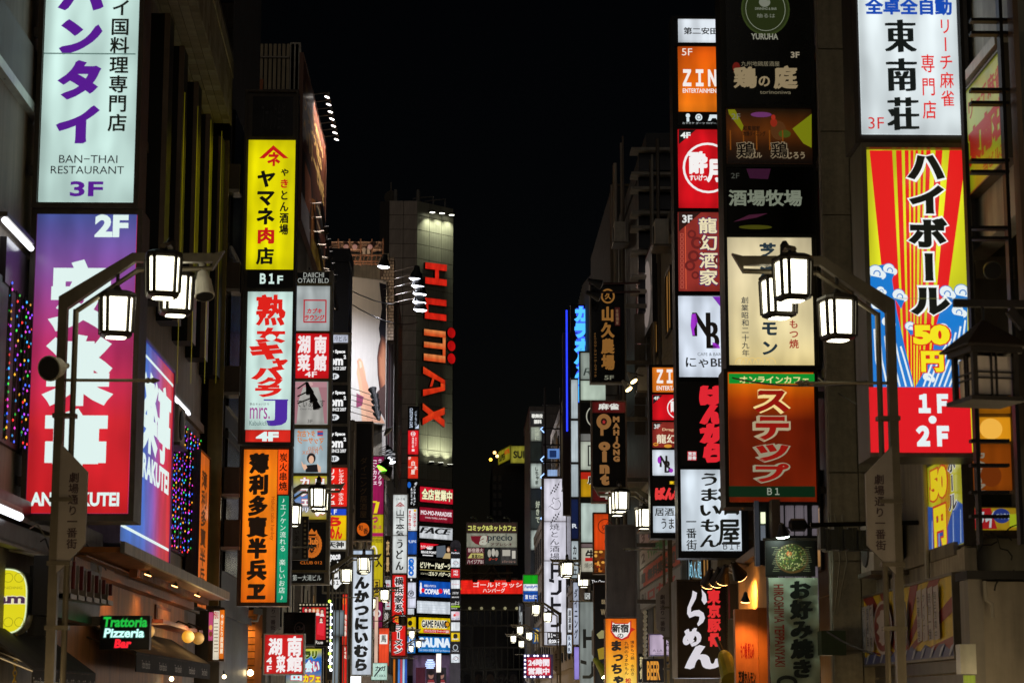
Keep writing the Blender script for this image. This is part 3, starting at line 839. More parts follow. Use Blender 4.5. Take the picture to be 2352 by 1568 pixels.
for v in (415, 640, 875, 1105, 1225):
    a = P(520, v, 38.3); b = P(556, v, 38.3); t = thing('bracket_box', 'grey metal bracket cover %s' % {415: 'beside the yellow box', 640: 'beside the B1F plate', 875: 'beside the white box', 1105: 'beside the top of the orange box', 1225: 'beside the lower orange box'}[v], 'bracket', a, 'bracket covers of the sign tower')
    mb = MB(); mb.bx(a.x, b.x, 37.9, 38.3, a.z - .25, a.z + .22, paint('#564b40', .5, .3)); mb.build('cover', t)
    mb = MB(); mb.bx(a.x - .05, b.x, 37.88, 38.32, a.z - .32, a.z - .26, paint('#a09890', .35, .6)); mb.build('ledge', t)
# signs glimpsed in the gap left of the tower
s = Sign('gap_sign', 'thin white sign with red dot seen in the gap left of the yellow box', 46, (545, 258, 576, 408), dep=.3, fw=1)
p = s.panel(546, 259, 575, 279, '#0a0a0c', mat=ink('#0a0a0c', 0)); p.on = 1; p.text('衆', 548, 261, 558, 276, '#cfe8e8', b=.02); p.text('酒', 561, 261, 573, 276, '#e02020', b=.02)
p = s.panel(546, 280, 575, 293, '#d8eef0'); p.text('火焼', 549, 281, 574, 292, '#202830', b=0)
p = s.panel(546, 295, 575, 368, '#b8ccc0'); p.text('め', 548, 322, 566, 345, '#101010', b=.02, nib=(.02, .02)); p.text('Dori', 549, 346, 572, 352, '#101010', b=.02); p.text('Ron', 560, 318, 573, 325, '#101010', b=0)
p = s.panel(545, 369, 574, 406, None, stops=[(0, '#c81630'), (1, '#c81630')]); p.ell(560, 372, 14, 9, '#c81630'); p.text('00円', 547, 380, 573, 390, '#f0e8e8', b=.03); p.text('均一', 547, 392, 573, 401, '#f0e8e8', b=.03)
s.done()
s = Sign('gap_sign', 'white sign with a dark red arch mark in the gap beside the yellow box', 46, (536, 562, 568, 625), dep=.3, fw=1)
p = s.panel(538, 571, 567, 622, '#dcf2f0'); p.ell(552, 580, 13, 6, '#701820'); p.rect(546, 586, 560, 594, '#b01828'); p.text('E', 552, 604, 562, 621, '#303030', b=.02); s.done()
s = Sign('gap_sign', 'white and dark red 4F sign in the gap beside the B1F plate', 46, (533, 685, 563, 755), dep=.3, fw=1)
p = s.panel(534, 686, 561, 724, '#e0f0f2'); p.text('e', 540, 690, 552, 703, '#303030', b=0); p = s.panel(534, 725, 561, 752, '#8c1020'); p.text('4F', 536, 728, 558, 746, W_, b=0); s.done()
s = Sign('gap_sign', 'red and black sign with white kana in the gap below the white box', 46, (524, 882, 556, 1023), dep=.3, fw=1)
p = s.panel(526, 884, 554, 965, '#c8182c'); p.text('肉ダイニング', 527, 886, 538, 962, '#f2f2f2', 1, .02); p.text('居酒屋', 543, 888, 553, 945, '#f2d8d8', 1, .02)
p = s.panel(526, 966, 554, 1000, '#0c0c0c', mat=ink('#0a0a0a', 0)); p.on = 1; p.text('neo', 527, 968, 553, 980, '#d8f0ee', b=.02); p.text('OUS', 527, 983, 553, 995, '#d8f0ee', b=.02)
p = s.panel(526, 1001, 554, 1020, '#141010', mat=ink('#0a0a0a', 0)); p.on = 1; p.text('肉屋', 527, 1003, 552, 1017, '#e02040', b=.02); s.done()
s = Sign('gap_sign', 'white and green sign with large letters in the gap beside the lower orange box', 46, (513, 1288, 550, 1396), dep=.3, fw=1)
p = s.panel(514, 1290, 548, 1320, '#3a4a3c'); p.text('ANI', 517, 1293, 547, 1316, '#dff0ea', b=.03)
p = s.panel(514, 1321, 548, 1362, '#b8c8b8'); p.ell(528, 1345, 8, 10, '#c07a40'); p.ell(541, 1335, 6, 8, '#d8a070'); p.rect(514, 1322, 524, 1360, '#2a6a48')
p = s.panel(514, 1363, 548, 1394, '#a03030'); p.text('2F', 516, 1367, 546, 1390, '#e8eeea', b=.03); s.done()
# orange vertical banner on the metal building
fr = FXL(-4.28); t0, t1 = fr.st(452, 1385)[1], fr.st(452, 1000)[1]; a = fr.st(438, 1100)[0]; b = fr.st(456, 1100)[0]
s = Sign('facade_board', 'orange vertical banner seen edge-on right of the LED curtain', 0, None, fr=FXL(-4.45), st=(35.6, t0, 37.0, t1), dep=.2, fw=3)
p = s.panel(0, 0, 0, 0, '#e06a18', st=(35.63, t0 + .03, 36.97, t1 - .03), s_=.8); p.text('薄利多賣半兵ヱ', 0, 0, 0, 0, '#201008', 1, .03, st=(35.9, t0 + .1, 36.7, t1 - .3)); s.done()

# --- building sign with rounded corners (dark head plate)
s = Sign('tower_sign', 'sign tower with rounded corner and dark building name plate, beside the tall yellow one', 56, (671, 622, 761, 1342), dep=.35, fw=4, fc='#8a8272', arms=None)
p = s.panel(676, 625, 756, 651, '#0c0e0c', 0, mat=ink('#0a0c0b', 0)); p.on = 1
p.text('DAIICHI', 697, 626, 744, 637, '#a8aca4', b=0); p.text('OTAKI BLD', 684, 639, 755, 650, '#a8aca4', b=0)
p = s.panel(676, 657, 757, 760, '#b4bcbc', s_=.9)
p.box(697, 688, 750, 741, 3, '#b01828'); p.text('カブキ', 705, 708, 740, 720, '#c01828', b=.04, sh=.15); p.text('ラウンジ', 700, 723, 745, 736, '#c01828', b=.04, sh=.15); p.text('Free Style Space', 708, 734, 740, 739, '#404040', b=0) if False else None
p = s.panel(675, 766, 755, 869, '#d8141c'); p.text('湖', 683, 770, 713, 812, '#f2e6e6', b=.02, nib=(.03, .02)); p.text('南', 722, 770, 750, 812, '#f2e6e6', b=.02, nib=(.03, .02)); p.text('菜', 683, 813, 713, 852, '#f2e6e6', b=.02, nib=(.03, .02)); p.text('館', 720, 813, 750, 852, '#f2e6e6', b=.02, nib=(.03, .02)); p.text('4F', 700, 853, 728, 866, '#f2e6e6', b=.02)
p = s.panel(674, 876, 753, 974, '#b8b6b0', s_=.85)
p.poly([(676, 877), (700, 877), (686, 920), (681, 972), (676, 972)], '#a07078'); p.poly([(751, 877), (728, 877), (740, 920), (745, 972), (751, 972)], '#a07078'); p.rect(676, 877, 751, 889, '#b08088'); p.ell(712, 882, 7, 5, '#c8a0a0')
p.text('てぃあもす', 682, 918, 746, 935, '#202020', b=.0); p.text('Dear My Sister', 690, 937, 736, 942, '#404040', b=0); p.text('3F', 706, 963, 718, 971, '#404040', b=0)
p = s.panel(673, 985, 751, 1085, '#b0c4cc', s_=.9)
p.text('タイ古式', 683, 988, 724, 1003, '#d07830', b=.03, mir=1); p.rect(729, 989, 742, 993, '#c04040'); p.rect(729, 993, 742, 998, '#3050a0'); p.rect(729, 998, 742, 1001, '#c04040')
p.text('マッサージ', 683, 1004, 744, 1019, '#d07830', b=.03, mir=1); p.text('Asian', 708, 1022, 742, 1034, '#c08060', b=0, mir=1); p.text('Relax', 694, 1031, 730, 1043, '#c08060', b=0, mir=1)
p.ell(715, 1052, 10, 12, '#241c1c'); p.ell(715, 1055, 6, 9, '#e0b498'); p.poly([(703, 1068), (728, 1066), (736, 1084), (702, 1084)], '#18181c'); p.poly([(692, 1058), (697, 1066), (703, 1066), (706, 1074), (699, 1080), (694, 1070)], '#e0b498'); p.poly([(728, 1064), (737, 1072), (737, 1084), (731, 1084)], '#e0b498')
p = s.panel(671, 1093, 750, 1192, None, stops=[(0, '#c8b020'), (.5, '#5080c0'), (1, '#d0c020')])
p.text('カフェ', 688, 1096, 712, 1160, '#f0f0f0', 1, .05, out='#c01820', ob=.06); p.text('出会い', 720, 1096, 748, 1185, '#f0f0f0', 1, .05, out='#c01820', ob=.06); p.text('ラリ', 688, 1165, 708, 1176, '#f0f0f0', b=.05, out='#2040a0')
p = s.panel(669, 1199, 748, 1308, '#0b0908', 0, mat=ink('#0c0a09', 0)); p.on = 1
for i in range(16):
    an = R(200 + i * 14); p.ell(716 + 20 * math.cos(an), 1250 - 26 * math.sin(an), 4, 5, '#c0641c', 8)
p.poly([(702, 1226), (705, 1216), (710, 1222), (716, 1213), (722, 1222), (727, 1216), (730, 1226)], '#c0641c'); p.poly([(700, 1230), (732, 1230), (731, 1262), (716, 1276), (701, 1262)], '#b05a18'); p.poly([(704, 1234), (728, 1234), (727, 1259), (716, 1270), (705, 1259)], '#0d0a08'); p.text('Club', 700, 1234, 732, 1250, '#d8782a', b=.03, out='#100804', ob=.04); p.text('012', 706, 1256, 727, 1264, '#c0641c', b=.03); p.text('CLUB 012', 690, 1288, 740, 1295, '#c0641c', b=0)
p = s.panel(668, 1316, 744, 1338, '#101210', 0, mat=ink('#101210', 0)); p.on = 1; p.text('第一大滝ビル', 672, 1319, 738, 1333, '#a8aca4', b=0)
for v in (653, 763, 872, 980, 1089, 1195, 1312):
    a = s.fr.rect(675, v - 3, 755, v + 1); mb = MB(); mb.box(s.fr, s.r[0] + s.w, s.r[2] - s.w, a[1], a[3], -.03, .03, paint('#8a7c54', .35, .7)); mb.build('rail', s.root)
s.done()
# film-strip edged side sign beside it
s = Sign('side_sign', 'black film-strip edged sign in front of the orange crest panel', 53, (668, 1085 + 100, 708, 1345 - 60), dep=.15, fw=2)
p = s.panel(671, 1190, 706, 1282, '#8f8f8c', 0, mat=ink('#5a5854', 0)); p.rect(694, 1190, 706, 1282, '#151210')
for i in range(9): p.rect(698, 1194 + i * 10, 703, 1199 + i * 10, '#9a8a60')
p.text('てぃあもす', 676, 1200, 688, 1272, '#1a1010', 1, .01); s.done()

# --- black 'space' stack
s = Sign('tower_sign', 'narrow black sign stack with white lettering and oval floor numbers', 66, (744, 764, 802, 1362), dep=.3, fw=3, fc='#8a8272')
p = s.panel(750, 769, 799, 786, '#ccd2e4'); p.text('桑原ビル', 757, 771, 797, 784, '#181c28', b=0)
for v0, v1, f in ((790, 877, '5F'), (884, 972, '4F'), (979, 1066, '3F')):
    p = s.panel(749, v0, 798, v1, '#0c0c0c', 0, mat=ink('#0b0b0b', 0)); p.on = 1
    p.text('ity Space', 757, v0 + 13, 793, v0 + 23, '#f0f0f0', b=.05); p.text('om', 756, v0 + 33, 788, v0 + 49, '#f0f0f0', b=.05); p.text('2', 789, v0 + 25, 795, v0 + 34, '#f0f0f0', b=.05)
    p.text('SINCE 2007', 761, v0 + 52, 795, v0 + 60, '#f0f0f0', b=.03); p.ell(767, v0 + 74, 12, 7, '#e0e4e8'); p.text(f, 760, v0 + 70, 773, v0 + 79, '#101010', b=.03)
p = s.panel(748, 1074, 797, 1162, '#ee2418'); p.text('リフレッシュ', 755, 1077, 770, 1158, '#f6e8e0', 1, .05); p.text('レンタルルーム ホステル', 777, 1077, 790, 1158, '#f6e8e0', 1, .03)
p = s.panel(746, 1168, 795, 1182, '#1c48c8'); p.text('１Ｆ', 754, 1169, 774, 1180, '#f2f2f2', b=.04)
p = s.panel(746, 1183, 795, 1240, '#f4c808'); p.text('ら', 754, 1186, 784, 1208, '#d01818', b=.06, nib=(.02, .03)); p.text('めん', 754, 1208, 786, 1238, '#d01818', b=.06)
p = s.panel(745, 1241, 794, 1260, '#e8e8e4'); p.text('天神', 752, 1243, 790, 1257, '#141414', b=.02, nib=(.02, .01))
p = s.panel(744, 1266, 793, 1358, '#0c0c0c', 0, mat=ink('#0b0b0b', 0)); p.on = 1
p.text('Space', 752, 1268, 782, 1290, '#e8e8e8', b=.05, curve=.1); p.text('ワーム', 748, 1288, 780, 1330, '#e8e8e8', b=.06, sh=.3); p.poly([(757, 1338), (761, 1330), (781, 1330), (786, 1338), (771, 1354)], '#e8e8e8'); p.text('Ｂ１', 763, 1333, 778, 1342, '#101010', b=.04)
s.done()
# --- dark unlit tall sign with brown kana
s = Sign('vertical_sign', 'unlit tall dark brown sign with faded gold kana and an orange disc', 78, (815, 967, 856, 1242), dep=.35, fw=2, fc='#a8988a')
p = s.panel(818, 972, 853, 1194, '#160c08', 0); p.text('ダイニング居酒屋', 827, 1050, 843, 1188, '#7a5a34', 1, .0)
p = s.panel(818, 1195, 852, 1238, '#0e0a08', 0, mat=ink('#0e0a08', 0)); p.on = 1; p.ell(834, 1215, 14, 15, '#c85a10'); p.text('旬', 823, 1204, 833, 1218, '#200c04', b=.02); p.text('香', 834, 1212, 846, 1226, '#200c04', b=.02)
s.done()
# --- magenta / yellow board
s = Sign('vertical_sign', 'tall magenta and yellow board with white kana behind the dark brown sign', 98, (853, 1046, 882, 1445), dep=.3, fw=1)
p = s.panel(854, 1048, 881, 1180, '#a41858', s_=.8); p.text('キャバクラ', 868, 1053, 878, 1115, '#f0d8e4', 1, .04); p.text('コンカフェ', 856, 1056, 866, 1112, '#f0d8e4', 1, .04); p.rect(855, 1150, 866, 1154, '#e8d020'); p.poly([(864, 1152), (872, 1152), (866, 1178), (858, 1178)], '#e8d020')
p = s.panel(853, 1181, 880, 1232, '#d8c418', s_=.8); p.text('探しは', 857, 1205, 876, 1214, '#b01858', b=.03); p.rect(853, 1223, 880, 1231, '#a41858'); p.text('つ', 855, 1186, 868, 1200, '#a41858', b=.08)
p = s.panel(852, 1233, 879, 1380, '#d4c01c', s_=.8); p.text('今すぐ見つかる', 853, 1236, 878, 1246, '#241c10', b=.02); p.ell(858, 1270, 9, 18, '#e8e0d0', ring=.4); p.text('入', 862, 1285, 878, 1302, '#241c10', b=.06)
p = s.panel(852, 1381, 878, 1442, '#8c1850', s_=.7); p.rect(855, 1385, 868, 1396, '#e0d028'); p.text('無料', 857, 1387, 866, 1395, '#202020', b=0); p.ell(866, 1408, 9, 9, '#d8d8d8', ring=.4)
s.done()
# --- white vertical restaurant sign
s = Sign('vertical_sign', 'long white light box with heavy black brush kana behind the left lamps', 66, (807, 1260, 857, 1552), dep=.3, fw=3, fc='#9a9a98')
p = s.panel(809, 1264, 854, 1278, '#b8c8dc'); p = s.panel(809, 1281, 853, 1548, '#dfe8f4', hot=1.05)
p.text('とんかつにいむら', 813, 1292, 848, 1540, '#0e0e10', 1, .05, nib=(.03, .02), sh=.0)
s.done()
# --- white noodle sign + red ramen sign
s = Sign('vertical_sign', 'white light box with thin black characters above the red noodle sign', 110, (901, 1133, 937, 1318), dep=.4, fw=1, fc='#8e8a82')
p = s.panel(903, 1136, 935, 1228, '#dfe4e2', hot=1.04); p.text('さぬき麺', 908, 1143, 930, 1148, '#202020', b=0); p.poly([(908, 1162), (919, 1152), (930, 1162), (927, 1162), (919, 1155), (911, 1162)], '#a01820'); p.text('本', 912, 1157, 926, 1164, '#a01820', b=.02)
p.text('山下本', 909, 1170, 929, 1216, '#101010', 1, .0, nib=(0, .04)) ; p.text('気', 909, 1218, 928, 1230, '#101010', b=0, nib=(.05, 0))
p = s.panel(902, 1230, 934, 1315, '#dfe4e2', hot=1.04); p.text('うどん', 909, 1238, 927, 1308, '#101010', 1, .0, nib=(.05, 0)); s.done()
s = Sign('vertical_sign', 'long red light box with white outlined black characters, far left side', 110, (899, 1319, 936, 1508), dep=.4, fw=1, fc='#7a4038')
p = s.panel(901, 1320, 932, 1408, '#e01c18'); p.text('横浜家系', 906, 1325, 927, 1404, '#100808', 1, .03, out='#f4ecec', ob=.09)
p = s.panel(900, 1409, 931, 1504, '#e01c18'); p.poly([(907, 1416), (917, 1411), (926, 1416), (926, 1426), (917, 1431), (907, 1426)], '#e89028'); p.text('町田', 909, 1417, 925, 1426, '#301008', b=0); p.text('ラーメン', 905, 1434, 925, 1500, '#100808', 1, .03, out='#f4ecec', ob=.09)
s.done()
# --- far left stack of floor signs
FS = thing('floor_sign_stack', 'column of small floor signs on the left edge of the red letter tower', 'sign', (P(948, 1400, 163).x, 163, 0))
def small(root, Y, rect, c, label=None, on=1, stops=None, mat=None):
    fr = FY(Y); a = fr.rect(*rect); mb = MB(); mb.box(fr, a[0] - .04, a[2] + .04, a[1] - .04, a[3] + .04, -.35, -.001, DARKM()); o = mb.build('sign_box', root)
    mb = MB(); mb.box(fr, a[0], a[2], a[1], a[3], 0, .03, mat or (lit(c, 1, stops) if on else ink(c, 0))); q = mb.build('panel', o, label=label)
    pp = Pan(None, q, fr, .03, 1); pp.real = pp
    # third level is the limit: print joins the sign box as its sub-part
    pp.obj = o
    return pp
mb = MB(); x_ = P(936, 1200, 163.2).x; mb.bx(x_ - .05, x_ + .05, 163.4, 163.5, 3, P(936, 940, 163).z, STEEL()); mb.build('pole', FS)
Yf = 163
p = small(FS, Yf, (938, 934, 962, 984), '#0e1220', on=0); p.text('CUSTOMA CAFE', 941, 937, 948, 982, '#c8d4e8', b=.02, rot=1); p.text('インターネットカフェ', 952, 944, 958, 982, '#c8d4e8', 1, .02); p.poly([(953, 984), (962, 974), (962, 984)], '#c8d4e8'); p.done()
p = small(FS, Yf, (937, 988, 961, 1043), '#e41c24'); p.ell(949, 996, 5.5, 5.5, '#f6e0e0', ring=.2); p.text('Hi', 945, 993, 953, 999, '#f6e0e0', b=.03); p.text('海底撈火鍋', 946, 1004, 951, 1028, '#f6e0e0', 1, .02); p.text('カラオケ', 953, 1004, 957, 1024, '#f6e0e0', 1, .01); p.rect(946, 1031, 952, 1036, '#f6e0e0'); p.done()
p = small(FS, Yf, (937, 1048, 960, 1098), '#e0301c'); p.text('5F', 938, 1049, 944, 1055, '#f6ece0', b=.02); p.text('白', 945, 1058, 953, 1069, '#f6ece0', b=.02); p.text('木', 950, 1069, 959, 1079, '#f6ece0', b=.02); p.text('屋', 944, 1078, 953, 1089, '#f6ece0', b=.02); p.text('SHIRO', 938, 1071, 947, 1074, '#f6ece0', b=0); p.done()
p = small(FS, Yf, (936, 1104, 960, 1161), '#101218', on=0); p.ell(940, 1113, 4, 7, '#1c60c0'); p.text('4F', 952, 1107, 958, 1114, '#e8ecf0', b=.02); p.text('インターネット', 949, 1115, 955, 1160, '#e8ecf0', 1, .03); p.text('＆コミック', 943, 1120, 948, 1158, '#e8ecf0', 1, .03); p.done()
p = small(FS, Yf, (936, 1168, 958, 1218), '#eef0f0'); p.text('カラオケ', 949, 1177, 956, 1210, '#c01824', 1, .04); p.text('まねきねこ', 938, 1171, 945, 1216, '#c01824', 1, .04); p.ell(953, 1172, 3, 3, '#e8b020'); p.done()
p = small(FS, Yf, (935, 1220, 957, 1272), '#1c50a8'); p.text('FLIPS', 936, 1240, 956, 1246, '#dce8f8', b=.0, nib=(.02, .01)); p.done()
p = small(FS, Yf, (935, 1278, 956, 1326), '#e8f0f6'); p.text('GiGO', 938, 1281, 951, 1322, '#1468c8', b=.09, rot=1); p.done()
p = small(FS, Yf, (934, 1327, 956, 1334), '#181c24', on=0); p.text('1', 943, 1328, 946, 1333, '#f0f0f0', b=.05); p.done()
p = small(FS, Yf, (934, 1337, 955, 1395), '#dcdff0'); p.ell(944, 1362, 7, 7, '#282c34', ring=.25); p.text('W', 940, 1358, 949, 1366, '#282c34', b=.05); p.text('WARP', 936, 1370, 954, 1374, '#282c34', b=.02); p.done()

# --- the tower with red vertical letters
H = 172.0
frF = FY(H)
xa = P(955, 900, H).x; xl = P(868, 900, H).x
zt_ = P(930, 461, H).z
hum = thing('letter_tower', 'tall grey panelled tower with huge red letters running down its angled face', 'building', (xa, H, 0))
frD = Fr((xa, H, 0), (math.cos(R(43)), math.sin(R(43)), 0))
wD = frD.st(1039, 1000)[0]
core = paint('#3a342e', .8)
pts = [(xl, H), (xa, H), tuple((frD.O + frD.A * wD))[:2], (tuple((frD.O + frD.A * wD))[0], H + 14), (xl, H + 14)]
mb = MB(); n = len(pts); e = .07
q = [(x, y + (e if i < 3 else 0), 0) for i, (x, y) in enumerate(pts)]; q = q + [(a, b, zt_ - .05) for a, b, c in q]
mb.add(q, [tuple(range(n, 2 * n)), tuple(range(n - 1, -1, -1))] + [(i, (i + 1) % n, (i + 1) % n + n, i + n) for i in range(n)], core); mb.build('core', hum)
pm = [paint('#b0a090', .5, .15, .2, .8), paint('#a8998a', .55, .15, .2, .8)]; pg = [paint('#a6a48e', .45, .15, .2, .8), paint('#9c9a86', .5, .15, .2, .8)]
zb = 4.0; hh = 1.2; nrow = int((zt_ - zb) / hh); hh = (zt_ - zb) / nrow
me_c = {}
for r_ in range(nrow):
    for c_ in range(5):
        if c_ < 2:
            w = (xa - P(890, 900, H).x) / 2; fr = frF; a = xa - (2 - c_) * w; k = 0
        else:
            w = wD / 3; fr = frD; a = (c_ - 2) * w; k = 1
        key = (k, random.randrange(2))
        if key not in me_c:
            mb = MB(); mb.box(Fr((0, 0, 0), fr.A), .02, w - .02, .02, hh - .02, -.06, 0, (pm, pg)[k][key[1]]); me = bpy.data.meshes.new('panel'); me.from_pydata(mb.v, [], mb.f); me.materials.append((pm, pg)[k][key[1]]); me_c[key] = me
        o = bpy.data.objects.new('panel', me_c[key]); COL.objects.link(o); o.parent = hum; o.location = fr.W(a, zb + r_ * hh, 0) - hum.location
RED = lit('#e01a12', .82, [(0, '#d81810'), (.5, '#e62a18'), (1, '#c8140c')]); REO = lit('#e85a20', .8, [(0, '#c83a14'), (.4, '#e8602c'), (.7, '#f09050'), (1, '#d83a18')])
REV = lit('#e23a14', .82, [(0, '#c01408'), (.6, '#e83c18'), (1, '#f06028')])
def letter(ch, u0, v0, u1, v1, m, polys):
    """polys in 0..1 letter space (x right, y down) of the picture rectangle"""
    mb = MB(); bk = MB(); a = frD.st(u0, v0); b = frD.st(u1, v1)
    for pl in polys:
        g = [(a[0] + x * (b[0] - a[0]), frD.st(u0 + x * (u1 - u0), v0 + y * (v1 - v0) + x * 6)[1]) for x, y in pl]
        bk.prism(frD, [(c + (.03 if 0 else 0), d) for c, d in g], .0, .22, DARKM())
        cx = sum(c for c, d in g) / len(g); cy = sum(d for c, d in g) / len(g)
        g2 = g
        mb.poly(frD, g2, .224, m)
        i0 = len(mb.f) - 1
        ys = [d for c, d in g]; xs = [c for c, d in g]; lo, hi = min(xs), max(xs)
        ar = sum(g2[i][0] * g2[(i + 1) % len(g2)][1] - g2[(i + 1) % len(g2)][0] * g2[i][1] for i in range(len(g2)))
        gg = g2 if True else g2
        mb.uv[i0] = [(.2 + .6 * (c - lo) / max(hi - lo, .01), .2 + .6 * (d - min(ys)) / max(max(ys) - min(ys), .01)) for c, d in (gg[::-1] if ar < 0 else gg)]
    o = bk.build('letter', hum); mb.build('face', o)
T = .3
letter('H', 973, 603, 1022, 652, RED, [[(0, 0), (1, 0), (1, T), (0, T)], [(0, 1 - T), (1, 1 - T), (1, 1), (0, 1)], [(.45, T), (.63, T), (.63, 1 - T), (.45, 1 - T)]])
letter('U', 972, 684, 1021, 732, RED, [[(0, 0), (1, 0), (1, .3), (0, .3)], [(0, .7), (1, .7), (1, 1), (0, 1)], [(0, .3), (.16, .3), (.16, .7), (0, .7)]])
letter('M', 970, 756, 1020, 828, REO, [[(0, 0), (.98, 0), (.98, .2), (0, .2)], [(0, .4), (.85, .4), (.85, .58), (0, .58)], [(0, .78), (.98, .78), (.98, 1), (0, 1)], [(.85, .2), (.98, .2), (.98, .78), (.85, .78)]])
letter('A', 968, 842, 1018, 910, REV, [[(0, .24), (0, 0), (1, .38), (1, .52), (.8, .46)], [(.8, .48), (1, .52), (1, .72), (0, 1), (0, .78), (.8, .62)], [(.3, .66), (.42, .34), (.5, .4), (.42, .64)]])
letter('X', 967, 926, 1017, 976, REV, [[(0, 0), (.5, .34), (.5, .66), (0, .3)], [(.5, .34), (1, .08), (1, .4), (.5, .66)], [(0, .7), (.5, .34), (.5, .66), (0, 1)], [(.5, .34), (1, .66), (1, 1), (.5, .66)]])
for v in (757 + 8, 807 - 12, 820 + 4):
    c = frD.W(*frD.st(1032, v), .1); mb = MB(); mb.rev(c, frD.N, [(0, .48), (.16, .48)], DARKM(), 18); o = mb.build('dot', hum); mb = MB(); mb.rev(c + frD.N * .161, frD.N, [(0, .44), (.01, .44)], lit('#dc1414', 1), 18); mb.build('face', o)
# wash lights: three pointing down at the top, three pointing up above the signs
for (u, v, up) in ((984, 486, 0), (1006, 488, 0), (1028, 492, 0), (982, 1066, 1), (1003, 1068, 1), (1024, 1072, 1)):
    c = frD.W(*frD.st(u, v), .5); t = thing('wall_washer', 'small flood lamp %s, %s of three' % ('on the angled face above the red signs' if up else 'under the roof edge of the letter tower', {984: 'left', 1006: 'middle', 1028: 'right', 982: 'left', 1003: 'middle', 1024: 'right'}[u]), 'flood lamp', c, 'flood lamps washing the letter tower')
    mb = MB(); mb.tube([frD.W(*frD.st(u, v), 0), c], .05, DARKM()); mb.rev(c, (0, 0, -1 if not up else 1), [(0, .16), (.16, .26)], DARKM(), 10); mb.build('housing', t)
    mb = MB(); d = Vector((0, 0, .17 if up else -.17)); mb.rev(c + d, (0, 0, 1), [(0, .23), (.01, .23)], glow('#fdffe8', 4), 12); mb.build('lens', t)
    ld_ = bpy.data.lights.new('wash_beam', 'SPOT'); ld_.energy = 280; ld_.color = (.95, 1, .78); ld_.spot_size = R(96); ld_.spot_blend = .9; ld_.shadow_soft_size = .05
    lo = bpy.data.objects.new('wash_beam', ld_); COL.objects.link(lo); lo.parent = t; lo.location = frD.N * .2 + Vector((0, 0, .2 if up else -.2))
    tgt = Vector((0, 0, 1 if up else -1)) + (-frD.N) * .28
    lo.rotation_euler = tgt.to_track_quat('-Z', 'Y').to_euler()
# roof gear
t = thing('roof_antenna', 'antenna mast and dish on the left roof corner of the letter tower', 'antenna', (P(897, 455, H).x, H + 1, zt_ - .1))
x = P(897, 455, H).x; mb = MB(); mb.tube([(x, H + 1, zt_ - .1), (x, H + 1, P(897, 412, H).z)], .05, STEEL()); mb.build('mast', t)
mb = MB(); mb.rev((x + .0, H + .9, zt_ + .5), (-.5, -1, .2), [(0, .1), (.15, .5), (.2, .55)], STEEL(), 12); mb.build('dish', t)
for i, u in enumerate((908, 960)):
    x = P(u, 455, H).x; mb = MB(); mb.tube([(x, H + .6, zt_ - .1), (x, H + .6, zt_ + .9), (x, H + .6, zt_ + 1.1)], [.2, .16, .12], paint('#77726a', .6), 8)
    mb.build('roof_bollard', None, label='grey capped pipe on the tower roof, %s' % ('beside the dish' if i == 0 else 'above the tower corner'), cat='pipe')
for i, u in enumerate((995, 1022)):
    b = frD.W(*frD.st(u, 470), 0); mb = MB(); mb.tube([(b.x, b.y + .2, zt_ - .2), (b.x, b.y + .2, zt_ + .7), (b.x - .9, b.y - .3, zt_ + .5), (b.x - 1.7, b.y - .8, zt_ + .25)], .07, paint('#77726a', .6), 6); mb.build('roof_davit', None, label='bent steel davit arm on the tower roof, %s' % ('nearer the middle' if i == 0 else 'at the right corner'), cat='davit')

# --- stacked boards on the angled face
def face(name, label, u0, v0, u1, v1, c, on=1, stops=None, tb=0, **k):
    s = Sign(name, label, 0, (u0, v0, u1, v1), fr=frD, st=(frD.st(u0, v0)[0], frD.st(u1, v1)[1], frD.st(u1, v0)[0], frD.st(u0, v0)[1]), dep=.02, fw=7, fc='#241c24', lip=.24, back=False)
    a = s.r; mb = MB(); mb.box(frD, a[0], a[2], a[1], a[3], .0, .2, s.fm); mb.build('cabinet', s.root)
    mb = MB(); mb.box(frD, a[0] + .06, a[2] - .06, a[1] + .06, a[3] - .06, .201, .24, lit(c, 1, stops, **k) if on else ink(c, 0)); o = mb.build('panel', s.root)
    p = Pan(s, o, frD, .24, 1); s.pans.append(p); return s, p
def ft(p, body, u0, v0, u1, v1, c, **k):
    a = frD.st(u0, (v0 + v1) / 2)[0]; b = frD.st(u1, (v0 + v1) / 2)[0]; m = (u0 + u1) / 2
    t0 = frD.st(m, v1)[1]; t1 = frD.st(m, v0)[1]
    p.text(body, 0, 0, 0, 0, c, st=(a, t0, b, t1), **k)
s, p = face('face_board', 'red light box with cream black-edged characters, topmost under the letter tower', 960, 1115, 1037, 1160, '#d81a30'); ft(p, '全店営業中', 964, 1124, 1034, 1150, '#f4f0c0', b=.04, out='#181008', ob=.05); s.done()
s, p = face('face_board', 'dark red light box with small white capitals under the cream-lettered one', 959, 1162, 1037, 1204, '#8c1428'); ft(p, 'MO-MO-PARADISE', 962, 1174, 1033, 1184, '#f4e4e8', b=.03); ft(p, 'SHABU-SHABU | SUKIYAKI', 972, 1188, 1022, 1193, '#f0d8dc', b=0); s.done()
s, p = face('face_board', 'white light box with slanted black capitals on the letter tower', 959, 1206, 1036, 1242, '#d4d8dc'); ft(p, 'FACE', 962, 1212, 1030, 1226, '#141414', b=.0, nib=(.06, 0), sh=.35); ft(p, 'AAAAAAAAAA', 962, 1231, 1026, 1238, '#a898c0', b=.1) if False else None; s.done()
s, p = face('face_board', 'black and red studio board with a person portrait on the letter tower', 959, 1244, 1036, 1284, '#16181c', on=0)
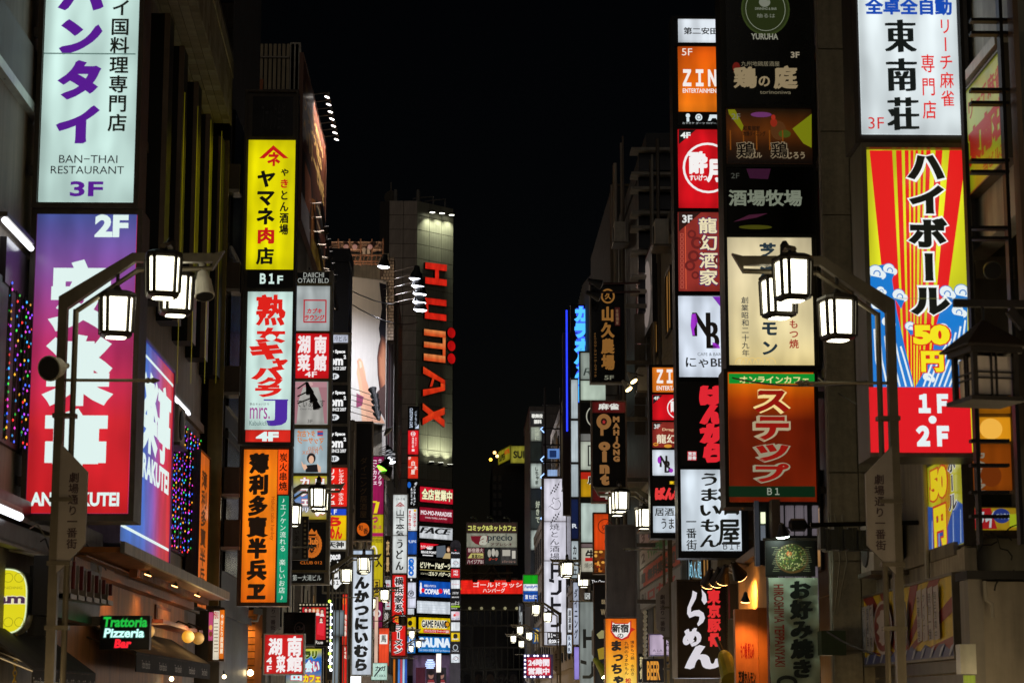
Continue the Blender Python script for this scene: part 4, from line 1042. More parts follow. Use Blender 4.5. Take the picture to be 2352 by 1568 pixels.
p.poly([(961, 1246), (1004, 1250), (961, 1262)], '#d81828'); ft(p, 'サバゲースタジオ', 962, 1252, 990, 1260, '#f4e0e0', b=.03); ft(p, 'BRAVE POINT', 963, 1265, 998, 1271, '#f0f0f0', b=.04); p.rect(966, 1274, 990, 1276, '#f0f0f0'); p.poly([(974, 1256), (988, 1257), (986, 1262), (977, 1261)], '#e8e8e8')
p.poly([(998, 1254), (1018, 1252), (1020, 1280), (998, 1279)], '#58606a'); p.ell(1026, 1262, 5, 8, '#5a3a24'); p.ell(1025, 1262, 3.2, 5, '#dcb494'); p.poly([(1018, 1270), (1034, 1270), (1035, 1283), (1012, 1282)], '#b8a070'); s.done()
s, p = face('face_board', 'black board with gold rimmed cream kana, two lines, on the letter tower', 959, 1286, 1035, 1329, '#14140e', on=0); ft(p, 'ビリヤード&ダーツ', 961, 1291, 1031, 1306, '#f0ecc8', b=.04, sh=.1); ft(p, 'ゴルフ バグース', 980, 1313, 1031, 1323, '#f0ecc8', b=.04, sh=.1); p.rect(960, 1309, 1033, 1310.5, '#b8a860'); ft(p, 'シミュレーション', 962, 1314, 979, 1319, '#f0ecc8', b=.0); s.done()
s, p = face('face_board', 'blue bowling board with white letters and a red ball', 958, 1331, 1035, 1374, '#1454b8'); ft(p, 'COPAB', 970, 1352, 1004, 1364, '#f2f4fa', b=.05, sh=.1); p.ell(1007, 1357, 5, 5.5, '#e01828'); ft(p, 'WL', 1013, 1352, 1031, 1364, '#f2f4fa', b=.05, sh=.1); ft(p, '新宿コパボウル', 970, 1342, 997, 1348, '#f2f4fa', b=.02); p.ell(962, 1352, 2.5, 11, '#f2f4fa'); p.ell(962, 1341, 1.8, 4, '#f2f4fa'); p.ell(967, 1355, 4, 5, '#e01828'); s.done()
s, p = face('face_board', 'blank white light box on the letter tower between blue and yellow boards', 953, 1377, 1035, 1412, '#dce4ec')
for i in range(1, 6): p.rect(955, 1377 + i * 6, 1033, 1378 + i * 6, '#b8c4d0')
s.done()
s, p = face('face_board', 'yellow game arcade board with bold black white-edged letters', 957, 1415, 1034, 1457, '#e8c808'); ft(p, 'GAME PANIC', 964, 1424, 1022, 1441, '#101010', b=.04, out='#f4f4e8', ob=.1); p.ell(1023, 1433, 6, 7, '#181408', ring=.5); p.ell(1023, 1433, 4, 5, '#d89018'); p.rect(968, 1445, 1028, 1453, '#c81828'); ft(p, 'プライズ ビデオ アーケード 音楽', 970, 1446, 1026, 1452, '#f4f0e8', b=.02); s.done()
s, p = face('face_board', 'blue sauna board with large white serif letters', 956, 1459, 1034, 1500, '#1878c8'); ft(p, 'SAUNA', 958, 1464, 1031, 1486, '#e4f0fa', b=.02, nib=(.05, 0)); ft(p, '24h OPEN 仮眠室 個室 Spa Restaurant', 958, 1490, 1032, 1496, '#c8e0f4', b=.0); s.done()
fr = FY(171.7)
s = Sign('face_board', 'left return of the yellow arcade board, with a black figure', 171.7, (930, 1415, 956, 1457), dep=.2, fw=1); p = s.panel(931, 1416, 955, 1456, '#d8b808'); p.ell(942, 1430, 5, 6, '#181408'); p.text('PANIC', 932, 1440, 953, 1447, '#101010', b=.04, out='#f4f4e8'); s.done()
s = Sign('face_board', 'left return of the blue sauna board', 171.7, (930, 1459, 955, 1500), dep=.2, fw=1); p = s.panel(931, 1460, 954, 1499, '#1878c8'); p.text('NA', 931, 1465, 953, 1485, '#e4f0fa', b=.03); p.text('SPA', 933, 1489, 951, 1496, '#c8e0f4', b=.0); s.done()
s = Sign('face_board', 'left return of the blank white light box', 171.7, (930, 1380, 952, 1412), dep=.2, fw=1); p = s.panel(931, 1381, 951, 1411, '#d4dce4'); s.done()

# --- dark pylon with square floor signs
PY = thing('pylon_sign', 'dark rounded pylon with a column of small square signs beside the letter tower', 'sign', (P(1046, 1400, 150).x, 150, 0))
a = FY(150).rect(1034, 1240, 1058, 1520); pl = paint('#55525c', .5, .2)
mb = MB(); mb.box(FY(150), a[0], a[2], 0, a[3] - .35, -.3, -.04, pl)
c0 = ((a[0] + a[2]) / 2, a[3] - .35); rr = (a[2] - a[0]) / 2
mb.prism(FY(150), [(c0[0] + rr * math.cos(R(g)), c0[1] + rr * math.sin(R(g))) for g in range(0, 181, 15)], -.3, -.04, pl); mb.build('body', PY)
items = [('#dfe8f2', 1268 - 12, 'Pavilion', 0), ('#e4ecf2', 1284, '', 1), ('#d81c24', 1320 - 12, 'MO', 1), ('#e4e8ec', 1344 - 12, '〰', 1), ('#202226', 1368 - 12, '', 1), ('#101010', 1392 - 12, 'BAGUS', 1), ('#e8e4ec', 1405, '', 1), ('#eef4f8', 1430, '', 1), ('#ecc810', 1454, 'PANIC', 1), ('#282a30', 1479, 'SAUNA', 1), ('#e4ecf2', 1503, '', 1)]
for i, (c, v, tx, bx_) in enumerate([('#34323a', 1258, 0, 0), ('#e4ecf2', 1282, 0, 1), ('#d81c24', 1306, 0, 1), ('#e4e8ec', 1331, 0, 1), ('#1c1e22', 1355, 0, 1), ('#121212', 1379, 0, 1), ('#ece4ec', 1403, 0, 1), ('#eef4f8', 1428, 0, 1), ('#ecc810', 1452, 0, 1), ('#26282e', 1477, 0, 1), ('#e4ecf2', 1501, 0, 1)]):
    bright = c not in ('#34323a', '#1c1e22', '#121212', '#26282e')
    p = small(PY, 150, (1036, v, 1056, v + 20), c, on=bright)
    if i == 0: p.text('Pavilion', 1037, v + 9, 1055, v + 13, '#e8e8f0', b=.02); p.ell(1046, v + 5, 2.5, 1, '#e01828')
    elif i in (1, 10): p.ell(1047, v + 10, 5, 5, '#404850', ring=.18); p.line([(1039, v + 11), (1043, v + 12), (1048, v + 7), (1054, v + 11)], .6, '#b06060')
    elif i == 2: p.text('MO', 1042, v + 3, 1052, v + 8, '#f4e8e8', b=.04); p.text('MO', 1042, v + 10, 1052, v + 15, '#f4e8e8', b=.04)
    elif i == 3: p.text('Salon', 1038, v + 8, 1054, v + 11, '#c03040', b=.0); p.text('f', 1037, v + 1, 1039, v + 3, '#202020', b=0)
    elif i == 4: p.text('スタジオ', 1039, v + 3, 1053, v + 9, '#e0e0e0', b=.03, sh=.2); p.text('BRAVE', 1038, v + 14, 1054, v + 17, '#e0e0e0', b=.03)
    elif i == 5: p.text('ダーツ', 1045, v + 1, 1055, v + 5, '#f0f0e8', b=.03); p.text('ビリヤード', 1037, v + 5, 1055, v + 10, '#f0f0e8', b=.04); p.rect(1036, v + 11, 1056, v + 15, '#90b818'); p.text('BAGUS', 1037, v + 16, 1050, v + 19, '#f0f0e8', b=.0)
    elif i == 6: p.ell(1050, v + 6, 5, 5, '#e8a8b8'); p.ell(1044, v + 9, 3, 3, '#e04030'); p.text('ボウリング', 1037, v + 15, 1055, v + 19, '#4060a0', b=.02)
    elif i == 8: p.ell(1046, v + 8, 5, 6, '#181408'); p.text('PANIC', 1039, v + 13, 1053, v + 16, '#f4f4f0', b=.04, out='#181408')
    elif i == 9: p.ell(1046, v + 9, 6, 7, '#aab4bc', ring=.3); p.text('SAUNA', 1038, v + 16, 1054, v + 19, '#d8dce0', b=.0)
    p.done()

# ================================================================== right side signs
XB = 5.35
s = Sign('vertical_sign', 'white light box with large black characters and red side text, nearest at upper right', 21.6, (1958, -70, 2224, 332), dep=.55, fw=10, arms=(XB, (60, 250)), fc='#3a3430')
p = s.panel(1975, -60, 2208, 308, '#e8f3f6', hot=1.1)
p.text('全卓全自動', 1986, -4, 2186, 36, '#1048b0', b=.04); p.text('東南荘', 2034, 46, 2108, 300, '#0c1414', 1, .0, nib=(.055, .005), pitch=1.1)
p.text('リーチ麻雀', 2157, 46, 2189, 245, '#e02222', 1, .01); p.text('専門店', 2117, 126, 2148, 274, '#e02222', 1, .01, pitch=1.2); p.text('3F', 1994, 270, 2030, 297, '#d03030', b=-.0)
s.done()
s = Sign('vertical_sign', 'tall yellow light box with red rays, blue waves and white edged kana', 21.6, (1985, 334, 2234, 1052), dep=.55, fw=11, arms=(XB, (420, 980)), fc='#5a564c', lip=.1)
p = s.panel(1995, 345, 2222, 1037, '#ecec28', hot=1.06)
# red rays
def ray_(ub, ua, wb, wa, vb=892, va=345): p.poly([(ub - wb / 2, vb), (ub + wb / 2, vb), (ua + wa / 2, va), (ua - wa / 2, va)], '#e21c1c')
for ub, ua, wb, wa in ((2060, 1992, 14, 48), (2072, 2038, 9, 22), (2082, 2064, 6, 13), (2090, 2082, 5, 9), (2096, 2094, 4, 7), (2102, 2105, 3, 6), (2108, 2118, 3, 6), (2114, 2132, 5, 10), (2124, 2156, 9, 16), (2138, 2226, 16, 40)):
    ua = min(max(ua, 1997 + wa / 2), 2220 - wa / 2); p.poly([(ub - wb / 2, 892), (ub + wb / 2, 892), (ua + wa / 2, 346), (ua - wa / 2, 346)], '#e21c1c')
BL, WH = '#1478cc', '#e6f0f2'
for pts in ([(1997, 892), (1997, 640), (2008, 612), (2030, 608), (2048, 640), (2060, 720), (2078, 800), (2100, 892)], [(2100, 892), (2140, 820), (2150, 745), (2165, 690), (2190, 668), (2221, 690), (2221, 892)]): p.poly(pts, BL)
for (u, v, r) in ((2010, 624, 17), (2040, 618, 14), (2014, 700, 16), (2062, 678, 15), (2036, 740, 14), (2020, 668, 10), (2170, 672, 16), (2205, 670, 17), (2150, 700, 12), (2196, 716, 15), (2162, 756, 13), (2086, 752, 12), (2126, 868, 12)):
    p.ell(u, v, r, r * .9, BL, 20); p.ell(u, v, r * .9, r * .8, WH, 20); p.ell(u + r * .8, v + r * .5, r * .62, r * .6, WH, 18); p.ell(u + r * .2, v + r * .35, r * .5, r * .5, BL, 16, a0=-40, a1=190, ring=.3); p.poly([(u - r * .6, v + r * .6), (u + r * .9, v + r * .9), (u + r * .4, v + r * 2.2), (u, v + r * 1.6)], BL)
for k in range(6): p.line([(2004 + k * 12, 760 + k * 8), (2008 + k * 13, 830), (2020 + k * 14, 890)], 4, WH); p.line([(2212 - k * 11, 740 + k * 14), (2202 - k * 12, 820), (2176 - k * 12, 890)], 4, WH)
p.text('ハイボール', 2080, 362, 2172, 728, '#0e120e', 1, .06, out='#f2f6f4', ob=.06, pitch=1.12)
p.text('50', 2092, 750, 2176, 796, '#f4e420', b=.07, out='#d81818', ob=.06); p.text('円', 2110, 810, 2162, 858, '#f4e420', b=.06, out='#d81818', ob=.06)
p.rect(1993, 893, 2224, 1042, '#dc1420'); p.text('１Ｆ', 2104, 908, 2172, 952, WH, b=.08); p.ell(2136, 967, 9, 9, WH); p.text('２Ｆ', 2098, 980, 2174, 1028, WH, b=.08); p.rect(1996, 690, 2222, 691, '#7a7a40')
s.done()
# facade side sign (yellow) behind ladder frame
fr = FXR(XB)
def fsign(name, label, u0, v0, u1, v1, c, on=1, fx=None, dep=.12, stops=None, s_=1., fw=3, fc=None, ax=1, mat=None):
    """facade sign given by its far-top (u0,v0) and near-bottom (u1,v1) picture corners"""
    f = fx or fr; a = f.st(u0, v0); b = f.st(u1, v1); t1 = a[1]; t0 = b[1]
    if t0 > t1: t0, t1 = t1, t0
    s = Sign(name, label, 0, None, fr=f, st=(min(a[0], b[0]), t0, max(a[0], b[0]), t1), dep=dep, fw=fw, fc=fc)
    p = s.panel(0, 0, 0, 0, c, on, stops, s_, ax, st=(s.r[0] + .03, t0 + .03, s.r[2] - .03, t1 - .03), mat=mat)
    s.p = p
    return s, p
def fst(p, x0, y0, x1, y1):
    """0..1 box of the panel (y down) -> st"""
    a = p.sign.r; w, h = a[2] - a[0], a[3] - a[1]
    return (a[0] + x0 * w, a[3] - y1 * h, a[0] + x1 * w, a[3] - y0 * h)
s, p = fsign('facade_board', 'dim yellow facade board with red characters behind the black ladder frame', 2222, 320, 2312, 290, '#98a010', s_=.5)
s.done(); 
for o in list(s.root.children): pass
p2 = p
# redo with explicit heights
def kill(root):
    for c in list(root.children): kill(c)
    bpy.data.objects.remove(root)
kill(s.root)
a = fr.st(2218, 300)[0]; b = -19.9; z1 = fr.st(2250, 170)[1]; z0 = fr.st(2290, 392)[1]
s = Sign('facade_board', 'dim yellow facade board with red characters behind the black ladder frame', 0, None, fr=fr, st=(a, z0, b, z1), dep=.1, fw=3)
p = s.panel(0, 0, 0, 0, '#98a010', st=(a + .02, z0 + .02, b - .02, z1 - .02), s_=.55)
p.text('リーチ麻雀', 0, 0, 0, 0, '#a01808', b=.03, st=fst(p, .1, .12, .9, .32), s=.6); p.text('東南荘', 0, 0, 0, 0, '#a01808', b=.06, st=fst(p, .06, .4, .94, .75), s=.6); p.text('当ビル3F', 0, 0, 0, 0, '#a01808', b=.02, st=fst(p, .4, .8, .94, .93), s=.6)
s.done()
t = thing('side_wall', 'grey streaked metal wall above and around the dim yellow board, right edge', 'wall', (5.5, 21, z0)); mb = MB(); mb.bx(5.46, 5.7, 20.12, 22.38, z0 - .5, z1 + 6, paint('#9a9a90', .6, .1, .35, 2)); mb.build('wall', t)
mb = MB(); mb.bx(5.3, 5.45, 20.12, 22.3, z1 + .05, z1 + .16, paint('#b0aa9a', .4, .3)); mb.build('flashing', t)
a = fr.st(2132, 1150)[0]; b = fr.st(2216, 1150)[0]; z1 = fr.st(2190, 1040)[1]; z0 = fr.st(2216, 1252)[1]
s = Sign('facade_board', 'slanted facade copy of the yellow and blue wave sign, dimly glowing, lower right', 0, None, fr=fr, st=(a, z0, b, z1), dep=.1, fw=3)
p = s.panel(0, 0, 0, 0, '#c8c414', st=(a + .02, z0 + .02, b - .02, z1 - .02), s_=.62)  # unlit board; its dim glow stands in for light on it
for i in range(7): p.mb.poly(fr, [(a + .05 + i * .07 + (b - a) * .35, z0 + .1), (a + .07 + i * .07 + (b - a) * .35, z0 + .1), (a + .08 + i * .08 + (b - a) * .35, z1 - .05), (a + .05 + i * .08 + (b - a) * .35, z1 - .05)], p._d(), ink('#b81818', 1, .7))
h = z1 - z0; w = b - a
p.mb.poly(fr, [(a + .03, z0 + .03), (b - .03, z0 + .03), (b - .03, z0 + h * .42), (a + w * .8, z0 + h * .5), (a + w * .5, z0 + h * .2), (a + w * .25, z0 + h * .5), (a + .03, z0 + h * .55)], p._d(), ink('#1a4a98', 1, .8))
for i in range(5): 
    q = a + w * (.1 + .2 * i); p.mb.poly(fr, [(q, z0 + .04), (q + .03, z0 + .04), (q + .06, z0 + h * .38), (q + .04, z0 + h * .38)], p._d(), ink('#b8c8d8', 1, .8))
p.text('50', 0, 0, 0, 0, '#e8d018', b=.08, st=fst(p, .12, .08, .6, .42), out='#c01818', s=.8); p.text('円', 0, 0, 0, 0, '#e8d018', b=.07, st=fst(p, .2, .5, .55, .95), out='#c01818', s=.8); p.text('ボール', 0, 0, 0, 0, '#101010', 1, .03, st=fst(p, .64, .02, .86, .6), out='#d8d8d8', s=.8)
s.done()
mb = MB(); mb.box(fr, a, b + .02, z0 - .75, z0 - .03, -.1, .03, paint('#9c9280', .9, 0, .4, 2, .5)); mb.build('plaster_patch', bR0)
# long low facade board with rays and waves
a = fr.st(1990, 1400)[0]; b = fr.st(2226, 1400)[0]; z1 = fr.st(2226, 1312)[1]; z0 = fr.st(2226, 1512)[1]
s = Sign('facade_board', 'long unlit yellow board with dark red rays, menu strips and waves at lower right', 0, None, fr=Fr((5.2, 0, 0), (0, -1, 0)), st=(a, z0, b, z1), dep=.2, fw=5, fc='#6c6458')
p = s.panel(0, 0, 0, 0, '#d0b010', 0, st=(a + .03, z0 + .03, b - .03, z1 - .03)); w = b - a; h = z1 - z0; f2 = s.fr
def q_(x, y): return (a + .03 + x * (w - .06), z1 - .03 - y * (h - .06))
def pp_(pts, c): p.mb.poly(f2, [q_(*c_) for c_ in pts], p._d(), ink(c, 0))
for x0, x1, y1 in ((0, .08, .75), (.1, .22, 0), (.3, .38, 0), (.47, .53, 0), (.62, .7, 0), (.8, .9, 0)):
    pp_([(.5, .98), (.53, .98), (x1, y1), (x0, y1)], '#8c2820')
pp_([(.5, .97), (1, .25), (1, .45), (.53, .98)], '#8c2820'); pp_([(.53, .98), (1, .75), (1, .9)], '#8c2820'); pp_([(.0, .45), (.0, .3), (.5, .95)], '#8c2820')
pts = [(0, 1), (1, 1)] + [(1 - i / 24, .86 + .05 * math.sin(i * 1.9)) for i in range(25)]; pp_(pts, '#3c4478')
for i in range(12):
    u = .04 + i * .084; pp_([(u, .99), (u + .02, .88), (u + .05, .84), (u + .03, .93), (u + .012, .99)], '#9aa0b8')
for x in (.07, .115, .16, .205): pp_([(x, .14), (x + .038, .12), (x + .038, .8), (x, .82)], '#b8aca8')
for x in (.70, .752, .805, .857): pp_([(x, .1), (x + .044, .08), (x + .044, .76), (x, .78)], '#b8aca8')
for i, x in enumerate((.07, .115, .16, .205, .70, .752, .805, .857)):
    p.text(['しお鍋', 'ラーメン', '唐揚串', 'つくね', '中華料理', 'ウィンナー', '焼酎一番', '毎日営業中'][i], 0, 0, 0, 0, '#241c1c', 1, .0, st=(q_(x + .01, 0)[0], q_(0, .76)[1], q_(x + .032, 0)[0], q_(0, .16)[1]))
cx, cy = q_(.36, .5); p.mb.poly(f2, [(cx + .1 * w * math.cos(R(g)), cy + .36 * h * math.sin(R(g))) for g in range(0, 360, 12)], p._d(), ink('#b8aca8', 0)); p.mb.poly(f2, [(cx + .09 * w * math.cos(R(g)), cy + .32 * h * math.sin(R(g))) for g in range(0, 360, 12)], p._d(), ink('#7c2820', 0))
p.mb.poly(f2, [(cx + (.04 + .03 * (g % 40 > 20)) * w * math.cos(R(g)), cy + .24 * h * math.sin(R(g))) for g in range(0, 360, 12)], p._d(), ink('#b8aca8', 0))
pp_([(.585, .2), (.61, .2), (.62, .5), (.61, .8), (.58, .8), (.57, .5)], '#6c6050')
s.done()
# brown end board with a white character and a pale oval
s = Sign('vertical_sign', 'brown board with one white brush character below a pale oval, lower right', 28.2, (1942, 1398, 1987, 1545), dep=.3, fw=1, fc='#3c2412')
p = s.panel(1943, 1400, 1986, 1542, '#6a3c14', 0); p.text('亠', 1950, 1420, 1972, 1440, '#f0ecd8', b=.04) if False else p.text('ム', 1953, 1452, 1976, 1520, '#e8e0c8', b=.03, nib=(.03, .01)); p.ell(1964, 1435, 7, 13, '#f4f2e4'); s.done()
# bottom-right plain block facing the camera
mb = MB(); f = FY(20.4); a = f.rect(2226, 1335, 2420, 1640); t = thing('plaster_wall', 'stained grey plaster wall block at the lower right corner', 'wall', (a[0] + 1, 20.5, 0))
mb.bx(a[0] + .15, a[2], 20.4, 20.7, 0.0, a[3], paint('#8a8274', .9, 0, .35, 1.6, .6)); mb.build('wall', t)
mb = MB(); mb.bx(a[0] + .0, a[0] + .14, 20.35, 20.7, 0, a[3] + .02, paint('#7a746a', .6, .1)); mb.build('corner_post', t)
mb = MB(); mb.bx(a[0] - .02, a[2], 20.3, 20.8, a[3] + .021, a[3] + .1, paint('#1c1a18', .7)); mb.build('coping', t)
for i in range(5):
    x = a[0] + .3 + i * .14; mb = MB(); pts = [(x, 20.34, a[3] + .1)]
    for k in range(5): pts.append((pts[-1][0] + random.uniform(-.05, .08), 20.33, pts[-1][2] - random.uniform(-.02, .09)))
    mb.tube(pts, .008, BLACK(), 4); mb.build('cable', t)
mb = MB(); x = P(2262, 1340, 20.3).x; mb.tube([(x, 20.3, a[3]), (x, 20.28, a[3] - .18), (x + .06, 20.28, a[3] - .22), (x + .06, 20.28, a[3] - .35)], .018, paint('#8a8478', .6), 6); mb.build('pipe', t)
# little switch box at the bottom
t = thing('meter_box', 'small pale metal box at the foot of the yellow wave board', 'box', P(2215, 1560, 20.3)); mb = MB(); q = f.rect(2192, 1480, 2228, 1548); mb.bx(q[0], q[2], 20.15, 20.33, q[1], q[3], paint('#a8a89a', .3, .5)); mb.build('casing', t); mb = MB(); mb.bx(q[0] + .02, q[2] - .02, 20.13, 20.149, q[1] - .12, q[1] - .01, lit('#98a820', .5)); mb.build('label_plate', t)

# ladder-like black steel frame
t = thing('steel_frame', 'black ladder-like steel frame at the right edge beside the yellow signs', 'steel frame', (5.3, 20.8, 0))
bk = paint('#171512', .45, .5)
fl = FY(19.65)
for u in (2226, 2318):
    q = fl.rect(u - 4, -60, u + 4, 1250); mb = MB(); mb.box(fl, q[0], q[2], q[1], q[3], -.06, .06, bk); mb.build('upright', t)
q = FY(19.5).rect(2332, -60, 2344, 700); mb = MB(); mb.box(FY(19.5), q[0], q[2], q[1], q[3], -.1, .1, paint('#6a5648', .5, .3)); mb.build('upright', t)
for v in (48, 78, 208, 238, 370, 396, 524, 548, 700, 852, 856 + 10, 1012, 1130, 1185, 968 + 100):
    q = fl.rect(2228, v - 3, 2316, v + 4); mb = MB(); mb.box(fl, q[0], q[2], q[1], q[3], -.05, .05, bk); mb.build('rung', t)
# concrete wall behind the ladder (facing the camera) with small windows & warm interior
f = FY(22.4); a = f.rect(2215, -100, 2500, 1320)
t = thing('recessed_wall', 'recessed grey wall with amber lit panes behind the black ladder frame', 'wall', (a[0] + 1, 22.5, 0))
mb = MB(); mb.bx(a[0] - .1, 9, 22.42, 22.6, 0, a[3], paint('#8c8672', .8, 0, .35, 2, .3)); mb.build('wall', t)
for i, (u0, v0, u1, v1, c, sx) in enumerate(((2222, 856, 2318, 948, '#c87810', .45), (2222, 958, 2320, 1012, '#e89818', .8), (2222, 1020, 2322, 1125, '#c05c10', .35), (2222, 1135, 2322, 1180, '#1c2418', 0), (2224, 402, 2310, 520, '#7e8a14', .4))):
    q = f.rect(u0, v0, u1, v1); mb = MB(); m = lit(c, sx) if sx else paint(c, .2)
    mb.box(f, q[0], q[2], q[1], q[3], -.03, .02, m); mb.build('pane', t)
p = Pan(None, t, f, .021, 1); p.text('RAMEN', 2240, 1040, 2262, 1130, '#b8a890', b=.03, rot=1, s=.4); p.ell(2275, 985, 26, 24, '#f8b848', s=.9); p.ell(2275, 1092, 24, 26, '#8a3c0c', s=.5); p.mb.build('lettering', t)
q = f.rect(2240, 590, 2330, 640); mb = MB(); mb.box(f, q[0], q[2], q[1], q[3], 0, .02, paint('#b8b098', .7)); mb.build('sill', t)
a = P(2278, 610, 21.2); horn((a.x, 21.3, a.z), (-.1, -1, -.35), .09, .25, 'dark round floodlight housing behind the black ladder frame', '#4a463c')
# colourful glimpse board below
s = Sign('gap_sign', 'red, blue and white game sign glimpsed behind cables at the right edge', 22.3, (2232, 1163, 2340, 1236), dep=.05, fw=2)
p = s.panel(2235, 1166, 2336, 1216, '#c8a020', s_=.6); p.poly([(2236, 1168), (2275, 1166), (2290, 1214), (2236, 1214)], '#b01c20', .6); p.text('ライ', 2240, 1172, 2285, 1212, '#d0d8d8', b=.06, s=.6, sh=.2); p.ell(2300, 1184, 20, 17, '#2a3c88', s=.6); p.text('エキラリ', 2288, 1178, 2318, 1192, '#b8c8d8', b=.02, s=.7); p.rect(2318, 1180, 2334, 1210, '#a8b820', .7)
s.done()
mb = MB()
for i in range(4):
    a = P(2240 + i * 22, 1225, 21.9); pts = [a]
    for k in range(6): pts.append(pts[-1] + Vector((random.uniform(-.02, .09), random.uniform(-.02, .02), random.uniform(-.09, .07))))
    mb.tube(pts, .007, BLACK(), 4)
mb.build('loose_cables', None, label='tangle of black cables below the game sign at the right edge', cat='cables', kind='stuff')

# concrete pilaster, tiled with joints (right of the dark tower)
f = FY(27.3); a = f.rect(1897, -80, 1982, 1700)
t = thing('tiled_pilaster', 'tall grey stone clad pier between the dark tower and the yellow ray sign', 'pier', (a[0] + .5, 27.4, 0))
mb = MB(); mb.bx(a[0], 5.6, 27.34, 27.5, 0, a[3], conc2); mb.build('wall', t)
z = 0; w = (5.55 - a[0]) / 2; gm = [paint('#8a8472', .7, 0, .3, 14, .4), paint('#7e7a6a', .7, 0, .3, 14, .4)]
while z < a[3] - 1:
    for i in range(2):
        mb = MB(); mb.bx(a[0] + i * w + .008, a[0] + (i + 1) * w - .008, 27.3, 27.339, z + .008, z + 1.14, random.choice(gm)); mb.build('stone_panel', t)
    z += 1.15
for i, u in enumerate((1902, 1918, 1934)):
    A = P(u, 1180, 27.2); mb = MB(); mb.tube([A, A + Vector((.05, 0, -.6)), A + Vector((.02 - i * .06, 0, -1.3))], .01, paint('#8c8878', .6), 4); mb.build('cable', t)
# black cable-trunk sign arm
f = FY(24.6); q = f.rect(1882, 1215, 2010, 1262)
t = thing('covered_sign', 'black plastic covered sign arm hanging left of the lower right lamp plate', 'sign', (q[0] + .3, 24.6, q[1]))
mb = MB()
N = 12
for i in range(N):
    x0 = q[0] + (q[2] - q[0]) * i / N; x1 = q[0] + (q[2] - q[0]) * (i + 1) / N; e = random.uniform(-.02, .03)
    mb.bx(x0, x1 - .002, 24.5 + e, 24.75, q[1] + random.uniform(-.02, .01), q[3] + e, paint('#141512', .35, 0, .4, 8, .8))
mb.build('cover', t, kind='stuff'); mb = MB(); mb.tube([(q[0] - .1, 24.6, q[3] + .05), (5.35, 24.6, q[3] + .08)], .03, bk, 6); mb.build('arm', t)
t = thing('green_box', 'small dark green box right of the pale green banner', 'box', P(1900, 1480, 27)); f = FY(27); q = f.rect(1884, 1448, 1940, 1504); mb = MB(); mb.bx(q[0], q[2], 26.9, 27.2, q[1], q[3], paint('#2c3c22', .5)); mb.build('casing', t)
t = thing('switch_panel', 'pale yellow switch panel under the brown board', 'box', P(1955, 1520, 27.9)); f = FY(27.9); q = f.rect(1934, 1514, 1965, 1568); mb = MB(); mb.bx(q[0], q[2], 27.8, 28.0, q[1], q[3], paint('#b8ae70', .5)); mb.build('casing', t)

# --- dark tower sign with stacked faces
s = Sign('tower_sign', 'dark tower sign with green disc on top and cream and orange boxes below', 31, (1660, -60, 1877, 846), dep=.6, fw=7, fc='#26251a', arms=(5.42, (100, 500)))
p = s.panel(1668, -50, 1864, 240, '#10130c', 0, mat=paint('#15180f', .25, 0, .2, 2)); p.on = 1; p.dim = .62
p.ell(1758, 22, 56, 60, '#38461c', ring=0); p.ell(1758, 22, 52, 56, '#2a3414'); p.ell(1758, 22, 46, 50, '#9aa08c', ring=.03); p.ell(1756, 6, 13, 11, '#8c9080'); p.poly([(1752, -6), (1762, -14), (1770, -2), (1764, 4)], '#788068')
p.text('DINNING & BAR', 1734, 18, 1784, 24, '#8c9080', b=.02); p.text('柚るは', 1738, 32, 1780, 42, '#8c9080', b=0, pitch=1); p.text('YURUHA', 1725, 78, 1787, 92, '#a0a08e', b=.03); p.text('3F', 1816, 120, 1836, 134, '#a89c84', b=.03)
p.ell(1691, 156, 9, 12, '#701810'); p.text('九州地鶏居酒屋', 1702, 142, 1790, 153, '#8c8268', b=0); p.text('鶏', 1684, 154, 1738, 204, '#a89470', b=.02, nib=(.03, .02)); p.text('の', 1742, 176, 1768, 200, '#a89470', b=.03); p.text('庭', 1776, 152, 1832, 206, '#a89470', b=.02, nib=(.03, .02)); p.text('torinoniwa', 1745, 209, 1816, 217, '#8c8268', b=0)
p = s.panel(1669, 250, 1865, 376, None, stops=[(0, '#0c0806'), (.3, '#2c1606'), (.6, '#5c2c08'), (1, '#1c1206')], s_=.8); p.dim = .6
p.poly([(1672, 252), (1688, 252), (1708, 290), (1704, 302), (1674, 262)], '#8c8c10'); p.poly([(1864, 262), (1864, 340), (1845, 330), (1820, 296)], '#8a9010'); p.ell(1788, 300, 18, 22, '#603818'); p.ell(1777, 282, 8, 10, '#a02c18'); p.ell(1776, 270, 5, 6, '#b83020'); p.ell(1802, 308, 14, 9, '#4a5818'); p.ell(1748, 264, 24, 6, '#7c3c78')
for k in range(5): p.rect(1676 + k * 30, 300, 1679 + k * 30, 345, '#8a4a10')
p.text('2F', 1680, 262, 1700, 275, '#888878', b=.0); p.text('和風個室', 1706, 290, 1745, 302, '#1a0e06', b=.02); p.text('地鶏ダイニング', 1706, 302, 1758, 314, '#1a0e06', b=.02)
p.text('鶏', 1692, 328, 1732, 364, '#100804', b=.02, out='#9c8a6c', ob=.05); p.text('バル', 1722, 350, 1750, 364, '#9c8a6c', b=.03); p.text('鶏', 1770, 328, 1808, 364, '#100804', b=.02, out='#9c8a6c', ob=.05); p.text('じろう', 1808, 350, 1848, 366, '#9c8a6c', b=.03)
p = s.panel(1670, 386, 1866, 536, '#0a0c08', 0, mat=paint('#0c0e0a', .12, 0, .2, 2)); p.on = 1; p.dim = .62
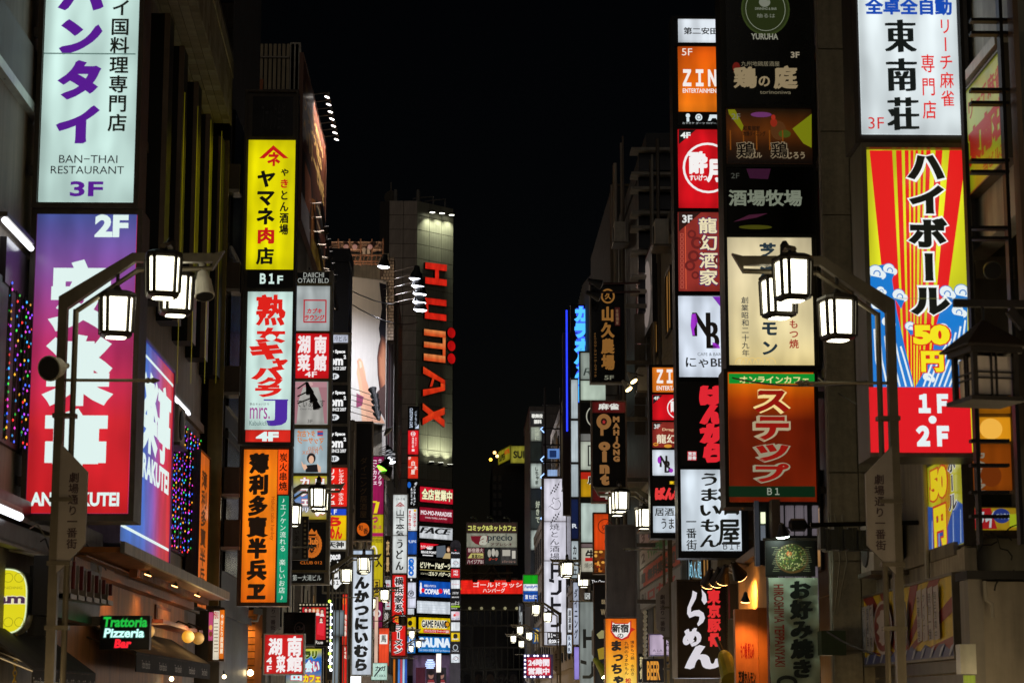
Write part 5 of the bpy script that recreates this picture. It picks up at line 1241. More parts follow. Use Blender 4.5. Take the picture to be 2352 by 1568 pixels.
p.text('2F', 1679, 398, 1698, 410, '#50524a', b=0); p.text('酒場牧場', 1673, 436, 1842, 474, '#8c9480', b=.03); p.poly([(1714, 388), (1770, 388), (1764, 412), (1722, 410)], '#3c1430'); p.poly([(1684, 510), (1720, 494), (1764, 490), (1738, 500)], '#4c1c34'); p.ell(1735, 522, 38, 5, '#4c4c0c')
for v in (245, 381, 541): 
    q = s.fr.rect(1668, v - 4, 1864, v + 4); mb = MB(); mb.box(s.fr, s.r[0] + s.w, s.r[2] - s.w, q[1], q[3], -.03, .02, s.fm); mb.build('rail', s.root)
p = s.panel(1671, 546, 1867, 843, None, stops=[(0, '#f4dc98'), (.25, '#f6e4ac'), (.7, '#e8d8ac'), (1, '#ecdcb0')], hot=1.1)
p.text('芝浦ホルモン', 1746, 558, 1786, 815, '#20303a', 1, .03, nib=(.02, .01), pitch=1.22); p.text('創業昭和二十九年', 1703, 682, 1720, 818, '#283038', 1, .01); p.text('もつ焼', 1812, 735, 1834, 800, '#a02018', 1, .02)
for k in range(6): p.ell(1700 + k * 14, 835, 12, 14, '#e4c478', a0=0, a1=180, ring=.15)
s.done()
s = Sign('vertical_sign', 'orange light box with outlined red kana and a green band, lit only at its top', 31, (1664, 848, 1881, 1164), dep=.6, fw=7, fc='#2c281a', arms=(5.42, (900, 1120)))
p = s.panel(1674, 852, 1872, 1152, None, stops=[(0, '#6a1a04'), (.62, '#621804'), (.78, '#a83c04'), (.93, '#e87008'), (1, '#e05c10')], soft=.85)
p.rect(1674, 858, 1872, 881, '#0a8a2a'); p.text('オンラインカフェ', 1698, 864, 1858, 880, '#e0d890', b=.03); p.rect(1674, 1116, 1872, 1141, '#04200e'); p.text('Ｂ１', 1762, 1120, 1790, 1136, '#889080', b=.02)
def strk(body, v0, v1, s1_, s2_): p.text(body, 1732, v0, 1812, v1, '#8c1008', b=.04, out=s1_, ob=.09, sh=.0, nib=(.03, .02))
strk('ス', 896, 948, '#f0d48c', 0); strk('テ', 956, 1012, '#a89878', 0); strk('ッ', 1020, 1060, '#908870', 0); strk('プ', 1064, 1122 - 14, '#8c8870', 0)
s.done()

# --- black framed floor tower (orange, red, brown, white...)
s = Sign('tower_sign', 'tall black floor tower with white, orange, red and brown faces, right of centre', 38, (1550, 38, 1708, 1281), dep=.5, fw=7, fc='#0c0c0b', arms=(5.3, (200, 900, 1230)))
def fp(v0, v1, c, **k): return s.panel(1558, v0, 1700, v1, c, **k)
p = fp(43, 98, '#e4ecf4'); p.text('第二安田ビル', 1570, 64, 1690, 80, '#141414', b=.01, nib=(.02, 0))
p = fp(108, 256, None, stops=[(0, '#f07c14'), (.5, '#e86808'), (1, '#d85408')]); p.text('5F', 1566, 112, 1590, 128, '#f0e4d8', b=0); p.text('ＺＩＮ', 1568, 160, 1646, 199, '#f4ece8', b=.05); p.text('ENTERTAINMENT', 1568, 204, 1652, 214, '#f4ece8', b=.02)
p = fp(259, 288, '#12120f', on=0, mat=ink('#0e0e0e', 0)); p.on = 1
p.ell(1580, 266, 5, 5, '#d8e4e8'); p.rect(1577, 271, 1583, 280, '#d8e4e8'); p.ell(1605, 270, 8, 8, '#d8e4e8'); p.ell(1605, 270, 5, 5, '#30383c', ring=.3); p.poly([(1630, 264), (1650, 264), (1654, 278), (1648, 278), (1644, 272), (1636, 272), (1632, 278), (1626, 278)], '#d8e4e8'); p.text('カラオケ ダーツ TVゲーム', 1567, 281, 1652, 286, '#b8c0c0', b=0)
p = fp(298, 477, '#d8101c'); p.poly([(1559, 298), (1599, 298), (1559, 332)], '#14100e'); p.text('4F', 1563, 304, 1586, 318, '#e8ece8', b=.04); p.ell(1626, 386, 58, 58, '#f0ecec', ring=.09); p.text('酔', 1582, 348, 1625, 400, '#f4f0ee', b=.04, nib=(.03, .02)); p.text('月', 1622, 366, 1660, 420, '#f4f0ee', b=.04, nib=(.03, .02)); p.text('すいげつ', 1584, 402, 1624, 416, '#f4f0ee', b=.04)
p = fp(488, 668, '#903028'); p.poly([(1559, 488), (1610, 488), (1559, 532)], '#2a1410'); p.text('3F', 1567, 494, 1590, 512, '#e0e0dc', b=.03); p.text('龍幻酒家', 1605, 500, 1648, 656, '#e8dcb4', 1, .02, nib=(.01, .01), out='#4a2860', ob=.03)
for k in range(13): p.box(1562, 536 + k * 10, 1570, 544 + k * 10, 1.6, '#b05040')
p.rect(1573, 522, 1575, 666, '#d05838')
for (u, v, r) in ((1588, 540, 10), (1600, 560, 14), (1592, 590, 13), (1584, 612, 12), (1596, 634, 9), (1650, 600, 12)): p.ell(u, v, r, r, '#641e1c', ring=.45)
p = fp(680, 865, '#dce6f4'); p.poly([(1636, 681), (1699, 681), (1699, 760)], '#7c2cb0'); p.text('N', 1590, 718, 1632, 772, '#14100c', b=.0, nib=(.05, 0)); p.text('B', 1622, 740, 1652, 800, '#14100c', b=.0, nib=(.05, 0)); p.poly([(1588, 722), (1598, 720), (1602, 740), (1594, 756), (1596, 770), (1590, 770), (1586, 748)], '#a030c8'); p.poly([(1636, 786), (1650, 790), (1654, 800), (1638, 800)], '#a030c8'); p.text('CAFE & BAR', 1602, 810, 1656, 817, '#606870', b=0); p.text('にゃBB', 1575, 821, 1664, 844, '#181818', b=.0, nib=(.02, 0))
p = fp(876, 1069, '#100c0a', on=0, mat=ink('#100c0a', 0)); p.on = 1; p.text('ばんから', 1606, 882, 1672, 1062, '#dc2430', 1, .07, nib=(.05, .03), pitch=.98); p.rect(1579, 1036, 1600, 1057, '#b83038'); p.text('東京', 1580, 1037, 1599, 1046, '#d8d8d8', b=.04); p.text('豚骨', 1580, 1047, 1599, 1056, '#d8d8d8', b=.04)
p = s.panel(1564, 1078, 1702, 1264, '#dce8f2'); p.text('居酒屋', 1650, 1086, 1698, 1250, '#10120e', 1, .0, nib=(.03, .02)) if False else p.text('酒屋', 1648, 1120, 1700, 1252, '#10120e', 1, .0, nib=(.03, .02))
p.text('うまいもん', 1606, 1086, 1654, 1256, '#10120e', 1, .0, nib=(.04, .025)); p.text('一番街', 1576, 1196, 1600, 1264 - 2, '#10120e', 1, .0, nib=(.015, .01)); p.text('Ｂ１Ｆ', 1661, 1245, 1702 - 2, 1261, '#2a2c30', b=.0, nib=(.015, 0))
for v in (103, 293, 483, 674, 870, 1073):
    q = s.fr.rect(1558, v - 4, 1700, v + 4); mb = MB(); mb.box(s.fr, s.r[0] + s.w, s.r[2] - s.w, q[1], q[3], -.03, .02, s.fm); mb.build('rail', s.root)
s.done()
# --- smaller twin tower
s = Sign('tower_sign', 'smaller black floor tower with orange, red and white squares left of the tall one', 40.4, (1492, 838, 1612, 1236), dep=.35, fw=6, fc='#101010')
def fp(v0, v1, c, **k): return s.panel(1499, v0, 1606, v1, c, **k)
p = fp(843, 900, '#f08020'); p.text('ＺＩＮ', 1508, 848, 1568, 880, '#f4ece8', b=.05); p.text('ENTERTAINMENT', 1508, 886, 1590, 896, '#f4ece8', b=.02)
p = fp(906, 964, '#d0101c'); p.poly([(1500, 907), (1522, 907), (1500, 928)], '#18141a'); p.text('4F', 1501, 910, 1514, 918, '#e0e4e0', b=.03); p.ell(1556, 937, 24, 24, '#f0ecec', ring=.1); p.text('酔', 1540, 920, 1558, 946, '#f4f0ee', b=.04, nib=(.02, .01)); p.text('月', 1556, 926, 1574, 950, '#f4f0ee', b=.04)
p = fp(969, 1027, '#8a2c24'); p.poly([(1500, 970), (1522, 970), (1500, 988)], '#2a1410'); p.text('3F', 1502, 974, 1516, 984, '#e0e0dc', b=.02); p.text('Dragon', 1521, 983, 1560, 991, '#e0b890', b=.02); p.text('龍幻酒家', 1508, 997, 1600, 1018, '#e8dcc0', b=.02); p.ell(1506, 1020, 6, 4, '#d09030', ring=.4); p.ell(1534, 1024, 9, 4, '#d09030'); 
p = fp(1033, 1091, '#dce4ee'); p.text('N', 1515, 1046, 1533, 1072, '#181410', b=0, nib=(.05, 0)); p.text('B', 1526, 1058, 1540, 1085, '#181410', b=0, nib=(.05, 0)); p.ell(1514, 1056, 4, 8, '#a030b8'); p.ell(1541, 1080, 5, 5, '#a030b8'); p.text('にゃBB', 1556, 1062, 1600, 1076, '#181818', b=0)
p = fp(1097, 1156, '#0e0c0c', on=0, mat=ink('#0e0c0c', 0)); p.on = 1; p.text('ばんから', 1504, 1118, 1592, 1148, '#e03838', b=.07, nib=(.03, .03)); p.text('東京豚骨', 1537, 1104, 1580, 1112, '#e8c020', b=.04)
p = fp(1162, 1222, '#dce8f4'); p.text('居酒屋', 1504, 1166, 1570, 1184, '#14140e', b=0, nib=(.02, .01)); p.text('うまいもん', 1519, 1190, 1600, 1214, '#14140e', b=0, nib=(.02, .01))
s.done()
# --- ramen black sign
s = Sign('vertical_sign', 'black sign with big white brush kana and red characters under four spotlights', 35.5, (1555, 1330, 1672, 1556), dep=.9, fw=3, fc='#2c2622', arms=(5.42, (1390, 1520)))
p = s.panel(1558, 1334, 1669, 1552, '#1c1511', 0, mat=paint('#1c1511', .9, 0, .2, 2)); p.on = 1
W2 = '#d4d0d8'
def bz(pts): p.poly([(1578 + x * 46, 1352 + y * 85) for x, y in pts], W2)
bz([(.28, .04), (.5, .1), (.44, .26), (.2, .5), (.2, .62), (.34, .58), (.6, .56), (.82, .64), (.9, .78), (.8, .9), (.56, 1), (.5, .94), (.6, .84), (.62, .74), (.4, .72), (.12, .78), (0, .66), (.02, .5), (.24, .2)])
bz([(.72, 0), (.94, .14), (1, .34), (.86, .42), (.72, .3), (.76, .18)])
p.text('め', 1568, 1441, 1611, 1484, W2, b=.03, nib=(.05, .04)); p.text('ん', 1566, 1480, 1662, 1536, W2, b=.03, nib=(.05, .03), sh=-.15)
p.text('東京豚骨', 1624, 1353, 1656, 1484, '#d8242c', 1, .04, nib=(.02, .02))
s.done()
# --- mid right: hanging dark signs
s = Sign('vertical_sign', 'black sign with faintly glowing gold vertical characters and ring mark, 5F', 52, (1355, 649, 1438, 880), dep=.3, fw=3, fc='#6e675a', arms=(XR, (700, 830)))
p = s.panel(1358, 653, 1434, 875, '#0c0c0c', 0, mat=paint('#0b0b0c', .15, 0, .2)); p.on = 1; p.dim = .6; G = '#a06c30'  # no lamp inside; glow of the print stands in for outside light
p.ell(1396, 680, 16, 17, G, ring=.25); p.text('久', 1389, 672, 1404, 688, G, b=.04); p.text('山久農場', 1380, 704, 1412, 850, G, 1, .03, nib=(.03, .015)); p.text('5F', 1388, 862, 1410, 872, '#8c8c78', b=.02); p.rect(1412, 706, 1424, 748, '#3a0c0c'); p.text('全席個室', 1414, 710, 1421, 745, '#a08060', 1, 0); p.text('tel:03-5315-0916', 1365, 764, 1370, 866, '#7a5428', b=0, rot=1)
s.done()
s = Sign('vertical_sign', 'black sign with faintly glowing copper latin letters and dark red ends, 4F', 52, (1358, 919, 1440, 1154), dep=.3, fw=3, fc='#8a7464', arms=(XR, (960, 1100)))
p = s.panel(1361, 923, 1436, 947, '#4a0c0c', s_=1); p.text('麻雀', 1374, 926, 1422, 941, '#d4d4cc', b=.04, pitch=1)
p = s.panel(1361, 948, 1436, 1122, '#0e0e0e', 0, mat=paint('#0e0e0c', .2, 0, .2)); p.on = 1; p.dim = .68; K = '#9c6c3c'  # copper print given its own glow in place of light on it
p.ell(1387, 968, 17, 18, K); p.ell(1387, 968, 7, 8, '#180c08'); p.text('★', 1382, 962, 1392, 974, '#c03030', b=0); p.rect(1379, 982, 1386, 1000, K)
p.text('oint', 1375, 1014, 1402, 1114, K, 1, .08, pitch=.8); p.text('MAHJONG', 1407, 956, 1424, 1060, K, 1, .07, pitch=.95)
p = s.panel(1361, 1124, 1436, 1150, '#4a0c0c', s_=1); p.text('4F', 1378, 1130, 1420, 1146, '#a8a89c', b=.03); s.done()
# stacks behind them
def stack(name, label, Y, u0, u1, v0, v1, items, fc='#4a463e', fw=2, dep=.25):
    s = Sign(name, label, Y, (u0, v0, u1, v1), dep=dep, fw=fw, fc=fc)
    for it in items:
        a, b, c = it[:3]; on = it[3] if len(it) > 3 else 1
        p = s.panel(u0 + fw, a, u1 - fw, b, c, on, mat=None if on else ink(c, 0)); p.on = 1
        if len(it) > 4: it[4](p)
    return s.done()
stack('tower_sign', 'pale floor sign stack glimpsed left of the hanging black signs', 62, 1332, 1394, 806, 1330, [
    (810, 870, '#8a948c', 1, lambda p: p.text('R', 1342, 845, 1362, 862, '#303834', b=0, sh=.2)), (874, 918, '#b4c4b4'), (925, 988, '#0e120e', 0, lambda p: p.ell(1366, 956, 20, 24, '#a8a898', ring=.12)),
    (996, 1012, '#70706c'), (1014, 1078, '#b8c0b0', 1, lambda p: p.box(1350, 1022, 1380, 1070, 3, '#181818')),
    (1084, 1140, '#b88a10', 1, lambda p: p.rect(1334, 1084, 1392, 1100, '#a82010').text('麻', 1350, 1092, 1378, 1112, '#181008', b=.04, out='#e0e0d0', ob=.07)), (1144, 1152, '#303438', 0),
    (1155, 1244, '#b4c4bc'), (1248, 1256, '#6a5a5a'), (1258, 1312, '#c0bca8', 1, lambda p: p.text('牛', 1344, 1262, 1370, 1284, '#141414', b=.04).rect(1344, 1280, 1372, 1288, '#b01c18').text('焼肉酒場', 1342, 1292, 1386, 1304, '#2c2c28', b=0))])
stack('tower_sign', 'very thin pale and navy floor sign strip beside the blue neon letters', 70, 1311, 1329, 868, 1330, [(872, 960, '#b0bcc0'), (966, 1060, '#b8c4c8'), (1066, 1140, '#a8b4b8'), (1146, 1236, '#101c40', 1, lambda p: p.text('R', 1314, 1202, 1326, 1212, '#d0d8e0', b=.03)), (1242, 1326, '#b0bcc0', 1, lambda p: p.text('カフェ', 1316, 1252, 1325, 1320, '#202020', 1, .03))], fw=1)
# meat panel
s = Sign('vertical_sign', 'orange red sign with round dotted emblem above a food photo panel', 57, (1362, 1176, 1400, 1318), dep=.25, fw=2, fc='#7a5a40')
p = s.panel(1365, 1180, 1397, 1262, '#d84410'); p.ell(1390, 1208, 17, 17, '#30100a', ring=.1); p.line([(1384, 1218), (1398, 1196)], 1.2, '#30100a'); p.text('MEAT', 1388, 1240, 1397, 1246, '#30100a', b=.04); p.ell(1388, 1210, 5, 5, '#30100a', ring=.3)
p = s.panel(1365, 1263, 1397, 1314, '#7c3c10', s_=.7)
for i in range(22): p.ell(random.uniform(1368, 1394), random.uniform(1266, 1311), random.uniform(2, 5), random.uniform(2, 4), random.choice(['#b86a20', '#4a1c0a', '#d89a40', '#8c2c10', '#301008']), 8)
s.done()
s = Sign('vertical_sign', 'dark sign with gold serif words and pale paper fan shapes, 2F', 57, (1364, 1336, 1400, 1592), dep=.25, fw=2, fc='#4a3420')
p = s.panel(1367, 1342, 1397, 1588, '#100c08', 0, mat=ink('#120d08', 0)); p.on = 1
p.text('BBQ', 1382, 1376, 1396, 1388, '#a08c68', b=0); p.text('Wal', 1380, 1398, 1396, 1412, '#a08c68', b=0); p.text('新宿', 1388, 1428, 1397, 1436, '#a08c68', b=0); p.poly([(1370, 1456), (1382, 1446), (1396, 1450), (1394, 1464), (1376, 1466)], '#8a8458'); p.poly([(1372, 1490), (1390, 1484), (1396, 1510), (1376, 1514)], '#8c7418'); p.text('2', 1386, 1560, 1396, 1576, '#8a8458', b=.03); s.done()
s = Sign('side_sign', 'small black sign with white words the O left of the gold worded sign', 60, (1356, 1328, 1392, 1356), dep=.1, fw=1)
p = s.panel(1357, 1329, 1391, 1355, '#0c0c0c', 0, mat=ink('#0c0c0c', 0)); p.on = 1; p.text('The One', 1359, 1331, 1389, 1339, '#e0e0e0', b=.01); p.ell(1378, 1348, 7, 5, '#d8d8d8'); s.done()
# blank grey brown panel + orange shop sign
s = Sign('vertical_sign', 'tall blank grey brown panel above the orange hot pot sign', 50, (1392, 1204, 1463, 1418), dep=.35, fw=2, fc='#8a8480', arms=(XR, (1250, 1380)))
p = s.panel(1395, 1208, 1459, 1414, '#5a524c', 0, mat=paint('#6a625c', .3, .1, .35, 2)); s.done()
s = Sign('vertical_sign', 'bright orange light box with black brush text and white pig speech shape', 50, (1390, 1419, 1464, 1640), dep=.35, fw=1, fc='#a05a20')
p = s.panel(1392, 1420, 1462, 1640, None, stops=[(0, '#ffe880'), (.3, '#ffdc60'), (.5, '#ffb830'), (.72, '#f88c18'), (1, '#ee6c10')])
p.poly([(1404, 1424), (1412, 1430), (1444, 1430), (1450, 1422), (1450, 1440), (1460, 1444), (1450, 1450), (1444, 1464), (1428, 1470), (1412, 1464), (1402, 1450)], '#c02018'); p.poly([(1407, 1428), (1413, 1432), (1442, 1432), (1447, 1427), (1447, 1442), (1446, 1450), (1440, 1460), (1428, 1466), (1414, 1460), (1405, 1448)], '#eae6e0')
p.text('新宿', 1405, 1432, 1444, 1452, '#14100c', b=.04); p.text('の', 1418, 1454, 1432, 1464, '#14100c', b=.02); p.text('まっちゃん', 1402, 1470, 1432, 1600, '#14100c', 1, .04, nib=(.03, .02)); p.text('九州のうまかもん', 1434, 1472, 1444, 1548, '#14100c', 1, .02); p.text('博多もつ鍋 水炊き', 1448, 1470, 1457, 1550, '#14100c', 1, .01); p.text('松', 1436, 1556, 1450, 1568, '#c02018', b=.04)
s.done()
# facade board with slanted-looking rows (rows recede along the wall)
fw_ = Fr((XR - .12, 0, 0), (0, -1, 0))
a = fw_.st(1472, 1280)[0]; b = fw_.st(1566, 1300)[0]; n = 6
FB = thing('facade_directory', 'grey floor directory board whose rows recede along the facade, beside the lamp plate', 'sign', fw_.W((a + b) / 2, fw_.st(1490, 1400)[1], 0))
zb_ = fw_.st(1475, 1400)[1]; zt_2 = fw_.st(1475, 1125)[1]; hh_ = (zt_2 - zb_) / n
mb = MB(); mb.box(fw_, a - .05, b + .05, zb_ - .05, zt_2 + .05, -.1, -.001, STEEL()); mb.build('frame', FB)
rows = [('B1', 'ロカヤ', '#8c9090', '#b02020', None), ('1', '無料案内館', '#8c9090', '#202020', '#c04018'), ('2', 'TV麻雀遊楽', '#8c9090', '#208040', None), ('3', 'センチュリー', '#8c9090', '#2040a0', None), ('4', '焼肉ビール', '#8c9090', '#803020', None), ('5', 'サロン', '#8c9090', '#505050', None)]
for i, (f_, tx, c, tc_, c2) in enumerate(rows):
    z0 = zb_ + i * hh_ + .03; z1 = z0 + hh_ - .06; mb = MB(); mb.box(fw_, a, b, z0, z1, 0, .03, paint(c, .35, 0, .2, 2)); o = mb.build('row_panel', FB)
    p = Pan(None, o, fw_, .03, 0)
    if c2: p.mb.poly(fw_, [(a + .1 * (b - a), z0), (b, z0), (b, z1), (a + .1 * (b - a), z1)], p._d(), ink(c2, 0))
    p.text(f_, 0, 0, 0, 0, '#101010', b=.04, st=(a + .05 * (b - a), z0 + .1, a + .16 * (b - a), z1 - .1)); p.text(tx, 0, 0, 0, 0, tc_, b=.05, st=(a + .22 * (b - a), z0 + .08, a + .9 * (b - a), z1 - .08)); p.done()
# tilted-looking facade sign higher up with oval
a0, a1 = P(1, 1, 1), 0
a = fw_.st(1462, 640)[0]; b = fw_.st(1500, 640)[0]; z1 = fw_.st(1480, 600)[1]; z0 = fw_.st(1495, 750)[1]
s = Sign('facade_board', 'receding facade sign with dull red band and pale oval face, above the small tower', 0, None, fr=fw_, st=(a, z0, b, z1), dep=.5, fw=3, fc='#24201e')
p = s.panel(0, 0, 0, 0, '#6a2a24', st=(a + .03, z0 + .03, b - .03, z1 - .03), s_=.5); cx, cy = (a * .35 + b * .65), (z0 + z1) / 2
p.mb.poly(fw_, [(a + (b - a) * .38, z0 + .04), (b - .04, z0 + .04), (b - .04, z1 - .04), (a + (b - a) * .38, z1 - .04)], p._d(), ink('#4a4440', 1, .6))
p.mb.poly(fw_, [(cx + (b - a) * .22 * math.cos(R(g)), cy + (z1 - z0) * .42 * math.sin(R(g))) for g in range(0, 360, 15)], p._d(), ink('#b0a098', 1, .4)); p.text('の', 0, 0, 0, 0, '#3a3030', b=.06, st=(cx - .2, cy - .4, cx + .2, cy + .1)); s.done()
# white vertical grilled pork sign
s = Sign('vertical_sign', 'long white light box with thin black characters and a line drawn pig, centre right', 95, (1245, 1095, 1303, 1484), dep=.5, fw=3, fc='#6a5c50')
s.panels = 0
p = s.panel(1250, 1099, 1300, 1196, '#e2dfec', hot=1.04); K = '#16161c'
for (dv) in (0, 68):
    for i, (u, v) in enumerate(((1274, 1128), (1277, 1123), (1280, 1118), (1283, 1112), (1266, 1131), (1269, 1126), (1272, 1120), (1276, 1114))): p.ell(u, v + dv, 1.7, 2.2, K, 10)
    p.line([(1263, 1136 + dv), (1266, 1132 + dv)], .7, K); p.line([(1283, 1110 + dv), (1287, 1104 + dv)], .7, K)
p.ell(1277, 1158, 11, 12, K, ring=.12, a0=-150, a1=60); p.line([(1268, 1150), (1271, 1142), (1276, 1146), (1284, 1143)], 1., K); p.line([(1260, 1164), (1264, 1160), (1266, 1165), (1269, 1166)], .9, K); p.line([(1268, 1150), (1272, 1155), (1266, 1158)], .9, K)
p = s.panel(1250, 1198, 1300, 1286, '#e2e0ee', hot=1.04); p.text('焼とん酒場', 1263, 1202, 1285, 1284, K, 1, 0)
p = s.panel(1250, 1288, 1300, 1480, '#e6e6f2', hot=1.04)
def toton(p, u, v, k, c):
    """geometric kana"""
    p.rect(u, v, u + 8 * k, v + 48 * k, c); p.rect(u + 8 * k, v + 19 * k, u + 30 * k, v + 28 * k, c)
def nn(p, u, v, k, c):
    p.poly([(u - 5 * k, v), (u + 10 * k, v + 4 * k), (u + 10 * k, v + 13 * k), (u - 5 * k, v + 9 * k)], c); p.poly([(u + 22 * k, v + 4 * k), (u + 32 * k, v + 4 * k), (u + 32 * k, v + 38 * k), (u + 20 * k, v + 48 * k), (u, v + 48 * k), (u, v + 40 * k), (u + 17 * k, v + 40 * k), (u + 22 * k, v + 34 * k)], c)
toton(p, 1265, 1292, .78, K); nn(p, 1265, 1328, .78, K); toton(p, 1265, 1370, .78, K); nn(p, 1265, 1402, .78, K)
p.rect(1257, 1451, 1290, 1479, '#1e1e22'); p.text('Ｂ１〜２Ｆ', 1259, 1453, 1288, 1463, '#f0f0f4', b=.05); p.text('全200席', 1259, 1466, 1288, 1477, '#f0f0f4', b=.05)
s.done()
fr_t = FY(74)
s = Sign('vertical_sign', 'pale dimly glowing wall sign with geometric black kana, cut by the bottom edge', 74, (1331, 1380, 1372, 1650), dep=.2, fw=1, fc='#7a7c7a')
p = s.panel(1332, 1382, 1371, 1650, '#8c9490', s_=.75); toton(p, 1339, 1424 + 20, .9, '#101210'); nn(p, 1338, 1514 + 0, .9, '#101210'); s.done()  # face glows in place of light falling on the wall
# blue neon karaoke letters
s = Sign('neon_sign', 'bright blue and cyan outlined kana letters standing on a thin mast', 80, (1311, 700, 1356, 930), dep=.3, fw=0, fc='#10101c')
p = Pan(s, s.root, s.fr, .01, 1); s.pans.append(p)
p.text('カラオケの館', 1317, 704, 1352, 926, '#4cb8ff', 1, .08, out='#3c5cff', ob=.12, pitch=1.02, s=1.3)
s.done()
fb = FY(80); q = fb.rect(1302, 712, 1307, 990); t = thing('neon_tube', 'thin vertical blue neon line left of the blue kana letters', 'neon tube', (q[0], 80, q[1])); mb = MB(); mb.tube([(q[0], 80, q[1]), (q[0], 80, q[3])], .035, glow('#1c38ff', 1.4), 6); mb.build('tube', t)
q = fb.rect(1294, 760, 1302, 1180); mb = MB(); mb.bx(q[0], P(1312, 900, 80).x, 80.3, 80.8, q[1], q[3], paint('#3a2622', .6)); mb.build('backing', t)
# 24 hour sign with LED dots
s = Sign('hour_sign', 'small red sign with white text framed by blinking white LED clusters', 75, (1203, 1502, 1270, 1556), dep=.25, fw=5, fc='#5c5090')
p = s.panel(1210, 1509, 1264, 1550, '#d81038'); p.text('24時間', 1213, 1512, 1262, 1529, '#f2e8ee', b=.05); p.text('営業中', 1213, 1532, 1262, 1548, '#f2e8ee', b=.05)
s.done(); mb = MB(); L_ = glow('#dce4ff', 3)
for i in range(9):
    for v in (1505, 1553):
        if (i + (v > 1530)) % 3 != 2: c = P(1206 + i * 7.2, v, 74.96); mb.ball(c, .035, L_, 6)
for i in range(4): c = P(1206, 1515 + i * 9, 74.96); mb.ball(c, .035, L_, 6)
mb.build('led_cluster', s.root, kind='stuff')
# convenience store sign
s = Sign('vertical_sign', 'green, white and blue store sign left of the white vertical sign', 104, (1201, 1318, 1236, 1381), dep=.3, fw=1, fc='#9aa0a0')
p = s.panel(1202, 1320, 1235, 1340, '#10a018'); p = s.panel(1202, 1340.5, 1235, 1356, '#f2f6f8'); p.text('FamilyM', 1205, 1343, 1237 - 3, 1352, '#1450b0', b=.03); p = s.panel(1202, 1356.5, 1235, 1361, '#1458b8'); p = s.panel(1202, 1362, 1235, 1380, '#1450b0'); p.text('酒 たばこ', 1206, 1365, 1233, 1375, '#f0f4f8', b=.03); s.done()

# ================================================================== lit lamps on arms
def arm_lamp(name, label, base, head, aim, r=.16, col='#ffffff', es=8., power=0, spot=70, group=None, body=None, L=None, shade=0):
    t = thing(name, label, 'spotlight', base, group); base = Vector(base); head = Vector(head); aim = Vector(aim).normalized(); L = L or r * 1.8
    bm_ = body or BLACK()
    mb = MB(); mb.tube([base, head - aim * L], .02, STEEL(), 5); mb.build('arm', t)
    mb = MB(); mb.rev(head - aim * L, aim, [(0, r * .35), (L * .35, r * .5), (L, r)], bm_, 12); mb.build('shade', t)
    mb = MB(); mb.rev(head + aim * .004, aim, [(0, r * .92), (.012, r * .9), (r * .25, r * .5)], glow(col, es), 12); mb.build('lens', t)
    if power:
        l = bpy.data.lights.new('beam', 'SPOT'); l.energy = power; l.color = lin(col)[:3]; l.spot_size = R(spot); l.spot_blend = .8; l.shadow_soft_size = r
        o = bpy.data.objects.new('beam', l); COL.objects.link(o); o.parent = t; o.location = head + aim * (r * .3 + .05) - Vector(t.location); o.rotation_euler = aim.to_track_quat('-Z', 'Y').to_euler()
    return t

# --- brown street-side billboard on the slatted building
fr = FXL(XL + .12)
a = fr.st(691, 400)[0]; b = 68.15; z1 = fr.st(691, 100)[1]; z0 = fr.st(722, 605)[1]
t = Sign('billboard', 'tall brown street-side billboard with gold characters and a face, lit by a row of lamps', 0, None, fr=fr, st=(a, z0, b, z1), dep=.1, fw=6, fc='#5a3a2a')
p = t.panel(0, 0, 0, 0, '#5c2c14', 0, st=(a + .05, z0 + .05, b - .05, z1 - .05)); w, h = b - a, z1 - z0; p.sign = t
def bq(x, y): return (a + x * w, z1 - y * h)
def bp_(pts, c): p.mb.poly(fr, [bq(*q) for q in pts], p._d(), ink(c, 0))
p.text('ヤンジャン読むのも', 0, 0, 0, 0, '#c8a060', b=.03, st=fst(p, .1, .10, .85, .17)); p.text('ブランク巨の', 0, 0, 0, 0, '#d8ac60', b=.05, st=fst(p, .06, .20, .8, .29)); p.text('ヘパリーゼＷを', 0, 0, 0, 0, '#d8ac60', b=.05, st=fst(p, .05, .31, .94, .45))
bp_([(.05, .55), (.3, .5), (.45, .62), (.4, .8), (.2, .86), (.05, .8)], '#2a140c'); bp_([(.12, .58), (.34, .57), (.4, .68), (.32, .8), (.16, .82)], '#c8744c'); bp_([(.02, .82), (.3, .8), (.36, .98), (.02, .98)], '#c8c0c8'); bp_([(.4, .66), (.55, .6), (.5, .98), (.38, .98)], '#c87818')
for i in range(4): bp_([(.58, .56 + i * .1), (.92, .56 + i * .1), (.92, .64 + i * .1), (.58, .64 + i * .1)], ['#181412', '#6a3010', '#1c2418', '#383028'][i]); bp_([(.62, .58 + i * .1), (.8, .58 + i * .1), (.8, .6 + i * .1), (.62, .6 + i * .1)], '#c8b080')
bp_([(.4, .9), (.95, .8), (.95, .985), (.4, .985)], '#c8a018'); t.done()
for i in range(7):
    y = 62.6 + i * .82; u = 718 + i * 4; v = 101 + i * 20.5
    f = FXL(XL + .95); z = z1 + .12
    hd = Vector((XL + .5, y, z)); arm_lamp('billboard_lamp', 'small white lamp on an arm over the brown billboard, %s of seven' % ['nearest', 'second', 'third', 'middle', 'fifth', 'sixth', 'farthest'][i], (XL + .1, y, z + .08), hd, (-.35, 0, -1), .085, '#fff4ec', 7, power=190, spot=120, group='lamps over the brown billboard', body=paint('#8a8078', .4, .4))
for i in range(5):
    y = 63 + i * 1.1; z = z0 + .9 - i * .15; arm_lamp('billboard_uplight', 'dark unlit floodlight under the brown billboard, %s of five' % ['nearest', 'second', 'middle', 'fourth', 'farthest'][i], (XL, y, z), (XL + .5, y, z + .1), (-.3, 0, 1), .11, '#181818', 0, group='floodlights under the brown billboard')
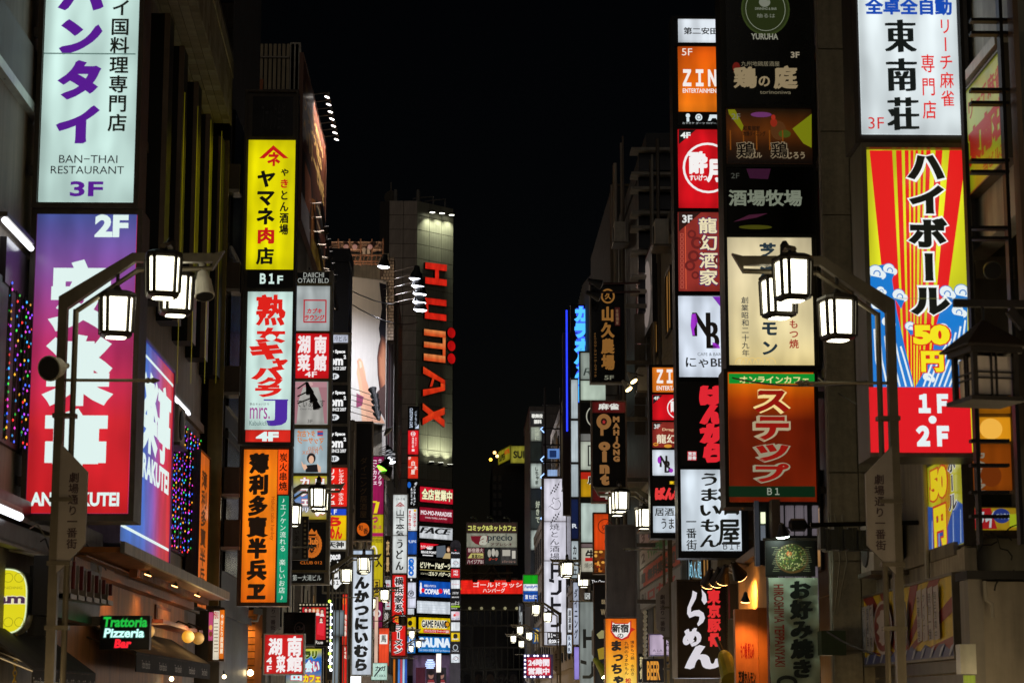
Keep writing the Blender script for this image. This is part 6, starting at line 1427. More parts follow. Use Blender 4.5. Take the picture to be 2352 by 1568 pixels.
mb = MB(); q = P(722, 600, 64); t = thing('gantry', 'slanting dark steel gantry rail below the brown billboard', 'gantry', (XL, 64, z0))
for dx in (0, .28):
    A = Vector((XL + .1 + dx, 62.4, z0 + 1.6)); B = Vector((XL + .3 + dx, 68, z0 - .6)); mb = MB(); mb.tube([A, B], .05, DARKM(), 5); mb.build('rail', t)
for i in range(9):
    A = Vector((XL + .1, 62.4, z0 + 1.6)).lerp(Vector((XL + .3, 68, z0 - .6)), i / 8); mb = MB(); mb.tube([A, A + Vector((.28, 0, .02))], .03, paint('#a09488', .3, .7), 4); mb.build('rung', t)
# --- rooftop steelwork
YR = 126
t = thing('rooftop_fence', 'rusty rooftop scaffold with mesh fence between the brown billboard and the white one', 'scaffold', P(800, 600, YR))
rust = paint('#6e4c36', .7, .3, .4, 3); msh = paint('#a08068', .6, .3)
z0_, z1_ = P(800, 606, YR).z, P(800, 554, YR).z; x0_, x1_ = P(725, 580, YR).x, P(880, 580, YR).x
for i in range(7):
    x = x0_ + (x1_ - x0_) * i / 6; mb = MB(); mb.tube([(x, YR, z0_ - .1), (x, YR, z1_ + .15)], .05, rust, 5); mb.build('post', t)
for v in (556, 573, 586, 600, 606):
    z = P(800, v, YR).z; mb = MB(); mb.tube([(x0_, YR, z), (x1_, YR, z)], .05 if v > 580 else .03, rust if v > 580 else msh, 5); mb.build('rail', t)
mb = MB(); n = 60
for i in range(n): x = x0_ + (x1_ - x0_) * (i + .5) / n; mb.tube([(x, YR, P(800, 578, YR).z), (x, YR, z1_)], .009, msh, 3)
for i in range(8): z = P(800, 556 + i * 3, YR).z; mb.tube([(x0_, YR, z), (x1_, YR, z)], .009, msh, 3)
mb.build('mesh', t, kind='stuff')
for u in (738, 768, 838, 845): 
    q = FY(YR - .1).rect(u - 5, 570, u + 5, 584); mb = MB(); mb.box(FY(YR - .1), q[0], q[2], q[1], q[3], 0, .1, paint('#7a6e60', .6)); mb.build('cabinet', t)
for i in range(16):
    a_ = P(728 + i * 9.5, 606, YR); mb = MB(); mb.tube([a_, P(733 + i * 9.5, 588, YR)], .03, rust, 4); mb.build('strut', t)
for i, u in enumerate((740, 751, 795, 815, 850)):
    c = P(u, 567, YR - .3); mb = MB(); mb.ball(c, .16, lit('#c89080', .8), 8); mb.build('lamp', t)
for i, (v, u0) in enumerate(((618, 762), (624, 764), (630, 766), (636, 768))):
    mb = MB(); mb.tube([P(u0, v, 120), P(800 - i * 3, v, 120), P(800 - i * 3, v + 16, 120)], .06, paint('#9a6a40', .4, .6), 5); mb.build('duct', t)
wl_ = bpy.data.lights.new('work_light', 'POINT'); wl_.energy = 420; wl_.color = (1, .76, .55); wl_.shadow_soft_size = .2
o = bpy.data.objects.new('work_light', wl_); COL.objects.link(o); o.parent = t; o.location = P(800, 612, YR - 2.5) - t.location
mb = MB(); mb.ball(P(800, 612, YR - 2.5) + Vector((0, .5, 0)), .1, glow('#ffb070', 3), 6); mb.build('lamp', t)
# white tiled stair head
f = FY(129.4); q = f.rect(872, 590, 905, 780); t = thing('tiled_stairhead', 'small white tiled roof structure left of the letter tower', 'roof structure', (q[0] + .4, 130, q[1]))
mb = MB(); mb.bx(q[0], q[2], 129.6, 131, q[1], q[3], paint('#5a4c40', .8)); mb.build('wall', t)
tw = [paint('#b09c84', .5, 0, .25, 5), paint('#9c8a74', .5, 0, .25, 5)]; ncol = 5; nrw = 26; cw = (q[2] - q[0]) / ncol; ch = (q[3] - q[1]) / nrw; mt_ = []
for m in tw:
    mb = MB(); mb.box(FY(0), .02, cw - .02, .015, ch - .03, 0, .05, m); me = bpy.data.meshes.new('tile'); me.from_pydata(mb.v, [], mb.f); me.materials.append(m); mt_.append(me)
for i in range(nrw):
    for j in range(ncol):
        if i > nrw - 7 and j == 0: continue
        o = bpy.data.objects.new('tile', random.choice(mt_)); COL.objects.link(o); o.parent = t; o.location = Vector((q[0] + j * cw + (cw * .3 if i % 2 and j < ncol - 1 else 0), 129.58, q[1] + i * ch)) - t.location
# --- wrapped white billboard with arm picture
frW = Fr((P(803, 800, 128).x, 128, 0), (math.cos(R(30)), math.sin(R(30)), 0))
b = frW.st(886, 800)[0]; z1 = frW.st(803, 634)[1]; z0 = frW.st(880, 975)[1]
s = Sign('billboard', 'large white billboard with a giant arm and fingers, left of the letter tower', 0, None, fr=frW, st=(0, z0, b, z1), dep=.2, fw=1, fc='#b8b4ac')
p = s.panel(0, 0, 0, 0, '#c8c4bc', 0, st=(.05, z0 + .05, b - .01, z1 - .05), mat=paint('#c9c5bd', .5, 0, .06, 1)); p.sign = s; w, h = b, z1 - z0
def wq(pts, c): p.mb.poly(frW, [(x * w, z1 - y * h) for x, y in pts], p._d(), ink(c, 0))
wq([(.80, .02), (.995, .03), (.995, .42), (.9, .5), (.80, .34), (.88, .2)], '#1c1c24')
for i in range(6):
    k = i * .018; c = ['#4a3430', '#6a4438', '#8a5844', '#a86c50', '#b87a5c', '#c08464'][i]
    wq([(.88 + k * .5, .38 + k), (.995, .4 + k), (.995, .92 - k), (.86 + k, .8 - k), (.78 + k, .66), (.76 + k, .54), (.8 + k, .46 + k)], c)
wq([(.3, .56), (.36, .58), (.44, .66), (.5, .78), (.62, .99), (.36, .99), (.3, .8), (.2, .66), (.24, .56)], '#dcae8c'); wq([(.2, .58), (.28, .56), (.4, .66), (.52, .74), (.6, .82), (.995, .99), (.5, .99), (.34, .72)], '#d4a284'); wq([(.26, .575), (.32, .585), (.34, .62), (.28, .63)], '#eac4a8'); wq([(.2, .8), (.4, .82), (.36, .88), (.2, .9)], '#8c4060'); wq([(.62, .82), (.995, .72), (.995, .97), (.84, .9)], '#54403c')
s.done()
c0 = frW.W(b, 0); frX2 = Fr((c0.x + .02, c0.y, 0), (.12, 1, 0)); b2 = frX2.st(905, 800)[0]
s = Sign('billboard', 'narrow street-side return of the white billboard with pink and white streaks', 0, None, fr=frX2, st=(0, z0 - 3, abs(b2), z1 - .6), dep=.2, fw=1, fc='#b8b4ac')
p = s.panel(0, 0, 0, 0, '#8a7c80', 0, st=(.05, z0 - 2.9, abs(b2) - .05, z1 - .7), mat=paint('#b4a8a8', .4, 0, .2, 1)); b2 = abs(b2)
for i, (x, c) in enumerate(((.1, '#241c24'), (.35, '#9c2050'), (.5, '#c8c0c4'), (.7, '#5a2438'))): p.mb.poly(frX2, [(x * b2, z0 - 2), (x * b2 + b2 * .1, z0 - 2), (x * b2 + b2 * .12, z1 - 1), (x * b2 + b2 * .04, z1 - 1)], p._d(), ink(c, 0))
s.done()
for i, (u, v) in enumerate(((893, 612), (967, 640), (972, 657), (976, 675), (975, 694), (977, 711))):
    Yh = 112 if i else 122; hd = P(u - 12, v, Yh); bs = P(880 if i else 858, v - 10 + (0 if i else 6), 128 + i * .4)
    t = arm_lamp('billboard_lamp', ['dark cone lamp above the white billboard corner', 'top cone lamp on a long arm before the first red letter', 'second cone lamp from the top beside the red letters', 'third cone lamp from the top beside the red letters', 'fourth cone lamp from the top beside the red letters', 'lowest cone lamp on a long arm beside the red letters'][i],
             bs, hd, (-.1, .1, -1), .4, '#eef0ff', 11, power=11000, spot=150, group='cone lamps of the white billboard')
# spots grouped below
for i, (u, v) in enumerate(((855, 893), (860, 908), (862, 920), (863, 934), (866, 948))):
    arm_lamp('track_spot', 'small black spotlight before the giant arm picture, %s of five' % ['top', 'second', 'middle', 'fourth', 'lowest'][i], P(805, v - 3, 122), P(u, v, 119), (-.3, .4, 1) , .26, '#e8f0ff' if i in (1, 2, 3) else '#202020', 5 if i in (1, 2, 3) else 0, group='spotlights before the giant arm picture')
for i, (u, v) in enumerate(((712, 899), (721, 917), (728, 933))):
    arm_lamp('sign_spot', 'black spotlight before the pale curtain sign, %s of three' % ['upper', 'middle', 'lower'][i], P(684, v - 7, 54.5), P(u, v + 4, 54.2), (.3, .3, -1), .11, '#101010', 0, group='spotlights before the curtain sign', L=.3)
for i in range(9):
    u = 893 + (i % 3) * 4; v = 1035 + (i // 3) * 9 + (i % 3) * 4
    arm_lamp('track_spot', 'small floodlight in the cluster right of the dark brown kana sign, row %s, column %s' % (['top', 'middle', 'bottom'][i // 3], ['left', 'middle', 'right'][i % 3]), P(870, v - 4, 100), P(u, v, 98), (.2, -.3, -1), .16, '#eef4ff', 6 if i > 5 else .3, group='cluster of small floodlights')
arm_lamp('green_floodlight', 'floodlight with green lens beside the magenta board', P(860, 1062, 97), P(878, 1076, 95), (-.5, -.2, -.8), .3, '#90ff40', 3)
arm_lamp('green_floodlight', 'dark floodlight just below the green one beside the magenta board', P(860, 1074, 97), P(884, 1094, 95), (-.5, -.2, -.8), .3, '#101010', 0)
arm_lamp('round_dish_lamp', 'grey square flood lamp on an arm above the floodlight cluster', P(855, 1000, 100), P(892, 990, 98), (.6, .2, -.6), .32, '#303030', 0, body=paint('#8a8478', .5), L=.12)

# ================================================================== end of the street
YE = 186
fe = FY(YE)
q = fe.rect(1030, 1330, 1260, 1640)
t = thing('end_building', 'dark grid-windowed building closing the street in the centre', 'building', ((q[0] + q[2]) / 2, YE, 0))
mb = MB(); mb.bx(q[0], q[2] + 3, YE + .12, YE + 14, -.12, P(1130, 1328, YE).z, paint('#5c5850', .6, .1, .2, 1)); mb.build('wall', t)
mul = paint('#7c786c', .5, .3); gls = paint('#0a0c10', .08, 0, .2); pst = paint('#4a4640', .5, 0, .35, 1)
cols = [1040, 1060, 1086, 1113, 1139, 1166, 1193, 1220]; rws = [(1403, 1434), (1438, 1484), (1488, 1534), (1538, 1598)]
for r_, (v0, v1) in enumerate(rws):
    for c_ in range(7):
        g = fe.rect(cols[c_] + 1, v0, cols[c_ + 1] - 1, v1); mb = MB(); m = gls
        if r_ == 1 and c_ in (2, 3): m = pst
        mb.box(fe, g[0], g[2], g[1], g[3], -.2, -.04, m); o = mb.build('window', t)
        if r_ == 0 or r_ == 2:
            mb = MB(); x = (g[0] + g[2]) / 2; mb.box(fe, x - .04, x + .04, g[1], g[3], -.039, .03, mul); mb.build('mullion', o)
        if r_ == 3:
            mb = MB(); pal = [('#30241c', '#6a5040'), ('#5c5a54', '#302c28'), ('#28201c', '#806450'), ('#281c18', '#8c7058'), ('#202024', '#504840'), ('#28242c', '#5c5048'), ('#2c2824', '#504840')][c_]
            mb.box(fe, g[0] + .15, g[2] - .15, g[1] + .3, g[3] - .1, -.039, .0, ink(pal[0], 0)); cx = (g[0] + g[2]) / 2; mb.poly(fe, [(cx + .32 * math.cos(R(k)), g[3] - .75 + .42 * math.sin(R(k))) for k in range(0, 360, 20)], .004, ink(pal[1], 0)); mb.build('poster', o)
for v in (1400, 1436, 1486, 1536, 1600):
    g = fe.rect(1040, v - 2, 1240, v + 2); mb = MB(); mb.box(fe, g[0], g[2], g[1], g[3], -.03, .05, mul); mb.build('transom', t)
for u in cols: g = fe.rect(u - 1, 1400, u + 1, 1640); mb = MB(); mb.box(fe, g[0], g[2], g[1], g[3], -.03, .04, mul); mb.build('mullion', t)
p = Pan(None, t, fe, .06, 0); p.rect(1075, 1555 + 36, 1200, 1610, '#4a4640') ; p.text('コーヒー シロスクール', 1080, 1556 - 4, 1190, 1572, '#7a7468', b=.05); p.text('病愛枕', 1116, 1496, 1134, 1530, '#6a6864', 1, .02); p.text('JULUL', 1108 - 12, 1545, 1106, 1570, '#302c2a', b=.03, rot=1); p.done()
s = Sign('roof_sign', 'long red illuminated hamburger sign with white kana and a yellow dollar mark', YE, (1044, 1330, 1215, 1364), dep=.5, fw=1, fc='#6a5a50')
p = s.panel(1045, 1332, 1214, 1363, '#f02418', hot=1.1)
for i in range(1, 5): p.rect(1045, 1331.5 + i * 6.3, 1214, 1332.2 + i * 6.3, '#c81c14')
p.text('$', 1044, 1335, 1059, 1362, '#f4d018', b=.12); p.text('ゴールドラッシュ', 1087, 1336, 1214, 1348, '#f8e0d8', b=.02); p.text('ハンバーグ', 1109, 1350, 1160, 1360, '#f8e0d8', b=.02); s.done()
# dark roof above and yellow box tower
t = thing('dark_far_tower', 'black residential tower with a faint yellow roof box, far centre', 'building', (P(1180, 1400, 230).x, 232, 0))
f = FY(230); g = f.rect(1130, 1068, 1260, 1640); mb = MB(); mb.bx(g[0], g[2], 230, 250, 0, g[3], paint('#15161a', .7)); mb.build('wall', t)
for r_ in range(6):
    for c_ in range(2):
        w_ = f.rect(1120 + 13 + c_ * 12, 1092 + r_ * 20, 1140 + c_ * 12, 1104 + r_ * 20); mb = MB(); mb.box(f, w_[0], w_[2], w_[1], w_[3], 0, .1, paint('#241f18', .4)); mb.build('window', t)
s = Sign('roof_box_sign', 'yellow lit roof box sign with black capitals on the dark far tower', 228, (1172, 1023, 1232, 1064), dep=.2, fw=1, fc='#8a8420')
p = s.panel(1173, 1024, 1231, 1063, '#9c9630', s_=.72, soft=.7); p.text('SUPER', 1179, 1035, 1232, 1052, '#141408', b=.04); s.done()
frZ = Fr((P(1172, 1040, 228).x, 228, 0), (-math.cos(R(60)), math.sin(R(60)), 0)); frZ = Fr((P(1144, 1040, 234).x, 234, 0), (P(1172, 1040, 228) - P(1144, 1040, 234)).to_3d() * 1)
frZ = Fr((P(1144, 1040, 234).x, 234, 0), ((P(1172, 1040, 228) - P(1144, 1040, 234)).x, -6, 0)); L_ = ((P(1172, 1040, 228).x - P(1144, 1040, 234).x) ** 2 + 36) ** .5
s = Sign('roof_box_sign', 'left return face of the yellow roof box sign with small red and black capitals', 0, None, fr=frZ, st=(0, P(1172, 1060, 230).z, L_, P(1172, 1026, 230).z), dep=.2, fw=1, fc='#8a8420')
p = s.panel(0, 0, 0, 0, '#807818', st=(.1, s.r[1] + .1, L_ - .1, s.r[3] - .1), soft=.7); p.sign = s; p.text('SUPER', 0, 0, 0, 0, '#181808', b=.05, st=fst(p, .1, .35, .6, .8)); p.text('HOTEL', 0, 0, 0, 0, '#a83010', b=.05, st=fst(p, .55, .2, .95, .5)); s.done()
mb = MB()
for u, v, c in ((1136, 1031 + 8, '#ffc070'), (1142, 1047, '#ffd080'), (1127, 1055, '#ffc040')): mb.ball(P(u, v, 227), .18, glow(c, 4), 6)
mb.build('roof_lamps', None, label='three small amber lamps left of the yellow roof box sign', cat='lamps', kind='stuff')
# cafe billboard on the roof
s = Sign('roof_billboard', 'cream, red and brown cafe billboard standing on the end building roof, centre', 184, (1070, 1198, 1189, 1297), dep=.3, fw=2, fc='#8a8a74')
p = s.panel(1072, 1200, 1187, 1223, '#3c2a24', s_=.8); p.text('コミック&ネットカフェ', 1075, 1205, 1185, 1219, '#c8c868', b=.05)
p = s.panel(1072, 1224, 1187, 1256, '#8c8c7c', s_=1.0); p.poly([(1081, 1230), (1122, 1230), (1118, 1244), (1104, 1252), (1092, 1248), (1083, 1240)], '#6a1420'); p.text('a', 1102, 1229, 1120, 1251, '#b0b0a0', b=.04, sh=.3); p.text('precio', 1120, 1226, 1177, 1246, '#1c2830', b=0, nib=(.02, 0)); p.text('アプレシオ', 1127, 1246, 1176, 1253, '#401820', b=.02); p.text('comics & internet cafe', 1081, 1226, 1120, 1229, '#3c3c38', b=0)
p = s.panel(1072, 1257, 1112, 1295, '#58202c', s_=.9); p.text('新宿最大', 1075, 1258, 1110, 1268, '#c0a8a0', b=.02); p.poly([(1074, 1281), (1082, 1270), (1110, 1270), (1110, 1281)], '#b8b068'); p.text('直進30m', 1083, 1272, 1109, 1281, '#302020', b=.03); p.text('ハイジアB1', 1073, 1284, 1110, 1294, '#c0b0a8', b=.02)
p = s.panel(1113, 1257, 1149, 1295, '#1c2020', s_=.9); p.ell(1124, 1270, 4, 9, '#a09c90'); p.ell(1133, 1268, 4, 9, '#b0aca0'); p.ell(1141, 1270, 4, 8, '#a09c90'); p.text('ダーツ', 1122, 1280, 1143, 1287, '#b04030', b=.03)
p = s.panel(1150, 1257, 1187, 1295, '#3c3a38', s_=.9); p.rect(1154, 1262, 1172, 1276, '#a8a498'); p.rect(1176, 1264, 1184, 1282, '#b8b4a8'); p.text('レディースルーム', 1154, 1286, 1184, 1292, '#b89080', b=0); s.done()
for i, u in enumerate((1090, 1128, 1166)):
    t = thing('billboard_lamp', 'dark bent lamp above the centre cafe billboard, %s of three' % ['left', 'middle', 'right'][i], 'lamp', P(u + 4, 1198, 184), 'bent lamps above the cafe billboard'); mb = MB(); mb.tube([P(u + 4, 1199, 184), P(u + 4, 1190, 184), P(u - 2, 1187, 183), P(u - 8, 1188, 181)], .09, paint('#8a9088', .5, .3), 5); mb.build('arm', t)
t = thing('billboard_gantry', 'rusty steel gantry carrying the centre cafe billboard', 'gantry', P(1128, 1330, 185))
rs_ = paint('#84725c', .6, .3, .3, 2)
for u in (1091, 1130, 1168): mb = MB(); mb.tube([P(u, 1298, 184.5), P(u, 1336, 184.5)], .22, rs_, 4); mb.build('post', t)
for A, B in (((1110, 1330), (1128, 1300)), ((1150, 1330), (1132, 1300)), ((1068, 1317), (1178, 1316))): mb = MB(); mb.tube([P(*A, 184), P(*B, 184)], .1, rs_, 4); mb.build('brace', t)
g = FY(185).rect(1060, 1326, 1190, 1331); mb = MB(); mb.box(FY(185), g[0], g[2], g[1], g[3], -.5, .3, rs_); mb.build('beam', t)
for i in range(7):
    a_ = P(1052 + i * 27, 1396, YE - .3); mb = MB(); mb.ball(a_, .14, lit('#c8c090', .8), 6); mb.build('downlight', None, label='small round downlight under the red hamburger sign, %s from the left' % ['first', 'second', 'third', 'fourth', 'fifth', 'sixth', 'seventh'][i], cat='downlight', group='downlights under the red hamburger sign')
# glass stair faces
f = FY(139.9)
for i, (v0, v1, c, sx) in enumerate(((962, 1012, '#a8b0a0', .5), (1014, 1060, '#202a24', .4), (1064, 1120, '#b8c4bc', .6), (1122, 1168, '#1c2426', .4), (1170, 1215, '#3c4440', .4), (1217, 1262, '#c0ccc4', .6), (1264, 1320, '#20262a', .4))):
    g = f.rect(1219, v0, 1244, v1); mb = MB(); mb.box(f, g[0], g[2], g[1], g[3], -.05, .04, lit(c, sx, soft=.5, hot=1.5)); mb.build('glass_pane', bR6)
mb = MB(); g = f.rect(1229, 966, 1231, 990)
p = Pan(None, bR6, f, .045, 1); p.text('いつのまに', 1228, 967, 1240, 1010, '#c8d0b8', 1, .03, s=.7); p.text('好きで', 1230, 1150, 1240, 1200, '#c8d0b8', 1, .03, s=.7); p.text('しちゃま', 1229, 1072, 1238, 1112, '#384038', 1, .04); p.done()
f2 = FY(138); 
for i, v in enumerate((985, 1055, 1095, 1120, 1190, 1240)):
    g = f2.rect(1246, v - 8, 1250, v + 8); t = thing('blue_light_arrow', 'small blue white arrow light left of the white vertical sign, %s one from the top' % ['first', 'second', 'third', 'fourth', 'fifth', 'sixth'][i], 'arrow light', (g[0], 138, g[1])); mb = MB(); zc = (g[1] + g[3]) / 2
    mb.tube([(g[2], 138, g[3]), (g[0] - .12, 138, zc), (g[2], 138, g[1])], .04, glow('#90b8ff', 2), 4); mb.build('arrow', t)
# blue lit stair interior above the white sign
t = thing('blue_lit_scaffold', 'dark pipe frame with blue lit panels above the white vertical sign', 'scaffold', P(1270, 1090, 100)); f = FY(100)
for (u0, v0, u1, v1, c) in ((1258, 1030, 1285, 1052, '#6a98e0'), (1262, 1034, 1278, 1050, '#1c3468'), (1258, 1078, 1280, 1092, '#a8c8f8'), (1290, 1000, 1300, 1060, '#284c98'), (1296, 1070, 1303, 1092, '#5080d0'), (1303, 1150, 1309, 1180, '#203860'), (1303, 1190, 1309, 1300, '#3c68b8')):
    g = f.rect(u0, v0, u1, v1); mb = MB(); mb.box(f, g[0], g[2], g[1], g[3], -.1 - .05 * (c != '#1c3468'), .02 * (c == '#1c3468'), lit(c, .8)); mb.build('panel', t)
for u in (1252, 1288, 1304): g = f.rect(u - 2, 890, u + 2, 1180); mb = MB(); mb.box(f, g[0], g[2], g[1], g[3], -.1, .15, paint('#241c1a', .4, .4)); mb.build('post', t)
for v in (930, 985, 1022, 1062, 1096): g = f.rect(1246, v - 2, 1306, v + 1); mb = MB(); mb.box(f, g[0], g[2], g[1], g[3], -.05, .1, paint('#1c1a1e', .4, .4)); mb.build('beam', t)
s = Sign('small_sign', 'small sign with four white characters on a dark louvred box, far right of centre', 120, (1217, 944, 1250, 978), dep=.5, fw=1)
p = s.panel(1218, 945, 1249, 977, '#181818', 0, mat=ink('#1a1a18', 0)); p.on = 1; p.text('歌舞伎', 1221, 950, 1247, 960, '#e0e0d8', b=.06); p.text('振興', 1226, 963, 1244, 973, '#e0e0d8', b=.06)
for i in range(3): p.rect(1218, 945 + i * 1.6, 1249, 945.6 + i * 1.6, '#4a4a46')
s.done()
# grey louvred flank right of the white sign
frq = FXR(XR - .02)
for i in range(26):
    q0 = frq.st(1304 + (i % 2) * 1.2, 1120 + i * 7)
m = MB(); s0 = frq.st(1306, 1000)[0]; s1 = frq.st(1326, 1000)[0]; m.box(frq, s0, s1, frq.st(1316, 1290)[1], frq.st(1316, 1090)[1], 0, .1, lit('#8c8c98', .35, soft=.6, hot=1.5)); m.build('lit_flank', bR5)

# ================================================================== lower left: trattoria front
wood = paint('#8a5a34', .5, 0, .35, 2.5); cream = paint('#b07a4a', .6, 0, .3, 2); dkw = paint('#2a1c14', .5, 0, .3, 3)
t = thing('trattoria_front', 'orange brown restaurant front with moulded eaves and dark awnings, lower left', 'shop front', (XL, 30, 0))
frA2 = FXL(-4.62)
zE = P(240, 1222, 24.5).z; zE2 = P(519, 1392, 35.4).z; ze = (zE + zE2) / 2
xe = P(519, 1392, 35.4).x; xe0 = xe
mb = MB(); mb.bx(-4.69, -4.62, 24, 35.4, 0, ze - .05, cream); mb.build('wall', t)
# eaves: soffit slab, fascia, ribbed moulding, metal flashing
mb = MB(); mb.bx(-4.62, xe, 24.4, 35.4, ze - .06, ze, paint('#a86a34', .55, 0, .3, 3)); mb.build('soffit', t)
mb = MB(); mb.bx(xe - .0, xe + .05, 24.35, 35.45, ze - .07, ze + .06, paint('#9a9080', .35, .6, .4, 6)); mb.build('fascia', t)
mb = MB(); mb.bx(-4.62, xe + .04, 35.401, 35.46, ze - .07, ze + .06, paint('#8a7a60', .4, .4)); mb.build('fascia', t)
for j, (x, z) in enumerate(((-4.45, .1), (-4.32, .05))): mb = MB(); mb.bx(-4.62, x, 24.4, 35.35, ze - .06 - z - .07 * (1 - j), ze - .061 - z * .6 * j, wood); mb.build('cornice', t)
for i in range(60):
    y = 27.5 + i * .13; mb_ = MB() if i == 0 else mb_; mb_.bx(-4.31, -4.2, y, y + .07, ze - .16, ze - .061, wood)
mb_.build('dentils', t, kind='stuff')
# parapet roof board above the eaves
mb = MB(); mb.bx(-4.6, xe - .1, 26.5, 35.2, ze + .001, ze + .12, paint('#8a9a88', .4, .2, .2, 2)); mb.build('flashing', t)
for (y0, y1, z, x1) in ((20.5, 24.0, P(236, 1545, 24).z, -4.1), (26.3, 34.0, P(492, 1524, 34).z, -4.0)):
    aw = paint('#151210', .8, 0, .3, 5, .3); mb = MB(); x0 = -4.68
    mb.add([(x0, y0, z + .42), (x0, y1, z + .42), (x1, y1, z), (x1, y0, z), (x0, y0, z + .38), (x0, y1, z + .38), (x1, y1, z - .02), (x1, y0, z - .02)], [(0, 3, 2, 1), (4, 5, 6, 7), (0, 1, 5, 4), (3, 7, 6, 2), (0, 4, 7, 3), (1, 2, 6, 5)], aw); o = mb.build('awning', t)
    mb = MB(); mb.bx(x1 - .012, x1, y0, y1, z - .24, z - .021, aw); q = mb.build('valance', o)
    for k in range(5):
        yy = y0 + (y1 - y0) * (k + .5) / 5; fv = FXL(x1 + .001); p = Pan(None, o, fv, .004, 0); p.text('Trattoria Pizzeria Bar', 0, 0, 0, 0, '#a8a49a', b=.0, sh=.15, st=(yy - .36, z - .19, yy + .36, z - .09)); p.done()
    mb = MB()
    for k in range(5): yy = y0 + (y1 - y0) * k / 4; mb.tube([(x0, yy, z + .2), (x1, yy, z - .03)], .012, STEEL(), 4)
    mb.build('awning_arms', t, kind='stuff')
mb = MB(); mb.bx(-4.6, xe - .35, 30.5, 35.2, ze - 1.0 + .36, ze - 1.0 + .42, paint('#b87068', .4, .2)); mb.build('ledge', t)
for (y, w_) in ((29.5, 1.0), (31.6, 1.3), (33.6, 1.2)):
    window(t, frA2, y, ze - 2.7, w_, 1.2, 0.03, pane=lit('#ffb860', .9))
mb = MB(); mb.box(frA2, 32, 33.6, ze - .62, ze - .3, 0, .03, paint('#7a4a2c', .6)); mb.box(frA2, 32.08, 33.52, ze - .57, ze - .35, .031, .04, cream); mb.build('wall_panel', t)
for i, (u, v, em) in enumerate(((432, 1461, 1.6), (455, 1465, .55), (340, 1452 - 3, .5))):
    c = P(u, v, [33.4, 34.5, 31][i]); g_ = thing('globe_lamp', ['bright amber globe wall lamp under the eaves of the trattoria', 'dimmer amber globe wall lamp right of the bright one', 'dim globe lamp just right of the neon sign'][i], 'wall lamp', c)
    mb = MB(); mb.ball(c, .1, glow('#e09a28', em * .62), 16); mb.build('globe', g_, smooth=True); mb = MB(); mb.tube([(c.x, c.y, c.z + .1), (c.x, c.y, c.z + .18), (c.x - .16, c.y, c.z + .24), (-4.6, c.y, c.z + .12)], .015, BLACK(), 5); mb.rev((c.x, c.y, c.z + .13), (0, 0, 1), [(0, .08), (.05, .03)], BLACK(), 10); mb.build('bracket', g_)
    l = bpy.data.lights.new('globe_light', 'POINT'); l.energy = 4 * em; l.color = (1, .6, .22); l.shadow_soft_size = .17
    o = bpy.data.objects.new('globe_light', l); COL.objects.link(o); o.parent = g_; o.location = Vector((.2, -.1, .0))
for i, (u, v, Y) in enumerate(((394, 1558, 33), (515, 1553, 37.5), (575, 1544, 43))):
    c = P(u, v, Y); g_ = thing('bare_bulb', 'small glowing %s' % ['bulb under the right awning edge', 'bulb at the corner below the menu boards', 'round bulb lamp beside the wooden planked front'][i], 'bulb', c); mb = MB(); mb.ball(c, .035 + .03 * (i == 2), glow('#ffe0a0', 14), 10); mb.build('glass', g_); mb = MB(); mb.tube([c, (c.x - .05, c.y + .3, c.z + .1)], .015, BLACK(), 5); mb.build('stem', g_)
# neon sign
s = Sign('neon_sign', 'black hanging sign with green, white and red neon script', 24.1, (230, 1413, 344, 1491), dep=.12, fw=1, fc='#0a0a0a', arms=(-4.6, (1425,)))
p = s.panel(231, 1414, 343, 1490, '#060606', 0, mat=paint('#070707', .4, 0, .2)); p.on = 1
p.text('Trattoria', 237, 1416, 339, 1439, '#18a838', b=.03, out='#0a3c18', ob=.05, sh=.12, s=1.3); p.text('Pizzeria', 240, 1442, 332, 1463, '#c8fff4', b=.03, out='#3a6a64', ob=.05, sh=.12, s=1.2); p.text('Bar', 264, 1467, 302, 1487, '#ff2030', b=.04, out='#58101a', ob=.05, sh=.12, s=1.2)
s.done()
# big channel letters seen edge-on
t = thing('channel_letters', 'row of dark red and pale channel letters seen edge-on below the lamp plate', 'letter sign', P(180, 1420, 25))
f = FXL(-4.1); cl = paint('#8a8078', .35, .4); cr = paint('#5c1a1a', .4)
a = f.st(134, 1360)[0]; b = f.st(240, 1360)[0]
mb = MB(); mb.box(f, a - .1, b + .2, P(190, 1420, 25).z - .1, P(190, 1322, 25).z, -.24, -.08, paint('#0e0c0c', .4)); mb.build('back_board', t)
for i, ch in enumerate('LaUmME'):
    y = a + (b - a) * (i + .2) / 6; z0 = P(190, 1405 - i * 2, 25).z; z1 = P(190, 1330 + i * 4, 25).z
    mb = MB(); pp = Pan(None, t, Fr((-4.1, 0, 0), (.25, 1, 0)), 0, 0)
    mb.box(f, y, y + .05, z0, z1, -.08, .1, cl); mb.box(f, y + .1, y + .13, z0 + .1, z1, -.08, .13, cr); mb.box(f, y - .0, y + (b - a) / 7, z0, z0 + .05, -.08, .1, cl); mb.build('letter', t)
